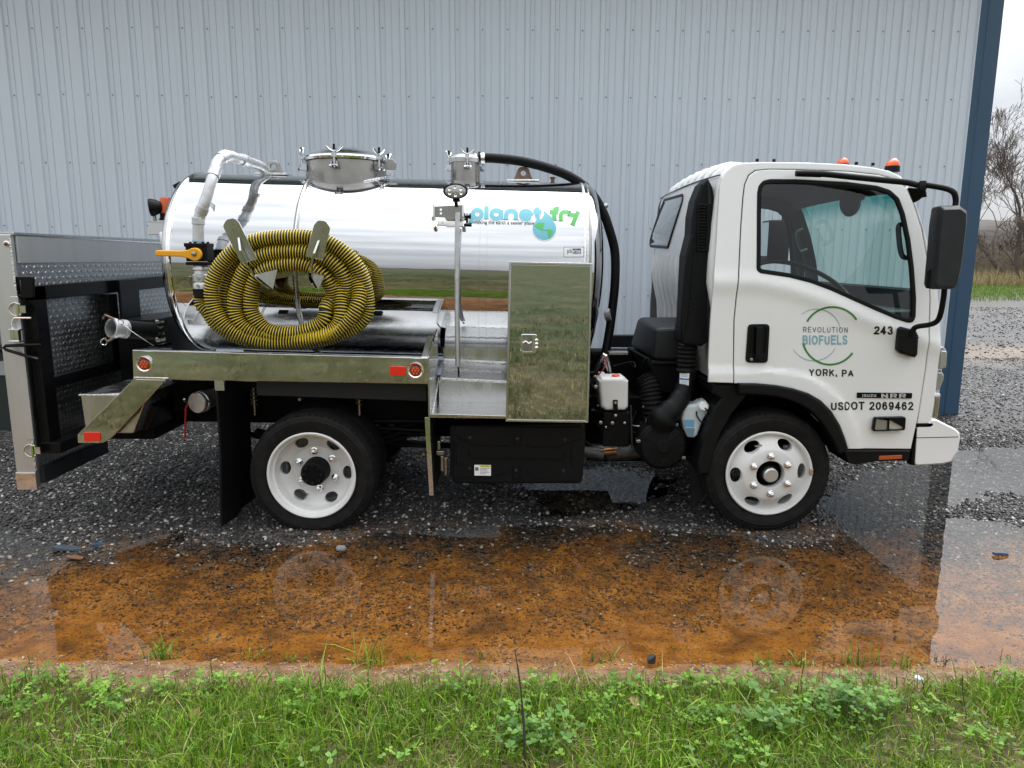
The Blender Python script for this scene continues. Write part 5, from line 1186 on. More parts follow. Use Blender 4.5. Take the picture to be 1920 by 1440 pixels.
# hydraulic fittings by the ring
for k in range(4): MB().tube(smoothline([at(294+k,602+k*11,4.95), at(300,600+k*10,4.93), at(310,602+k*6,4.93), at(306,640,4.95)], 5), .011, 8).obj('hydraulic_line', BLACKP, TR)
for k in range(4): MB().lathe([(0,.016),(.03,.016),(.032,.012),(.06,.012)], at(293,604+k*11,4.93), (1,0,.1), 6).obj('hydraulic_fitting', STEEL, TR)

# ================================================================== THE YELLOW HOSE
def hose_path():
    k = 1/ppm(4.6, 540); P = []
    def loop(i):                                     # i runs over turns: half widths and centre in photo points
        f = i
        L_ = 386+17.5*f; Rr = 691-14.5*f; T_ = 437+12.5*f; B_ = 646-4.0*f
        return L_, Rr, T_, B_
    st = [at(376, 553, yp), at(377, 563, yp), at(380, 574, yp-.005)]
    turns = 5.45; n = 64; a0 = 198
    for q in range(int(turns*n)+1):
        t = q/n; L_, Rr, T_, B_ = loop(t); a = radians(a0-360*t) ; a = radians(a0+360*t)
        cx = (L_+Rr)/2; cy = (T_+B_)/2+14; rx = (Rr-L_)/2; c_, s_ = cos(a), sin(a)
        e = 2.35; den = (abs(c_)**e+abs(s_)**e)**(1/e)
        x = cx+rx*c_/den; ry = (cy-T_) if s_ > 0 else (B_-cy); y = cy-ry*s_/den
        wob = 6.5*sin(2.3*t*2*pi*.31+1.7*s_)+4*sin(a*2+t*5)+2*sin(a*5+t*9)
        yy = 4.605 + .050*cos(pi*(round(t-.5)+sstep(.35, .65, np.array((t-.5)-round(t-.5)+.5)).item())) + .02*sin(a*1.0+1.3)
        lo = max(0, -s_)
        yy += .0*lo
        bl = min(1, t/.35); yy = (yp-.01)*(1-bl)+yy*bl; wob *= bl
        P.append((x+wob*.5, y+wob*.35, yy))
    out = st+[at(x, min(y, 650), yy) for x, y, yy in P]
    # free end drops behind the coil to the rail
    x, y, yy = P[-1]; out += [at(x+8, y-14, yy+.05), at(x+26, y-26, 4.755), at(x+50, y-20, 4.765)]
    return smoothline(out, 3)
HP = hose_path()
# resample evenly
seg = [0.0]
for a, b in zip(HP[:-1], HP[1:]): seg.append(seg[-1]+(b-a).length)
seg = np.array(seg); HA = np.array([tuple(p) for p in HP]); PIT = .0172; RH = .0435
ns = int(seg[-1]/PIT*6); S = np.linspace(0, seg[-1], ns); C3 = np.stack([np.interp(S, seg, HA[:, i]) for i in range(3)], -1)
for _ in range(6): C3[1:-1] = (C3[:-2]+C3[1:-1]*2+C3[2:])/4
Tn = np.gradient(C3, axis=0); Tn /= np.linalg.norm(Tn, axis=1)[:, None]
refv = np.array([0., 1., 0.]); Uv = refv[None]-Tn*(Tn@refv)[:, None]; Uv /= np.linalg.norm(Uv, axis=1)[:, None]; Wv = np.cross(Tn, Uv)
na = 20; th = np.linspace(0, 2*pi, na, endpoint=False)
phs = (S/PIT)[:, None] + (th/(2*pi))[None]
rad = RH + .0046*np.cos(2*pi*phs)
V = C3[:, None, :] + rad[..., None]*(np.cos(th)[None, :, None]*Uv[:, None, :]+np.sin(th)[None, :, None]*Wv[:, None, :])
ii = np.arange(ns*na).reshape(ns, na); Q = np.stack([ii[:-1], ii[1:], np.roll(ii, -1, 1)[1:], np.roll(ii, -1, 1)[:-1]], -1).reshape(-1, 4)
hm = fastmesh(V.reshape(-1, 3), Q)
at_ = hm.attributes.new('turn', 'FLOAT', 'POINT'); at_.data.foreach_set('value', np.ascontiguousarray((np.cos(2*pi*phs)*.5+.5).ravel(), dtype=np.float32))
hm.polygons.foreach_set('use_smooth', np.ones(len(Q), dtype=bool))
def hose_material():
    m = bpy.data.materials.new('hose'); m.use_nodes = True; t = m.node_tree; b = t.nodes['Principled BSDF']; N = t.nodes.new; K = t.links.new
    a = N('ShaderNodeAttribute'); a.attribute_name = 'turn'; r = N('ShaderNodeValToRGB'); e = r.color_ramp.elements
    e[0].position = .63; e[0].color = (.005,.005,.004,1); e[1].position = .76; e[1].color = (.72,.53,.022,1)
    g = N('ShaderNodeTexCoord'); n = N('ShaderNodeTexNoise'); n.inputs['Scale'].default_value = 9; n.inputs['Detail'].default_value = 6; K(g.outputs['Object'], n.inputs['Vector'])
    mr = N('ShaderNodeMapRange'); mr.inputs['From Min'].default_value = .35; mr.inputs['From Max'].default_value = .7; mr.inputs['To Min'].default_value = .78; mr.inputs['To Max'].default_value = 1.08; K(n.outputs['Fac'], mr.inputs['Value'])
    v = N('ShaderNodeVectorMath'); v.operation = 'SCALE'; K(a.outputs['Fac'], r.inputs['Fac']); K(r.outputs['Color'], v.inputs[0]); K(mr.outputs['Result'], v.inputs['Scale']); K(v.outputs['Vector'], b.inputs['Base Color'])
    b.inputs['Roughness'].default_value = .42; return m
hz = link('suction_hose', hm, hose_material(), loc=at(540, 545, 4.6))
tag(hz, 'coiled suction hose with yellow and black spiral rings hung on hooks beside the tank', 'hose')
# ================================================================== CAB
YD = 4.465                                  # outer skin of the door
def B2(x, y): return (1180+x/4, 260+y/4)
def B3(x, y): return (1400+x/4, 280+y/4)
def B4(x, y): return (1360+x/4, 560+y/4)
def xz(px, py, Y=YD): p = at(px, py, Y); return (p.x, p.z)
# door outline and window opening, photo points
DOOR = [(1376,718)]+[(1378,600),(1388,500),(1393,430),(1399,370),(1403,345),(1411,327),(1424,318),(1450,315.5),(1500,316),(1600,319),(1660,325),(1690,333),(1712,350),(1726,385),(1738,430),(1746,490),(1747,560),(1742,620),(1735,690),(1722,780),(1709.5,842.5),(1590,841.5)]
ARCH = [(1584,822),(1574,797),(1558,771),(1538,751),(1514,737),(1486,728),(1455,722),(1420,719)]
DOOR += ARCH
WIN = [(1420,506),(1421.5,470),(1424,400),(1426,360),(1429,347),(1437,338),(1450,335),(1500,335),(1600,340),(1655,347),(1680,355),(1696,370),(1706,400),(1714,450),(1718,500),(1719.5,560),(1717,594),(1712,604),(1702,604),(1680,597),(1640,580),(1600,562),(1560,544),(1520,529),(1480,519),(1440,513),(1426,511)]
def grow(pts, d):
    """offset a closed polygon outwards by d"""
    n = len(pts); A = sum(pts[i-1][0]*pts[i][1]-pts[i][0]*pts[i-1][1] for i in range(n)); sg = 1 if A > 0 else -1; out = []
    for i in range(n):
        a, p, b = Vector(pts[i-1]), Vector(pts[i]), Vector(pts[(i+1) % n]); e1 = (p-a).normalized(); e2 = (b-p).normalized()
        n1 = Vector((e1.y, -e1.x))*sg; n2 = Vector((e2.y, -e2.x))*sg; m = n1+n2
        m = m/max(m.length_squared, .35)*2 if m.length > 1e-6 else n1
        out.append((p.x+m.x*d, p.y+m.y*d))
    return out
dW = [xz(*p) for p in DOOR]; wW = [xz(*p) for p in WIN]
dW = rounded(dW, .0); wSm = rounded(wW, .035, 2)
wc = at(1440, 868, YD); rA = at(1440, 693, YD).z-wc.z
beltx = [xz(*p) for p in ((1330,520),(1420,520),(1480,532),(1560,560),(1640,596),(1712,622),(1760,640))]
bx = np.array([p[0] for p in beltx]); bz = np.array([p[1] for p in beltx])
def skin(x, z):
    """how far the skin lies behind the plane YD: leans in above the belt, swells along it, steps out round the wheel"""
    zb = float(np.interp(x, bx, bz)); t = z-zb
    lean = .085*max(0.0, t)*1.0
    swell = -.012*math.exp(-((t+.035)/.05)**2)
    sdist = (z-wc.z-rA) if x < wc.x else (math.hypot(x-wc.x, z-wc.z)-rA)
    u = min(1, max(0, (.010-sdist)/.028)); step = -.012*u*u*(3-2*u)
    wide = .012*((z-1.2)/.5)**2*(1 if z < 1.2 else .3)
    return lean+swell*0.9+step+wide*.5
def skin_map(u, v, w, Y0=YD, th=.03): return (u, Y0+th/2-w+skin(u, v), v)
def panel(name, loops, thick, mats, parent, Y0=YD, bevel=.004, step=.03):
    me = curve_mesh(loops, thick, bevel); xs_ = [p[0] for p in loops[0]]; zs_ = [p[1] for p in loops[0]]
    cut_grid(me, np.arange(min(xs_)+.01, max(xs_), step), np.arange(min(zs_)+.01, max(zs_), step))
    remap(me, lambda u, v, w: skin_map(u, v, w, Y0, thick)); smooth(me, 28); return link(name, me, mats, parent)
door = panel('door', [dW, wSm], .03, WHITE, TR, step=.024)
# dark shut line behind the door edge and the rubber round the window
panel('door_seal', [grow(dW, .007), grow(dW, -.012)], .012, BLACKM, TR, YD+.016, .001, step=.06)
wo = grow(wSm, .004); wi = grow(wSm, -.022)
panel('window_seal', [wo, wi], .022, BLACKP, door, YD-.005, .005, step=.05)
def sheet(name, loop, Y0, m, parent, step=.08):
    me = curve_mesh([loop], 0, 0); cut_grid(me, np.arange(min(p[0] for p in loop), max(p[0] for p in loop), step), np.arange(min(p[1] for p in loop), max(p[1] for p in loop), step))
    for v in me.vertices: u, z = v.co.x, v.co.y; v.co = (u, Y0+skin(u, z), z)
    smooth(me, 60); return link(name, me, m, parent)
sheet('side_window', grow(wSm, -.012), YD+.012, GLASS, door)

# ---- body shell: profile pulled across the cab with rounded shoulders, hollowed and cut for the windows
PROF = [(1345,716),(1345,600),(1337,560),(1333,530),(1336,480),(1342,420),(1349,368),(1356,333),(1366,318),(1382,306),(1402,300.5),(1450,299.5),(1520,300.5),(1600,304),(1650,309),(1685,316),(1706,326),(1719,343),(1732,378),(1748,430),(1760,490),(1768,560),(1771,620),(1769,700),(1760,760),(1751,800),(1735,832),(1600,832),(1590,815),(1576,788),(1555,760),(1530,742),(1500,730),(1460,722),(1400,718)]
Y0c, Y1c = 4.51, mirY(4.51)
BAND = PROF[:PROF.index((1735,832))+1]
i0 = BAND.index((1719,343)); BAND = BAND[:i0+1]+[(1722.5,352),(1732,378),(1748,430),(1760,490),(1766,545)]+BAND[BAND.index((1768,560)):]
pw = [xz(a, b, 4.49) for a, b in PROF]
bw = [xz(a, b, 4.49) for a, b in BAND]
iw0, iw1 = BAND.index((1722.5,352)), BAND.index((1766,545))
HW = .87
def band(inset, r, y0, y1, name, mtl, parent, sheer=.05):
    n = len(bw); nor = []
    for i in range(n):
        p, q = Vector(bw[max(i-1, 0)]), Vector(bw[min(i+1, n-1)]); t = (q-p).normalized(); nor.append(Vector((t.y, -t.x)))        # pointing into the cab
    ys = [(y0+r*(1-cos(a)), r*.85*(1-sin(a))) for a in np.linspace(0, pi/2, 6)]+[(YC-HW, 0)]+[(y, 0) for y in np.linspace(YC-HW, YC+HW, 8)[1:-1]]+[(YC+HW, 0)]
    ys += [(y0+y1-y, d) for y, d in ys[:6]][::-1]
    V = []; F = []; m_ = len(ys)
    for y, d in ys:
        k = max(-1, min(1, (YC-y)/(YC-y0))); cr = .045*max(0, 1-((y-YC)/(YC-y0-r+.001))**2)
        for i in range(n):
            x = bw[i][0]+nor[i].x*(d+inset); z = bw[i][1]+nor[i].y*(d+inset)
            V.append((x, y+sheer*(z-1.1)*k*abs(k)**3, z+cr*min(1, max(0, (z-2.0)/.33))))
    c0, c1 = 6, m_-8+1-0
    jl = [j for j in range(m_) if abs(ys[j][0]-(YC-HW)) < 1e-6][0]; jr = [j for j in range(m_) if abs(ys[j][0]-(YC+HW)) < 1e-6][0]
    for j in range(m_-1):
        for i in range(n-1):
            if jl <= j < jr and iw0 <= i < iw1: continue
            F.append((j*n+i, j*n+i+1, (j+1)*n+i+1, (j+1)*n+i))
    rim = [V[jl*n+i] for i in range(iw0, iw1+1)]+[V[j*n+iw1] for j in range(jl, jr+1)]+[V[jr*n+i] for i in range(iw1, iw0-1, -1)]+[V[j*n+iw0] for j in range(jr, jl-1, -1)]
    o = MB().add(V, F).obj(name, mtl, parent, ang=33); return o, rim
cab_o, rim1 = band(0, .055, Y0c, Y1c, 'cab', WHITE, TR)
lin, rim2 = band(.05, .05, Y0c+.05, Y1c-.05, 'cab_lining', INTER, cab_o)
k = len(rim1); MB().add(rim1+rim2, [(i, (i+1) % k, k+(i+1) % k, k+i) for i in range(k)]).obj('windscreen_frame', BLACKP, cab_o, ang=50)
# windscreen measures
hw = .86
zt, zb_ = xz(1722, 352)[1], xz(1764, 545)[1]+.02
# rear window pockets (far and near of the snorkel): seen at x 1221-1278
def rearY(px, py): p = atx(px, py, XRW); return (p.y, p.z)
XRW = at(1336, 430, 4.6).x-.01
rwin = rounded([rearY(1219,460), rearY(1255,462), rearY(1279,366), rearY(1240,377)], .05, 5)
ry = [p[0] for p in rwin]; rz = [p[1] for p in rwin]; yr0, yr1 = min(ry), max(ry); zr0, zr1 = min(rz), max(rz)
# windscreen
def screen_sheet(name, d, mtl, grow_=.0):
    V = []; nn = 12
    pts = [(YC-hw-.03, zb_-.03), (YC+hw+.03, zb_-.03), (YC+hw+.03, zt+.01), (YC-hw-.03, zt+.01)]
    me = curve_mesh([pts], 0, 0); cut_grid(me, np.linspace(YC-.9, YC+.9, 24), np.linspace(zb_, zt, 8))
    prof_x = lambda z: float(np.interp(z, [p[1] for p in PZ], [p[0] for p in PZ]))
    for v in me.vertices:
        y, z = v.co.x, v.co.y; b = .03*(1-((y-YC)/.95)**2); v.co = (prof_x(z)+d+b*.3, y, z)
    smooth(me, 80); return link(name, me, mtl, cab_o)
PZ = sorted([xz(a, b, 4.49) for a, b in ((1706,326),(1719,343),(1732,378),(1748,430),(1760,490),(1768,560),(1771,620))], key=lambda p: p[1])
WINDSC2 = glassmat('windscreen_shaded', (.70,.88,.83), band=(at(1600,412,5.5).z, at(1600,384,5.5).z, (.08,.42,.40)))
screen_sheet('windscreen', -.028, WINDSC2)
sheet('far_window', grow(wSm, -.004), 0, GLASS, cab_o)
fo = cab_o.children[-1]
for v in fo.data.vertices: v.co.y = -(v.co.y + YC - YC) if False else (2*YC - (v.co.y+worldloc(cab_o).y)) - worldloc(cab_o).y - .01
far_door = panel('far_door', [dW, wSm], .03, WHITE, TR, step=.08)
for v in far_door.data.vertices: v.co.y = -v.co.y
far_door.data.flip_normals(); far_door.data.materials.append(INTER)
for f in far_door.data.polygons:
    if f.center.y < skin(f.center.x, f.center.z)*-1+2*YC-YD-.012-worldloc(far_door).y: f.material_index = 1
door.data.materials.append(INTER)
for f in door.data.polygons:
    if f.normal.y > .5: f.material_index = 1
panel_far = panel('window_seal', [grow(wSm, .006), grow(wSm, -.020)], .022, BLACKP, far_door, YD-.004, .004, step=.08)
b_ = worldloc(far_door).y
for v in panel_far.data.vertices: v.co.y = 2*YC-(v.co.y+b_)-b_
panel_far.data.flip_normals()

# rear wall: side window, pressed ribs, roof seam, rear corner panel
def rw_x(z): return float(np.interp(z, [p[1] for p in RWZ], [p[0] for p in RWZ]))
RWZ = sorted([xz(a, b, 4.49) for a, b in ((1345,716),(1345,600),(1337,560),(1333,530),(1336,480),(1342,420),(1349,368),(1356,333))], key=lambda p: p[1])
def rw_plate(name, loop, th, m, off=0.0, parent=cab_o):
    me = curve_mesh(loop if isinstance(loop[0], list) else [loop], th, min(.006, th*.4)); cut_grid(me, [], np.linspace(1.0, 2.4, 30))
    remap(me, lambda u, v, w: (rw_x(v)-off-w, u, v)); smooth(me, 20); return link(name, me, m, parent)
def mirr(loop): return [(2*YC-y, z) for y, z in loop]
rr_ = rw_plate('rear_window_frame', [grow(rwin, .018), grow(rwin, -.006)], .022, GREYP, .0)
rw_plate('rear_window', rwin, .008, DKGLASS, .004)
wide = max(ry)-min(ry)
# the pane nearer the intake, hidden from the road
rw2 = [(2*YC-y, z) for y, z in rwin]
zt1, zb1 = at(1233, 478, 6.2).z, at(1215, 556, 6.3).z
for k in range(9):
    y = 6.34-.175*k
    if y < 4.75: break
    P = [(rw_x(z)-.002, y, z) for z in np.linspace(zt1-.01*(k > 6), .98+.10, 12)]
    MB().tube(P, [.003]+[.011]*10+[.003], 10).obj('pressed_rib', WHITE, cab_o, ang=60)
zs = at(1355, 329, 4.55).z
MB().tube([(rw_x(zs)-.001, y, zs+.045*.5*(1-((y-YC)/1.0)**2)) for y in np.linspace(4.56, 6.38, 24)], .0045, 6).obj('roof_seam', GREYP, cab_o)
for k in range(7):
    y = 4.85+.2*k; MB().tube([(at(x_, y_, 4.49).x, y, at(x_, y_, 4.49).z+.045*(1-((y-YC)/1.0)**2)*1.0-.004) for x_, y_ in ((1358,326),(1366,318),(1382,306),(1402,300.5),(1430,299.5))], [.003,.014,.016,.014,.003], 8).obj('roof_rib', WHITE, cab_o, ang=60)
# near rear corner strip
CS = [(1328,716.5),(1330,660),(1333,600),(1339,520),(1345,460),(1350,400),(1354,352),(1359,332),(1368,318),(1382,306.5),(1400,302.5),(1440,301),(1520,301.5),(1600,305),(1650,310.5),(1682,317),(1702,328),(1716,346),
      (1708,346),(1690,331.5),(1660,323.5),(1600,317.5),(1500,314.5),(1450,314),(1423,316.5),(1409.5,326),(1401,344.5),(1397,370),(1391,430),(1386,500),(1376,600),(1374.5,718)]
panel('side_panel', [[xz(*p) for p in CS]], .03, WHITE, cab_o, YD+.003, .006, step=.03)
# front pillar strip between door and front, down to the bumper
FS = [(1749.5,562),(1744.5,622),(1737.5,690),(1724,782),(1722,795),(1748,795),(1752,760),(1759,700),(1764,650),(1766,600),(1764,560),(1757,500),(1746,440),(1734,392),(1724,362),(1718,352),(1715,351),(1729,386),(1741,431),(1748.5,490)]
panel('front_pillar', [[xz(*p) for p in FS]], .03, WHITE, cab_o, YD+.004, .006, step=.03)
xz2 = lambda p, Y=4.5: xz(p[0], p[1], Y)
for src in [o for o in cab_o.children if o.name.split('.')[0] in ('side_panel', 'front_pillar')]:
    c = src.copy(); c.data = src.data.copy(); COL.objects.link(c); c.parent = cab_o
    for v in c.data.vertices: v.co.y = -v.co.y
    c.data.flip_normals(); c.data.materials.append(INTER)
    for f in c.data.polygons:
        if f.center.y < mirY(YD)-YC-.018-skin(f.center.x, f.center.z): f.material_index = 1
# roof lamps and little plugs
def roofz(x, y): 
    pz = [(a, b) for a, b in pw if b > 2.0]; return max(b for a, b in pz if abs(a-x) < .12)+.045*(1-((y-YC)/1.0)**2)
for px, py, yy, s_ in ((1673, 313, 4.72, 1.0), (1580, 309, 5.6, .85)):
    p = at(px, py, yy); r_ = 13/ppm(yy, 310)*s_
    hd_ = MB().lathe([(-.03, r_*1.05),(.004, r_*1.0)], p, (0,0,1), 20).obj('roof_lamp', BLACKP, TR)
    V = []; F = []; rs = [(0,.98,0),(.35,.97,.0),(.65,.85,.05),(.9,.62,.12),(1.12,.35,.18),(1.25,.06,.2)]
    for h, rd, sh in rs: V += [p+Vector((r_*(rd*cos(a)*1.0+sh), r_*rd*sin(a)*.9, h*r_)) for a in np.linspace(0, 2*pi, 25)[:-1]]
    for i in range(len(rs)-1): F += [(24*i+j, 24*i+(j+1) % 24, 24*(i+1)+(j+1) % 24, 24*(i+1)+j) for j in range(24)]
    MB().add(V, F).obj('lamp_dome', ORANGE, hd_, ang=60)
for px, py in ((1419.5,300),(1451,300.5),(1605.5,306),(1636.5,307.5)): p = at(px, py+3, 4.62); MB().tube([p, p+Vector((0,0,.016))], .010, 10).obj('roof_plug', BLACKP, TR)

# ---- door furniture
def dpt(px, py, off): p = at(px, py, YD); return Vector((p.x, YD+skin(p.x, p.z)-off, p.z))
def dfn(off): return lambda px, py: dpt(px, py, off)
hb = plate_y('handle', rounded([(1403,608),(1444,607.5),(1440,681),(1398,680)], 8), YD-.010, .02, BLACKP, door, .006, holes=[rounded([(1409,615),(1438,615),(1434,664),(1404,664)], 6)])
plate_y('handle_pocket', [(1406,612),(1441,612),(1437,668),(1401,668)], YD-.002, .004, BLACKG, door, 0)
MB().hexa([at(1419,613,YD-.03), at(1431,613,YD-.03), at(1431,613,YD-.012), at(1419,613,YD-.012), at(1416,674,YD-.03), at(1428,674,YD-.03), at(1428,674,YD-.012), at(1416,674,YD-.012)]).obj('handle_grip', BLACKP, hb, bevel=.004)
MB().lathe([(0,.010),(-.006,.010),(-.007,.007)], at(1408.5, 674, YD-.012), (0,1,0), 14).obj('lock', STEEL, hb)
dfl = lambda px, py, l: dpt(px, py, .0016+l)
print_text('lettering', '243', (1637.5,611,1672.5,627), dfl, PBLACK, door, .21, .10, slope=.012)
print_text('lettering', 'YORK, PA', (1516.5,691,1600.5,704.5), dfl, PBLACK, door, .185, .13, slope=.030)
print_text('lettering', 'REVOLUTION', (1505.5,612.5,1589.5,622.8), dfl, PGREY, door, .13, .24, slope=.012)
print_text('lettering', 'BIOFUELS', (1504.5,628.5,1589,646.5), dfl, LBLUE, door, .20, .12, slope=-.004)
print_text('lettering', 'USDOT 2069462', (1556.5,753,1713,768.5), dfl, PBLACK, door, .19, .11, slope=.004)
def ringarc(cx, cy, R, w, a0, a1, m, off, n=30):
    a_ = np.radians(np.linspace(a0, a1, n)); V = []; F = []
    for i, a in enumerate(a_):
        t = i/(n-1); ww = w*(.55+.45*sin(pi*t)) if w < 2 else w
        for r in (R-ww/2, R+ww/2): V.append(dpt(cx+r*cos(a), cy-r*sin(a), off))
    F = [(2*i, 2*i+1, 2*i+3, 2*i+2) for i in range(n-1)]
    return MB().add(V, F).obj('emblem_arc', m, door, ang=60)
ringarc(1560, 629, 53.5, 3.6, 34, 151, DGREEN, .002); ringarc(1531, 625, 45.5, 1.7, 8, 128, LBLUE, .0015)
ringarc(1556, 632, 51.5, 3.6, 193, 325, DGREEN, .002); ringarc(1526, 631, 45.5, 1.7, 212, 332, LBLUE, .0015)
bd = plate_y('name_badge', rounded([(1607.5,736),(1711,737),(1710,747.5),(1606.8,746)], 1.5), YD-.006, .005, BLACKG, door, .0015)
for v in bd.data.vertices: v.co.y += skin(at(1660,741,YD).x, at(1660,741,YD).z)-.001
fnb = lambda px, py: Vector((at(px,py,YD).x, YD+skin(at(1660,741,YD).x, at(1660,741,YD).z)-.0083, at(px,py,YD).z))
SILV = mat('silver_print', (.62,.63,.65), .35, .6)
fnb3 = lambda px, py, l: fnb(px, py)-Vector((0, l, 0))
print_text('lettering', 'ISUZU', (1616,738.8,1642,743.8), fnb3, SILV, bd, .22); print_text('lettering', 'NRR', (1651,737.6,1698,746), fnb3, SILV, bd, .20)
# corner lamp in the door skin
cl = plate_y('corner_lamp', rounded([(1641,782),(1700,781.5),(1698,808),(1636,809.5)], 5), YD-.030, .03, BLACKG, door, .008, holes=[rounded([(1643,786.5),(1666,786.5),(1664.5,806),(1641,806.5)], 3), rounded([(1668.5,786.5),(1695,786.5),(1693.5,804.5),(1667,805.5)], 3)])
plate_y('lamp_lens', [(1643,786),(1666,786),(1665,806.5),(1640,807)], YD-.020, .008, LENS, cl, .002); plate_y('lamp_lens', [(1668,786),(1696,786),(1694,805),(1667,806)], YD-.020, .008, mat('lens_ribbed', (.50,.50,.49), .22, .4, coat=.8, bump=.003, bscale=90), cl, .002)
# black bar: blind-spot mirror arm over the door
arm = [at(1492,325,4.44), at(1540,326,4.43), at(1600,332,4.42), at(1660,338,4.40), at(1700,342,4.36), at(1722,347,4.32)]
MA = MB().tube(smoothline(arm, 6), .018, 12).obj('mirror_arm', BLACKP, TR)
MB().hexa([at(1491,319,4.44), at(1541,320,4.43), at(1541,320,4.46), at(1491,319,4.47), at(1491,331,4.44), at(1541,333,4.43), at(1541,333,4.46), at(1491,331,4.47)]).obj('arm_sleeve', BLACKP, MA, bevel=.008)
MB().lathe([(-.03,.022),(0,.026),(.02,.018)], at(1730,346,4.30), (0,0,1), 12).obj('arm_joint', BLACKG, MA)
MB().hexa([at(1700,352,4.40), at(1737,352,4.36), at(1738,366,4.38), at(1704,354,4.46), at(1712,381,4.42), at(1724,376,4.38), at(1737,362,4.40), at(1712,381,4.46)]).obj('cross_view_mirror', BLACKG, MA, bevel=.008)
MB().tube(smoothline([at(1730,346,4.30), at(1750,349,4.27), at(1775,354,4.24), at(1788,361,4.22), at(1792,374,4.22), at(1791,388,4.22)], 5), .016, 12).obj('upper_stay', BLACKP, MA)
mq = [at(1751,387,4.20), at(1798,388,4.16), at(1803,400,4.26), at(1757,395,4.32)]
mb_ = [(1753,387),(1790,386),(1803,395),(1803,420),(1793,500),(1785,536),(1778,541.5),(1741,542),(1738,534),(1741,502),(1748,420)]
mir = bpy.data.objects.new('mirror', None); COL.objects.link(mir); mir.parent = TR; mir.location = at(1770, 465, 4.25)-worldloc(TR)
P = [at(a, b, 4.22) for a, b in rounded(mb_, 5, 4)]; n = len(P); ctr = sum(P, Vector())/n; V = []; F = []
for s_, y_ in ((.80,4.115),(.93,4.135),(1.0,4.175),(1.0,4.285),(.97,4.30)): V += [Vector((ctr.x+(p.x-ctr.x)*s_+(y_-4.2)*.25, y_, ctr.z+(p.z-ctr.z)*(s_*.5+.5))) for p in P]
for i in range(4): F += [(i*n+j, i*n+(j+1) % n, (i+1)*n+(j+1) % n, (i+1)*n+j) for j in range(n)]
F += [tuple(range(n-1,-1,-1)), tuple(4*n+j for j in range(n))]
MB().add(V, F).obj('mirror_housing', GREYP, mir, ang=35)
MB().add([at(a, b, 4.31) for a, b in ((1751,400),(1790,400),(1783,528),(1745,530))], [(0,1,2,3)]).obj('mirror_glass', CHROME, mir)
MB().hexa([at(1738,505,4.20), at(1745,504,4.19), at(1745,504,4.25), at(1738,505,4.25), at(1737,541,4.20), at(1745,541,4.19), at(1745,541,4.25), at(1737,541,4.25)]).obj('mirror_edge', BLACKG, mir, bevel=.004)
MB().tube(smoothline([at(1771,538,4.24), at(1769,560,4.25), at(1763,590,4.27), at(1756,603,4.30), at(1742,609,4.34), at(1722,612,4.39), at(1713,617,4.41), at(1709,630,4.42)], 6), .0155, 12).obj('lower_stay', BLACKP, mir)
bs = plate_y('mirror_base', rounded([(1688,612),(1722,620),(1724,630),(1722,668),(1716,672),(1690,663),(1683,655)], 5), YD-.05, .055, BLACKP, TR, .016)
plate_y('base_crease', [(1688,629),(1723,631.5),(1723,634),(1688,632)], YD-.0515, .004, BLACKG, bs, .001)

# ---- lower front: bumper, lamps, step, arch
bp = [(1716,797),(1730,796),(1745,785),(1752,784),(1790,803),(1797,810),(1798,820),(1794,845),(1782,865),(1766,869),(1711,872)]
yb0, yb1 = 4.47, mirY(4.47); P = [xz(a, b, 4.50) for a, b in rounded(bp, 5, 4)]; n = len(P); cxm = sum(p[0] for p in P)/n; czm = sum(p[1] for p in P)/n
V = []; F = []; ss = [(yb0,.93),(yb0+.012,.985),(yb0+.04,1.0),(YC,1.03),(yb1-.04,1.0),(yb1-.012,.985),(yb1,.93)]
for y_, s_ in ss: V += [(P[0][0]+(p[0]-P[0][0])*s_, y_, czm+(p[1]-czm)*(s_ if s_ < 1 else 1)) for p in P]
for i in range(len(ss)-1): F += [(i*n+j, i*n+(j+1) % n, (i+1)*n+(j+1) % n, (i+1)*n+j) for j in range(n)]
F += [tuple(range(n-1,-1,-1)), tuple((len(ss)-1)*n+j for j in range(n))]
bmp = MB().add(V, F).obj('bumper', WHITE, TR, ang=30)
plate_y('bumper_groove', [(1719,820.3),(1797,818.6),(1797,819.8),(1719,821.6)], yb0-.0015, .01, GREYP, bmp, 0)
plate_y('bumper_gap', [(1716,796),(1748,793),(1751,797),(1744,801),(1722,801.5)], 4.470, .06, BLACKM, TR, .002)
# turn lamp, side lamp and headlamp edge
P1 = [(1759,660),(1763,651),(1770,648),(1775,656),(1777,662),(1775,688),(1771,692),(1756,693)]
tl = plate_y('turn_lamp', rounded(P1, 2), 4.505, .12, mat('lamp_grey', (.40,.41,.43), .2, .5, coat=.5), TR, .01)
plate_y('lamp_rim', rounded([(1765,657),(1775,659),(1774,690),(1763,691)], 2), 4.498, .02, ALUBR, tl, .004)
P2 = [(1760,698),(1768,695),(1771,704),(1770,714),(1766,722),(1763,732),(1757,733),(1756,722)]
plate_y('side_lamp', rounded(P2, 2), 4.508, .10, LENS, TR, .01)
hl = plate_y('headlamp', rounded([(1751,738),(1762,738),(1764,743),(1757,790),(1749,797),(1743,796)], 2), 4.512, .12, CHROME, TR, .006)
plate_y('headlamp_lens', rounded([(1756,745),(1762,744),(1757,788),(1751,793)], 1), 4.505, .06, mat('lamp_bronze', (.30,.24,.18), .15, .5, coat=.8), hl, .003)
plate_y('headlamp_tab', rounded([(1752,739),(1763,738),(1764,743),(1753,744)], 1), 4.500, .05, WHITE, hl, .003)
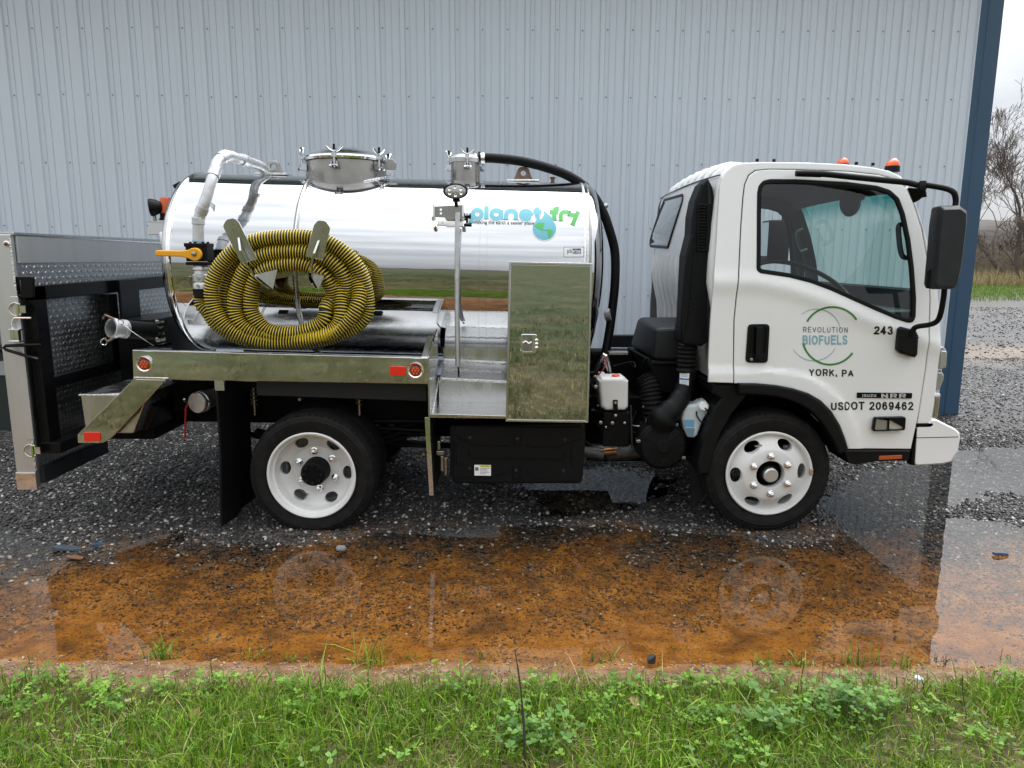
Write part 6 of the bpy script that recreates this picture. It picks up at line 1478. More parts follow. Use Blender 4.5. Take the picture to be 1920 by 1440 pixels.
# entry step
stp = plate_y('entry_step', [(1582,843),(1706,845),(1707,852),(1705,864),(1640,866),(1604,872),(1590,868)], 4.475, .30, BLACKP, TR, .008)
plate_y('step_lip', [(1583,843.5),(1707,844.5),(1707,848),(1583,848)], 4.468, .02, GREYP, stp, .003)
plate_y('step_marker', rounded([(1649,855),(1692,853.5),(1691,860.5),(1648,862.5)], 1), 4.468, .012, mat('step_amber', (.42,.075,.012), .25, coat=.4), stp, .002)
plate_y('door_gap', [(1711,842),(1720,800),(1716,872),(1708,872)], 4.478, .05, BLACKM, TR, 0)
# wheel arch: black flare with a lip, inner guard, rear guard
def arcband(inn, out, Y, th, name, m, parent, bevel=.008): return plate_y(name, inn+out[::-1], Y, th, m, parent, bevel)
OUT = [(1386,719.5),(1420,720),(1455,723),(1486,729),(1514,738),(1538,752),(1558,772),(1574,798),(1585,824),(1592,844)]
INN = [(1386,739),(1420,740),(1452,743),(1480,750),(1504,760),(1526,775),(1544,795),(1558,818),(1568,838),(1574,852)]
fl = arcband(INN, OUT, YD-.045, .10, 'wheel_arch', BLACKP, TR, .012)
# inner arch tunnel
V = []; F = []; pts = [(1330,880),(1338,840),(1352,800),(1375,770),(1405,752),(1440,744),(1480,752),(1515,770),(1545,800),(1565,845)]
Pq = [xz(a, b, YD) for a, b in pts]
for x, z in Pq: V += [(x, YD+.03, z), (x, YD+.62, z)]
F = [(2*i, 2*i+2, 2*i+3, 2*i+1) for i in range(len(Pq)-1)]; k0 = len(V)
V += [(wc.x-.5, YD+.60, .45), (wc.x+.5, YD+.60, .45), (wc.x+.5, YD+.60, 1.0), (wc.x-.5, YD+.60, 1.0)]; F.append((k0, k0+1, k0+2, k0+3))
MB().add(V, F).obj('inner_guard', BLACKM, TR)
MB().box((at(1340,700,4.6).x, 4.56, at(1340,742,4.6).z), (at(1560,700,4.6).x, 6.3, at(1340,712,4.6).z)).obj('cab_floor', BLACKM, TR)
RG = [(1378,722),(1400,726),(1398,745),(1372,778),(1352,812),(1338,850),(1330,888),(1312,890),(1308,868),(1322,820),(1332,790),(1342,762),(1352,748),(1335,735),(1336,722)]
plate_y('rear_guard', RG, YD+.02, .40, BLACKP, TR, .012)
plate_y('guard_flap', [(1292,870),(1312,888),(1330,888),(1322,930),(1296,948)], YD+.16, .01, FLAP, TR, .002)

# ---- behind the cab: intake tower, bellows, duct, air cleaner, cover, bottles
SN = [(1326,331),(1316,345),(1304,375),(1298,405),(1296,440),(1291,460),(1286,480),(1283,540),(1280,600),(1275,640),(1282,648),(1318,650),(1330,640),(1334,560),(1337,480),(1340,420),(1341,378),(1338,352),(1333,338)]
snk = plate_y('air_intake', rounded(SN, 3, 3), 4.60, .20, BLACKP, TR, .018)
for v in snk.data.vertices: pass
grl = plate_y('intake_grille', rounded([(1309,381),(1335,382),(1331,472),(1306,471)], 3), 4.588, .02, BLACKP, snk, .004, holes=[rounded([(1312,386),(1326,387),(1323,466),(1309,466)], 2)])
plate_y('grille_back', [(1310,384),(1328,385),(1325,468),(1307,468)], 4.5985, .004, BLACKG, snk, 0)
for k in range(14): y_ = 390+k*5.7; MB().hexa([at(1311,y_,4.585), at(1326,y_+.5,4.585), at(1326,y_+.5,4.598), at(1311,y_,4.598), at(1311,y_+2,4.592), at(1326,y_+2.5,4.592), at(1326,y_+2.5,4.600), at(1311,y_+2,4.600)]).obj('grille_slat', BLACKP, grl)
plate_y('intake_ridge', rounded([(1327,345),(1329,345),(1334,372),(1330,640),(1326,640)], 1), 4.592, .02, GREYP, snk, .004)
for k in range(5): y_ = 480+k*25; plate_y('intake_rib', rounded([(1286-k*1.2,y_),(1301-k*1.2,y_),(1301-k*1.2,y_+4),(1286-k*1.2,y_+4)], 1), 4.590, .03, BLACKP, snk, .005)
plate_y('intake_flange', rounded([(1299,440),(1303,440),(1290,600),(1278,640),(1276,600),(1284,500)], 1), 4.588, .03, BLACKP, snk, .006)
yb_ = 4.68
c0 = at(1290, 640, yb_); r_ = 18/ppm(yb_, 670)
zs_ = [at(1290, y, yb_).z for y in (640, 648, 652, 656, 660, 664, 668, 672, 676, 680, 684, 688)]
bl = MB().lathe([(zs_[0]+.01, r_*.72)]+[(z, r_*(.82 if i % 2 else 1.05)) for i, z in enumerate(zs_)]+[(zs_[-1]-.02, r_*1.12), (zs_[-1]-.035, r_*1.0)], (c0.x, yb_, 0), (0,0,1), 32).obj('intake_bellows', RUBBER, TR, ang=35)
MB().lathe([(at(1290,646,yb_).z, r_*.80),(at(1290,641,yb_).z, r_*.82)], (c0.x-.01, yb_, 0), (0,0,1), 32).obj('bellows_clamp', STEEL, bl)
dp = [at(1290,688,yb_), at(1288,705,yb_), at(1284,725,yb_-.01), at(1276,745,yb_-.04), at(1262,765,yb_-.07), at(1247,780,yb_-.08), at(1240,792,yb_-.05)]
dct = MB().tube(smoothline(dp, 6), [r_*.88]*12+[r_*.95]*6+[r_*1.05]*6+[r_*1.2]*6+[r_*1.45]*6+[r_*1.5], 28).obj('air_duct', BLACKP, TR, ang=50)
st_ = [at(x, y, yb_-r_*.93) for x, y in ((1279,697),(1297,697.5),(1296,726),(1277,725))]
fq = lambda u, v: lambda d: None
def on_duct(px, py, off=.001):
    c = at(1288-(py-700)*.12, py, yb_-.005); p = at(px, py, yb_-.11); R2 = r_*.90+off; dx = max(-R2*.98, min(R2*.98, p.x-c.x)); return Vector((c.x+dx, c.y-sqrt(R2*R2-dx*dx), p.z))
def dstrip(x0, y0, x1, y1, m, off, name='duct_label'):
    V = []; 
    for i in range(9):
        t = i/8; V += [on_duct(x0+(x1-x0)*t, y0, off), on_duct(x0+(x1-x0)*t-1.5, y1, off)]
    return MB().add(V, [(2*i, 2*i+2, 2*i+3, 2*i+1) for i in range(8)]).obj(name, m, dct, ang=60)
dstrip(1280,697,1296,726,PWHITE,.003); dstrip(1280,697,1296,700,PBLUE,.0042,'label_band'); dstrip(1279,712,1296,715,PBLUE,.0042,'label_band')
for y_ in (702.5,705,707.5,717.5,720,722.5): dstrip(1282,y_,1293,y_+.8,LBLUE,.0042,'label_line')
ac = at(1243, 836, 4.60); R3 = 44/ppm(4.60, 836)
dr = MB().lathe([(.42, R3*.9),(.10, R3*.98),(.06, R3*1.06),(.02, R3*1.06),(.012, R3*1.0),(.0, R3*.97),(-.012, R3*.90),(-.018, R3*.55),(-.022, R3*.30),(-.03, R3*.25),(-.03, .001)], ac, (0,1,0), 56).obj('air_cleaner', BLACKP, TR, ang=30)
for k in range(12):
    a = 2*pi*k/12+.12; MB().bar(ac+Vector((R3*.26*cos(a), -.020, R3*.26*sin(a))), ac+Vector((R3*.92*cos(a), -.013, R3*.92*sin(a))), .007, .012, up=(0,1,0)).obj('cover_spoke', BLACKP, dr)
MB().lathe([(-.010, R3*.17),(-.022, R3*.16),(-.024, R3*.1)], ac+Vector((0,0,-R3*.72)), (0,1,0), 16).obj('drain_valve', BLACKG, dr)
for a in (105, 60, 170, 330): a = radians(a); q = ac+Vector((R3*1.06*cos(a), .03, R3*1.06*sin(a))); MB().box(q-Vector((.014,.03,.010)), q+Vector((.014,.03,.010))).obj('cover_clip', STEEL, dr, bevel=.003)
tc0, tc1 = at(1216, 793, 4.56), at(1268, 797, 4.56); cc = (tc0+tc1)/2; MB().lathe([(-.012,(tc1-tc0).length/2),(.012,(tc1-tc0).length/2)], cc+Vector((0,.10,.0)), (.05,0,1), 36).obj('duct_clamp', CHROME, dct)
MB().tube(smoothline([at(1210,708,4.9), at(1218,725,4.86), at(1222,750,4.84), at(1225,785,4.84)], 8), [ .075*(1.0 if i % 2 else .86) for i in range(25)], 20).obj('cooling_hose', RUBBER, TR, ang=50)
# engine cover / battery lid
cv = [(1196,596),(1206,592),(1290,592),(1290,640),(1288,680),(1236,678),(1180,652),(1177,640),(1188,604)]
Yc0 = 4.86
P = lambda x, y, Y=Yc0: at(x, y, Y)
cov = MB().hexa([P(1226,676), P(1300,678), P(1300,660,5.5), P(1180,650,5.55), P(1228,615), P(1300,614), P(1280,594,5.5), P(1196,594,5.55)])
covo = cov.obj('engine_cover', GREYP, TR, bevel=.035, seg=4)
MB().hexa([P(1222,684,Yc0-.02), P(1300,686,Yc0-.02), P(1300,664,5.55), P(1176,656,5.6), P(1222,677,Yc0-.02), P(1300,679,Yc0-.02), P(1300,658,5.55), P(1176,650,5.6)]).obj('cover_rim', BLACKP, covo, bevel=.008)
MB().hexa([P(1224,735,Yc0), P(1296,740,Yc0), P(1300,720,5.55), P(1186,700,5.6), P(1222,684,Yc0), P(1298,686,Yc0), P(1300,664,5.55), P(1178,657,5.6)]).obj('cover_base', BLACKM, covo, bevel=.01)
MB().box((at(1140,640,6.3).x, 6.25, at(1140,650,6.3).z), (at(1225,640,6.3).x, 6.35, at(1140,628,6.3).z)).obj('far_rail', GREYP, TR, bevel=.005)
MB().box((at(1100,700,5.6).x, 5.5, at(1140,860,5.6).z), (at(1225,700,5.6).x, 5.7, at(1140,655,5.6).z)).obj('gearbox', BLACKM, TR, bevel=.03)
MB().box((at(1140,660,5.2).x, 5.15, at(1140,664,5.2).z), (at(1176,660,5.2).x, 5.22, at(1140,658,5.2).z)).obj('shelf_plate', STEEL, TR, bevel=.003)
# power steering tank on its bracket
q = [(1122,712),(1130,708.5),(1172,708.5),(1180,716),(1178,766),(1172,770),(1134,770),(1126,762)]
bt = plate_y('reservoir_bottle', rounded(q, 4), 4.66, .20, TANKWHT, TR, .022)
p = at(1154, 711, 4.72); MB().lathe([(-.02,.018),(.004,.020),(.006,.026),(.028,.025),(.032,.020)], p, (0,0,1), 20).obj('bottle_cap', mat('cap_red', (.72,.07,.03), .4), bt, ang=35)
plate_y('bottle_strap', rounded([(1149.5,750),(1158.5,750),(1158.5,772),(1149.5,772)], 1), 4.650, .012, BLACKG, bt, .002)
MB().lathe([(0,.010),(-.008,.009)], at(1154, 754.5, 4.649), (0,1,0), 8).obj('strap_bolt', CHROME, bt)
MB().box((at(1130,775,4.7).x, 4.66, at(1130,835,4.7).z), (at(1180,775,4.7).x, 4.75, at(1130,771,4.7).z)).obj('bottle_bracket', BLACKM, TR, bevel=.006)
for x, y, s_ in ((1154,779,1),(1126,792,1.1),(1148,793,1.1),(1171,793,.9),(1117,725,1.2),(1136,801,.8),(1121,760,.6),(1206,762,.6),(1116,706,.8)): MB().lathe([(0,.011*s_),(-.008,.011*s_),(-.011,.006)], at(x, y, 4.645), (0,1,0), 8).obj('bolt', STEEL, TR)
# washer bottle
q = [(1282,764),(1290,758),(1308,758),(1316,752),(1326,752),(1331,762),(1328,775),(1318,790),(1308,818),(1302,822),(1288,820),(1283,806),(1278,785)]
wb = plate_y('washer_bottle', rounded(q, 3), 4.60, .12, BOTTLE, TR, .02)
MB().lathe([(.02,.016),(-.004,.030),(-.020,.030),(-.026,.022),(-.024,.012),(-.027,.010),(-.027,.001)], at(1319, 762, 4.585), (.1,1,-.25), 24).obj('bottle_cap', WHITE, wb, ang=30)
MB().tube(smoothline([at(1322,765,4.555), at(1328,775,4.56), at(1325,790,4.57), at(1315,791,4.575), at(1307,780,4.585), at(1306,771,4.59)], 6), .0045, 8).obj('cap_tether', BLACKP, wb)
plate_y('bottle_label', [(1283,787),(1302,787),(1301,801),(1284,800)], 4.5985, .001, mat('label_blue', (.16,.36,.55), .5), wb, 0)
plate_y('fluid_band', rounded([(1284,802),(1303,803),(1300,819),(1289,819)], 3), 4.5990, .002, mat('washer_fluid', (.16,.26,.34), .3), wb, 0)
# small pipework that fills the dark engine bay
r5 = random.Random(4)
for k in range(16):
    x0, y0 = r5.uniform(1105,1215), r5.uniform(665,830); pth = [at(x0+r5.uniform(-45,45)*t, y0+r5.uniform(-12,12)+50*t*r5.uniform(-.6,1), 4.82+.25*r5.random()) for t in (0,.35,.7,1)]
    MB().tube(smoothline(pth, 5), r5.uniform(.005,.016), 8).obj('engine_hose', BLACKP if k % 4 else STEEL, TR)
MB().tube(smoothline([at(1133,668,4.8), at(1137,678,4.78), at(1131,692,4.76), at(1122,703,4.78)], 5), .004, 6).obj('red_cable', REDD, TR)
for x, y in ((1098,702),(1126,699)): MB().box(at(x-3,y+8,4.80), at(x+6,y-2,4.84)).obj('tape_flag', PWHITE, TR)
MB().tube([at(1085,845,4.86), at(1132,852,4.84)], .042, 20).obj('exhaust_flex', DARKST, TR); MB().tube([at(1132,848,4.84), at(1155,846,4.84)], .03, 16).obj('copper_sleeve', mat('copper', (.25,.12,.06), .35, 1.0), TR)
MB().tube(smoothline([at(1183,760,4.64), at(1184,800,4.63), at(1185,840,4.63)], 4), .006, 8).obj('drain_hose', GREYP, TR)

# ---- cab interior
fz = at(1500, 690, 5).z
MB().hexa([at(1620,575,4.62)+Vector((0,0,-.45)), at(1745,600,4.62)+Vector((0,0,-.4)), at(1745,600,4.62)+Vector((0,1.7,-.4)), at(1620,575,4.62)+Vector((0,1.7,-.45)), at(1640,556,4.62)+Vector((-.02,0,-.09)), at(1745,566,4.62)+Vector((0,0,-.05)), at(1745,566,4.62)+Vector((0,1.7,-.05)), at(1640,556,4.62)+Vector((-.02,1.7,-.09))]).obj('dashboard', DASH, cab_o, bevel=.03, seg=4)
MB().box((at(1600,550,5.9).x-.1, 5.65, at(1600,560,5.9).z-.2), (at(1660,550,5.9).x, 6.2, at(1600,548,5.9).z)).obj('instrument_hood', DASH, cab_o, bevel=.03, seg=3)
swc = at(1502, 541, 5.20); nrm_ = Vector((.18, -.52, .84)).normalized(); tx = Vector((nrm_.z, 0, -nrm_.x)).normalized(); ty = nrm_.cross(tx); RS = .36
sw = MB().tube([swc+tx*RS*cos(a)+ty*RS*sin(a)*.95 for a in np.linspace(0, 2*pi, 49)[:-1]], .017, 12, closed=True).obj('steering_wheel', BLACKP, cab_o)
for a in (90, 210, 330): a = radians(a); MB().bar(swc-nrm_*.05+tx*.05*cos(a)+ty*.05*sin(a), swc+tx*RS*cos(a)+ty*RS*.95*sin(a), .03, .012).obj('wheel_spoke', BLACKP, sw)
MB().lathe([(-.20,.03),(-.08,.05),(-.03,.07),(-.01,.05)], swc, nrm_, 20).obj('wheel_boss', BLACKP, sw)
SEAT = mat('seat_fabric', (.03,.032,.034), .9)
for yy in (4.78, 5.75):
    x0 = at(1385, 600, yy).x; zz = at(1400, 610, 4.7).z
    MB().box((x0, yy-.05, zz-.25), (x0+.46, yy+.42, zz-.10)).obj('seat', SEAT, cab_o, bevel=.05, seg=3)
    MB().hexa([(x0-.02,yy-.04,zz-.12),(x0+.12,yy-.04,zz-.12),(x0+.12,yy+.40,zz-.12),(x0-.02,yy+.40,zz-.12),(x0-.06,yy-.02,zz+.14),(x0+.02,yy-.02,zz+.14),(x0+.02,yy+.38,zz+.14),(x0-.06,yy+.38,zz+.14)]).obj('seat_back', SEAT, cab_o, bevel=.03, seg=3)
MB().box((at(1385,600,5.2).x-.1, 5.2, fz-.02), (at(1385,600,5.2).x+.5, 5.68, fz+.12)).obj('console', DASH, cab_o, bevel=.02)
rm = at(1592, 380, 5.12); MB().lathe([(-.03,.02),(-.02,.09),(.0,.095),(.01,.085),(.012,.001)], rm, (-.95,-.25,-.1), 28).obj('inside_mirror', DASH, cab_o, ang=40)
MB().bar(rm, at(1612,368,5.12)+Vector((.02,0,.01)), .05, .06).bar(at(1600,368,5.12), at(1618,366,5.12), .07, .05).obj('mirror_stem', DASH, cab_o, bevel=.01)
MB().tube(smoothline([at(1698,420,4.62), at(1686,423,4.60), at(1685,440,4.60), at(1691,478,4.60), at(1706,484,4.62)], 6), .016, 12).obj('grab_handle', DASH, cab_o)
MB().tube(smoothline([at(1504,430,6.25), at(1492,436,6.22), at(1490,446,6.2), at(1496,468,6.2), at(1500,472,6.22), at(1512,468,6.26)], 6), .016, 12).obj('grab_handle', DASH, cab_o)
# far mirror seen through the cab
fm = at(1453, 452, 6.75); FMh = MB().box((fm.x-.10, 6.62, at(1453,490,6.7).z), (fm.x+.09, 6.85, at(1453,413,6.7).z)).obj('far_mirror', BLACKP, TR, bevel=.02, seg=3)
MB().add([(fm.x-.103, 6.64, at(1453,480,6.7).z), (fm.x-.103, 6.83, at(1453,480,6.7).z), (fm.x-.103, 6.83, at(1453,417,6.7).z), (fm.x-.103, 6.64, at(1453,417,6.7).z)], [(0,1,2,3)]).obj('mirror_glass', CHROME, FMh)
MB().tube(smoothline([at(1468,415,6.75), at(1470,400,6.7), at(1478,390,6.6), at(1500,380,6.5)], 5), .014, 10).obj('mirror_stay', BLACKP, FMh)
# sun visor and overhead shelf
MB().hexa([at(1560,352,4.75), at(1660,356,4.75), at(1660,356,5.3), at(1560,352,5.3), at(1560,346,4.75), at(1660,348,4.75), at(1660,348,5.3), at(1560,346,5.3)]).obj('sun_visor', INTER, cab_o, bevel=.008)
# ================================================================== GRASS, CLOVER, DEBRIS, TREES
def blades(n, xr, yr, h, w, tints, keep=None, seed=1, lean=.5, clump=0.0, root=None, mat_=None, name='grass', kind='stuff', frus=True, parent=None):
    r = np.random.default_rng(seed)
    if root is None:
        x = r.uniform(*xr, n); y = r.uniform(*yr, n)
        if frus: k = np.abs(x) < (np.abs(y)*.74+1.5); x, y = x[k], y[k]
        if keep is not None: k = r.uniform(0, 1, len(x)) < keep(x, y); x, y = x[k], y[k]
    else: x, y = root
    n = len(x); z = ground_z(x, y)-.004
    hh = r.uniform(h[0], h[1], n)*(.55+.9*fbm(x, y, 2.2, 90))*(.7+.6*r.uniform(0, 1, n)**2); ww = r.uniform(w[0], w[1], n)
    a = r.uniform(0, 2*pi, n); l = np.abs(r.normal(0, lean, n)); dx, dy = np.cos(a), np.sin(a); b = r.uniform(0, 2*pi, n); sx, sy = np.cos(b), np.sin(b)
    V = np.zeros((n, 7, 3))
    for i, t in enumerate((0.0, .4, .75)):
        ox = dx*hh*l*t**1.8; oy = dy*hh*l*t**1.8; oz = hh*t*(1-.35*np.minimum(l, 1.2)*t); k = ww*(1-.35*t)/2
        V[:, 2*i] = np.stack([x+ox-sx*k, y+oy-sy*k, z+oz], -1); V[:, 2*i+1] = np.stack([x+ox+sx*k, y+oy+sy*k, z+oz], -1)
    V[:, 6] = np.stack([x+dx*hh*l, y+dy*hh*l, z+hh*(1-.38*np.minimum(l, 1.3))], -1)
    T = np.array([(0,1,3),(0,3,2),(2,3,5),(2,5,4),(4,5,6)])
    c = np.array(tints); ci = r.integers(0, len(c), n); tc = c[ci]*r.uniform(.7, 1.3, (n, 1))*(.75+.5*fbm(x, y, 1.7, 33))[:, None]
    me = fastmesh(V.reshape(-1, 3), (T[None]+(np.arange(n)*7)[:, None, None]).reshape(-1, 3), np.repeat(tc, 7, 0))
    return link(name, me, mat_ or GRASS, kind=kind, parent=parent)
def leafmat(name, rough=.45, tr=.35):
    m = bpy.data.materials.new(name); m.use_nodes = True; t = m.node_tree; b = t.nodes['Principled BSDF']; N = t.nodes.new; K = t.links.new
    a = N('ShaderNodeAttribute'); a.attribute_name = 'tint'; K(a.outputs['Color'], b.inputs['Base Color']); b.inputs['Roughness'].default_value = rough; b.inputs['Specular IOR Level'].default_value = .35
    tl = N('ShaderNodeBsdfTranslucent'); K(a.outputs['Color'], tl.inputs['Color']); mx = N('ShaderNodeMixShader'); mx.inputs['Fac'].default_value = tr
    o = t.nodes['Material Output']; K(b.outputs['BSDF'], mx.inputs[1]); K(tl.outputs['BSDF'], mx.inputs[2]); K(mx.outputs['Shader'], o.inputs['Surface']); return m
GRASS = leafmat('grass_blade'); CLOV = leafmat('clover_leaf', .5, .3); STRAW = leafmat('dry_straw', .7, .2)
GT = [(.11,.24,.008),(.17,.33,.012),(.055,.14,.008),(.28,.42,.05),(.19,.29,.03)]
FT = [(.065,.105,.024),(.085,.12,.035),(.05,.08,.02),(.14,.145,.07),(.16,.13,.08)]
ST = [(.36,.28,.14),(.45,.36,.20),(.27,.19,.09),(.20,.13,.06)]
def front(x, y):
    e = FIELD_Y+.07+(fbm(x, x*0, 2.6, 5)-.5)*.18
    bare = fbm(x, y, 1.9, 77)
    return sstep(e, e-.14, y)*np.clip(.32+1.6*sstep(.36, .58, bare), 0, 1)
blades(82000, (-3.6, 3.6), (1.75, 2.95), (.04, .11), (.0026, .0062), GT, front, 1, .75, frus=True)
blades(20000, (-3.6, 3.6), (1.75, 2.9), (.03, .095), (.0014, .003), ST, lambda x, y: front(x, y)*.8+.10*sstep(3.0, 2.7, y), 2, 1.3, mat_=STRAW, name='dry_grass')
blades(60000, (-3.6, 3.6), (1.75, 2.9), (.015, .045), (.0016, .0032), GT+[(.26,.27,.08)], lambda x, y: np.clip(front(x, y)+.15*sstep(2.85, 2.75, y), 0, 1), 14, 1.0)
blades(21000, (-3.6, 3.6), (1.75, 2.9), (.012, .030), (.003, .007), ST, lambda x, y: sstep(2.92, 2.7, y)*.8, 12, 2.2, mat_=STRAW, name='thatch')
blades(26000, (-11.0, 11.0), (-16, -5.5), (.06, .16), (.012, .022), FT, lambda x, y: .05+.95*sstep(.45, .55, fbm(x, y, .9, 77)), 13, .9, frus=False)
blades(52000, (-5.0, 5.2), (-5.5, 1.75), (.05, .15), (.005, .010), FT, lambda x, y: .10+.9*sstep(.42, .56, fbm(x, y, 1.6, 77)), 3, .8, frus=False)
blades(16000, (-5.0, 5.2), (-5.5, 1.75), (.04, .11), (.004, .006), ST, None, 4, 1.3, mat_=STRAW, name='dry_grass', frus=False)

def leaves(roots, size, seed, tint, name, nleaf=3, stalk=(.03,.075), parent=None, kind='stuff'):
    """trefoil leaves on thin stalks"""
    r = np.random.default_rng(seed); V = []; T = []; C = []; c = 0
    for (x, y, s) in roots:
        z = float(ground_z(np.array([x]), np.array([y]))[0]); h = r.uniform(*stalk)*s; ox, oy = r.normal(0, .3*h, 2)
        tip = np.array([x+ox, y+oy, z+h]); base = np.array([x, y, z]); col = np.array(tint[r.integers(len(tint))])*r.uniform(.75, 1.3)
        V += [base+(-.0009,0,0), base+(.0009,0,0), tip]; T.append((c, c+1, c+2)); C += [col*.8]*3; c += 3
        a0 = r.uniform(0, 2*pi); tl = r.normal(0, .25, 2); L_ = r.uniform(*size)*s
        for k in range(nleaf):
            a = a0+2*pi*k/nleaf+r.normal(0, .12); d = np.array([cos(a), sin(a), 0]); n_ = np.array([-sin(a), cos(a), 0]); cup = r.uniform(-.1, .45)
            prof_ = [(0,0),(.35,.36),(.75,.46),(1.0,.25),(.93,0),(1.0,-.25),(.75,-.46),(.35,-.36)]
            pts = [tip+d*L_*u+n_*L_*v+np.array([0,0,L_*(cup*u*u+ .18*abs(v)) + (d[0]*tl[0]+d[1]*tl[1])*L_*u]) for u, v in prof_]
            V += pts; C += [col*(1.0 if q not in (0, 4) else .85) for q in range(8)]
            T += [(c, c+1, c+2), (c, c+2, c+4), (c+2, c+3, c+4), (c, c+4, c+6), (c+4, c+5, c+6), (c, c+6, c+7)]; c += 8
    me = fastmesh(np.array(V), np.array(T), np.array(C)); smooth(me, 80); return link(name, me, CLOV, kind=kind, parent=parent)
CT = [(.10,.225,.014),(.145,.29,.022),(.07,.165,.014),(.20,.35,.045)]
r6 = np.random.default_rng(21); roots = []
patches = [(px, py, rr) for px, py, rr in ((60,1285,.13),(190,1300,.14),(300,1290,.06),(395,1285,.12),(545,1290,.07),(660,1310,.07),(850,1290,.12),(1000,1290,.10),(1180,1295,.12),(1290,1280,.13),(1390,1285,.10),(1530,1330,.10),(1600,1350,.12),(1660,1320,.08),(1330,1360,.10),(1000,1385,.08),(1460,1270,.06),(1900,1275,.05),(1760,1340,.06),(220,1330,.08),(960,1350,.06),(1390,1420,.08),(1120,1340,.08),(40,1330,.08),(1850,1390,.07),(560,1340,.06))]
for px, py, rr in patches:
    p = atz(px, py, .05); n = int(420*rr)
    for _ in range(n):
        q = r6.normal(0, rr*.55, 2); y = min(p.y+q[1]*.7, FIELD_Y+.05); roots.append((p.x+q[0], y, r6.uniform(.75, 1.25)))
for _ in range(220):
    p = atz(r6.uniform(-20, 1940), r6.uniform(1270, 1440), .05); roots.append((p.x, p.y, r6.uniform(.6, 1.1)))
leaves(roots, (.0085, .018), 22, CT, 'clover')
rt = []
for px, py in ((738,1424),(606,1418),(1442,1418),(1405,1432),(1300,1425)):
    p = atz(px, py, .07)
    for _ in range(4): q = r6.normal(0, .018, 2); rt.append((p.x+q[0], p.y+q[1], 1.0))
leaves(rt, (.014, .022), 23, [(.15,.30,.05),(.19,.35,.07)], 'clover')
# clumps of coarse leafy weeds in the verge, right
def weed(px, py, n, s, label, seed):
    p = atz(px, py, .05); t = thing('weed', label, 'weed', (p.x, p.y, p.z-.01), 'leafy weeds in the grass verge'); r = np.random.default_rng(seed)
    rs = [(p.x+a, min(p.y+b*.7, 2.8), r.uniform(.8, 1.3)) for a, b in r.normal(0, .05*s, (n, 2))]
    leaves(rs, (.011, .021), seed, [(.11,.24,.040),(.15,.29,.06),(.08,.18,.035)], 'leaves', 3, (.05, .12), parent=t, kind=None)
    blades(0, None, None, (.06, .12), (.002, .003), [(.12,.16,.05)], seed=seed, root=(np.array([a for a, b, c in rs[::4]]), np.array([b for a, b, c in rs[::4]])), name='stems', kind=None, parent=t)
    for c in t.children: c.location = (0,0,0)
    return t
weed(1590, 1335, 95, 1.6, 'largest clump of pale green leafy weed in the verge below the front wheel', 41)
weed(1440, 1370, 50, 1.2, 'smaller leafy weed clump just left of the largest pale green clump', 42)
weed(1005, 1395, 50, 1.1, 'leafy weed growing round the foot of the dark dead stem', 43)

# grass tufts standing in the shallow edge of the water
TUFTS = [(300,1222,.085,46,'bushy dark green grass tuft in the brown water at left below the rear mud flap'),(690,1236,.12,40,'largest pale spiky grass tuft in the puddle below the rear wheel'),(478,1222,.05,16,'thin sparse grass tuft between the two bushy tufts in the brown water'),
         (560,1226,.045,14,'low flat grass tuft just left of the pale spiky tuft'),(905,1222,.05,14,'small grass tuft at the water edge below the tool box'),(1128,1228,.07,18,'grass tuft standing upright at the water edge below the white bottle'),
         (1425,1240,.065,30,'bushy grass tuft on the mud below the front wheel reflection'),(1500,1240,.05,34,'low spreading grass tuft right of the bushy tuft below the front wheel'),(1600,1232,.08,30,'grass tuft with tall blades in the water below the cab door reflection'),
         (1690,1245,.05,22,'small grass tuft at the right end of the brown mud'),(1765,1228,.05,16,'dark wet sprig standing in the pale water at right'),(1890,1225,.055,12,'thin dark stalks in the pale water near the right border of the picture'),(775,1218,.04,10,'few short blades in the water right of the pale spiky tuft'),(1255,1200,.04,8,'tiny pale sprig poking from the water between the two wheel reflections')]
for i, (px, py, h, n, lab) in enumerate(TUFTS):
    p = atz(px, py, 0); t = thing('grass_tuft', lab, 'grass tuft', (p.x, p.y, -.01), 'grass tufts in the edge of the puddle')
    r = np.random.default_rng(100+i); rx = p.x+r.normal(0, .028*(1+h*4), n); ry_ = p.y+r.normal(0, .018, n)
    o = blades(0, None, None, (h*.7, h*1.35), (.0035, .006), GT if i not in (10, 11) else [(.05,.06,.03)], seed=100+i, lean=.75, root=(rx, ry_), name='blades', kind=None, parent=t)
    o2 = blades(0, None, None, (h*.5, h*1.1), (.002, .003), ST, seed=130+i, lean=1.1, root=(rx[::4]+.01, ry_[::4]), name='dry_blades', kind=None, mat_=STRAW, parent=t)
# dead stem in the foreground
p = atz(984, 1440, .05); q = at(966, 1224, p.y-.0)
MBt = MB().tube(smoothline([p, at(983,1380,p.y), at(979,1320,p.y+.01), at(972,1260,p.y+.02), at(965,1218,p.y+.02)], 6), [.0045]*12+[.003]*8+[.0018]*5, 7)
MBt.tube(smoothline([at(981,1345,p.y), at(974,1330,p.y), at(972,1318,p.y)], 4), .0015, 5)
tag(MBt.obj('dead_stem', mat('stem_bark', (.045,.032,.022), .8), loc=p), 'thin dark dead weed stem standing upright in the grass in front', 'plant stem')
p = atz(1810, 1330, .05)
tag(MB().tube(smoothline([p, at(1806,1305,p.y), at(1804,1280,p.y), at(1805,1268,p.y)], 5), .002, 6).obj('dead_stem', MATS['stem_bark'], loc=p), 'short thin dead stem at the grass edge at the right', 'plant stem')
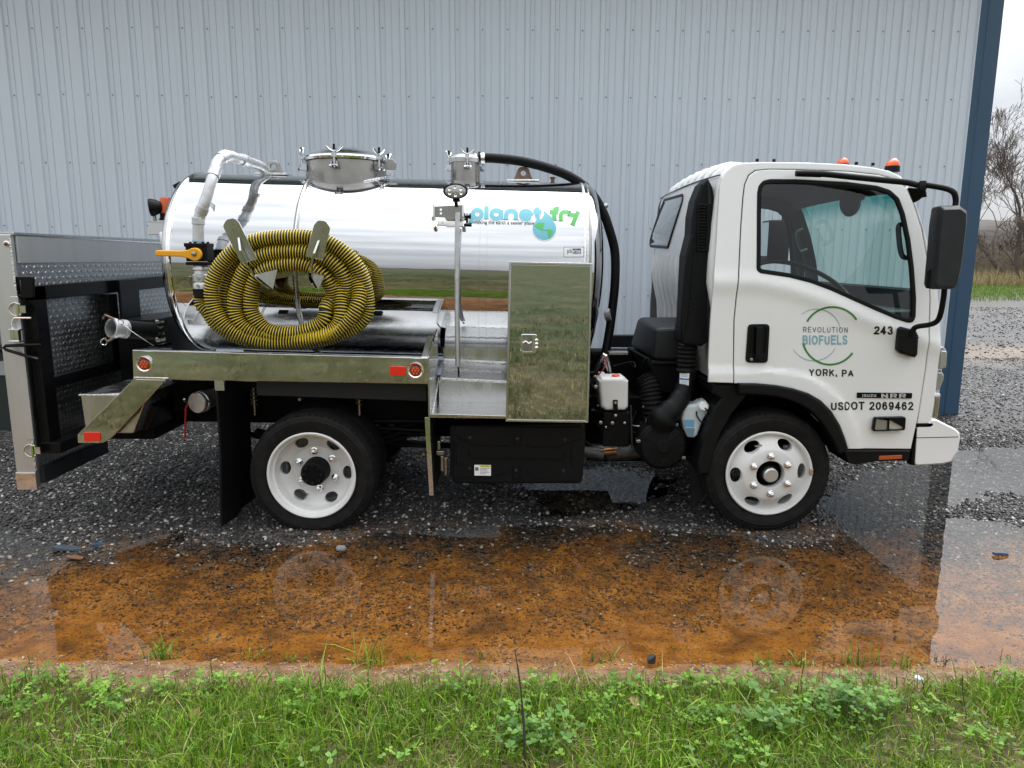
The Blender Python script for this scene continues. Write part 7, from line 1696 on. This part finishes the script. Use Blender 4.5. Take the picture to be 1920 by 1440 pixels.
# dry leaves
def dry_leaf(px, py, L_, col, label, seed, curl=.5, rot=0.0):
    r = np.random.default_rng(seed); p = atz(px, py, .05); n = 9; V = []; F = []
    for i in range(n):
        t = i/(n-1); wv = .36*sin(pi*t**.8)*(1-.25*t); 
        for j, s_ in enumerate((-1, -.5, 0, .5, 1)):
            V.append(Vector(((t-.5), s_*wv*(1+.25*r.normal()), curl*((t-.5)**2)*1.2+.35*abs(s_)*wv*curl*1.8+.02*r.normal()))*L_)
    for i in range(n-1):
        for j in range(4): F.append((5*i+j, 5*i+5+j, 5*i+6+j, 5*i+1+j))
    Rm = Matrix.Rotation(rot, 4, 'Z') @ Matrix.Rotation(.5+r.normal()*.3, 4, 'X'); V = [Rm @ v + p for v in V]
    return tag(MB().add(V, F).obj('dry_leaf', mat('leaf_'+str(seed), col, .75, var=.25, vscale=60), ang=70, loc=p), label, 'leaf', 'dry leaves in the verge')
dry_leaf(1186, 1318, .075, (.46,.30,.19), 'pale pink-brown curled dry leaf standing in the grass below the white bottle', 51, .9, 1.2)
dry_leaf(372, 1345, .07, (.26,.13,.06), 'dark brown crumpled dry leaf in the grass under the rear mud flap', 52, 1.2, .3)
dry_leaf(243, 1315, .04, (.50,.38,.22), 'small pale tan dry leaf in the clover at the left', 53, .6, .8)
dry_leaf(1415, 1345, .05, (.30,.20,.11), 'brown dry leaf lying flat among the weeds at right', 54, .4, 2.2)
dry_leaf(540, 1405, .05, (.33,.19,.10), 'brown dry leaf on bare soil near the bottom of the picture', 55, .5, 1.9)
# slate scraps in the shallow water
def scrap(px, py, w, d, h, col, label, cat, seed, rot=0., z=-.018):
    r = np.random.default_rng(seed); p = atz(px, py, z); m = MB()
    pl = [(-1,-.7),(-.5,-1),(.7,-.9),(1,-.2),(.8,.8),(-.3,1),(-.95,.5)]; pl = [((a+r.normal()*.08)*w/2, (b+r.normal()*.08)*d/2) for a, b in pl]; n = len(pl)
    V = [Vector((a, b, 0)) for a, b in pl]+[Vector((a*.94, b*.94, h*(1+.2*r.normal()))) for a, b in pl]; Rm = Matrix.Rotation(rot, 4, 'Z') @ Matrix.Rotation(.10, 4, 'Y'); V = [Rm @ v + p for v in V]
    m.add(V, [(i, (i+1) % n, n+(i+1) % n, n+i) for i in range(n)]+[tuple(range(n-1,-1,-1)), tuple(range(n, 2*n))])
    return tag(m.obj(cat.replace(' ', '_'), mat('scrap_'+str(seed), col, .5, var=.2, vscale=40), bevel=.002, loc=p), label, cat)
scrap(126, 1030, .17, .06, .016, (.045,.062,.075), 'larger blue-grey flat scrap lying in the gravel at the water edge at left', 'siding scrap', 61, .05)
scrap(187, 1022, .09, .035, .014, (.03,.07,.12), 'smaller dark blue sliver just right of the larger blue-grey scrap', 'siding scrap', 62, .5)
scrap(140, 1046, .10, .04, .008, (.16,.075,.035), 'brown wood chip in front of the blue-grey scrap', 'wood chip', 63, -.1)
scrap(1876, 1040, .10, .04, .016, (.03,.055,.09), 'blue flat scrap in the pale water near the right border', 'siding scrap', 64, .1)
scrap(640, 1030, .06, .04, .018, (.20,.21,.22), 'pale grey flat stone in the brown water under the rear wheel', 'stone', 65, .3, .0)
scrap(1722, 1275, .045, .03, .012, (.55,.58,.62), 'small white scrap on the mud beside the grass at right', 'plastic scrap', 66, .3, .01)
scrap(1220, 1242, .04, .03, .03, (.02,.02,.024), 'small black stone on the mud at the water edge', 'stone', 67, .3, .0)

# ---- right: bank of grass, brush and bare trees beyond the lot
blades(30000, (17, 55), (29, 52), (.10, .28), (.02, .04), [(.10,.19,.025),(.13,.22,.035)], lambda x, y: sstep(29.5, 31, y-.18*np.clip(x-16, -10, 60)), 71, .6, frus=False)
blades(19000, (28, 62), (47, 58), (.5, 1.2), (.025, .05), [(.34,.27,.14),(.42,.35,.19),(.22,.19,.08)], lambda x, y: sstep(46, 48.5, y-.06*np.clip(x-16, -10, 60)), 72, .45, frus=False, mat_=STRAW, name='tall_dry_grass')
BARK = mat('bare_bark', (.085,.065,.050), .85, var=.3, vscale=6)
TWIG = mat('twig_bark', (.095,.070,.055), .85)
def bare_tree(x, y, h, seed, label, spread=.55, depth=6, lean=(0, 0), trunks=1, r0=None):
    r = random.Random(seed); tr_ = MB(); cr = MB(); z0 = float(ground_z(np.array([x]), np.array([y]))[0])-.1
    def grow_(p, d, L_, rad, lev):
        pts = [p]; n = 4 if lev < 3 else 3; q = p.copy(); dd = d.copy()
        for i in range(n):
            dd = (dd+Vector((r.gauss(0,.16), r.gauss(0,.16), r.gauss(0.06,.10)))).normalized(); q = q+dd*L_/n; pts.append(q.copy())
        rr = [max(.013, rad*(1-.42*i/n)) for i in range(n+1)]
        (tr_ if lev < 2 else cr).tube(pts, rr, 6 if lev < 2 else 3, caps=False)
        if lev >= depth: return
        for k in range(r.choice((2,3,3)) if lev else r.choice((3,4))):
            j = r.randint(2, n) if k else n; b = pts[j]; ax = Vector((r.gauss(0,1), r.gauss(0,1), r.gauss(0,.5))).normalized(); nd = (dd+ax*spread*(1.0 if k else .55)).normalized()
            grow_(b, nd, L_*r.uniform(.60,.86), rr[j]*(.78 if k == 0 else .58), lev+1)
    t = thing('bare_tree', label, 'tree', (x, y, z0), 'bare trees beyond the gravel lot')
    for k in range(trunks):
        d = Vector((lean[0]+r.gauss(0,.12)+(k-(trunks-1)/2)*.5, lean[1]+r.gauss(0,.1), 1)).normalized()
        grow_(Vector((x+(k-(trunks-1)/2)*.3, y, z0)), d, h*.27, (r0 or h*.017), 0)
    tr_.obj('trunk', BARK, t, ang=60); cr.obj('crown', TWIG, t, ang=60)
    return t
bare_tree(37.6, 55, 15.0, 3, 'largest bare tree with a leaning forked trunk beyond the gravel lot', .66, 7, (-.20, 0), 2)
bare_tree(42.5, 60, 13, 5, 'bare tree at the right border behind the largest one', .62, 6, (-.1, 0), 2)
bare_tree(37.6, 63, 11, 8, 'low bare tree half hidden behind the blue building corner', .66, 6, (.1, 0), 2)
bare_tree(35.3, 50.0, 6.5, 11, 'small bare sapling with tangled twigs in front of the largest tree', .8, 6, (-.2, 0), 3, .045)
def brush(n, xr, yr, h, seed):
    r = np.random.default_rng(seed); m = MB()
    for _ in range(n):
        x, y = r.uniform(*xr), r.uniform(*yr); z = float(ground_z(np.array([x]), np.array([y]))[0]); L_ = r.uniform(*h); a = r.uniform(0, 2*pi); b = r.uniform(.3, 1.1)
        P = [Vector((x+cos(a)*b*L_*t**1.6, y+sin(a)*b*L_*t**1.6*.6, z+L_*(t-.45*b*t*t))) for t in (0,.3,.6,.85,1)]
        m.tube(P, [.016,.013,.010,.007,.003], 3, caps=False)
        for k in range(3):
            t = r.integers(1, 4); q = P[t]; d = Vector(r.normal(0, .5, 3)); d.z = abs(d.z)*.6; m.tube([q, q+d*.35*L_, q+d*.6*L_+Vector((0,0,-.1*L_))], [.008,.006,.002], 3, caps=False)
    return m
brush(1900, (33, 58), (55, 68), (1.6, 5.2), 31).obj('brush', mat('brush_stems', (.13,.10,.065), .9, var=.3, vscale=2), kind='stuff', ang=60)
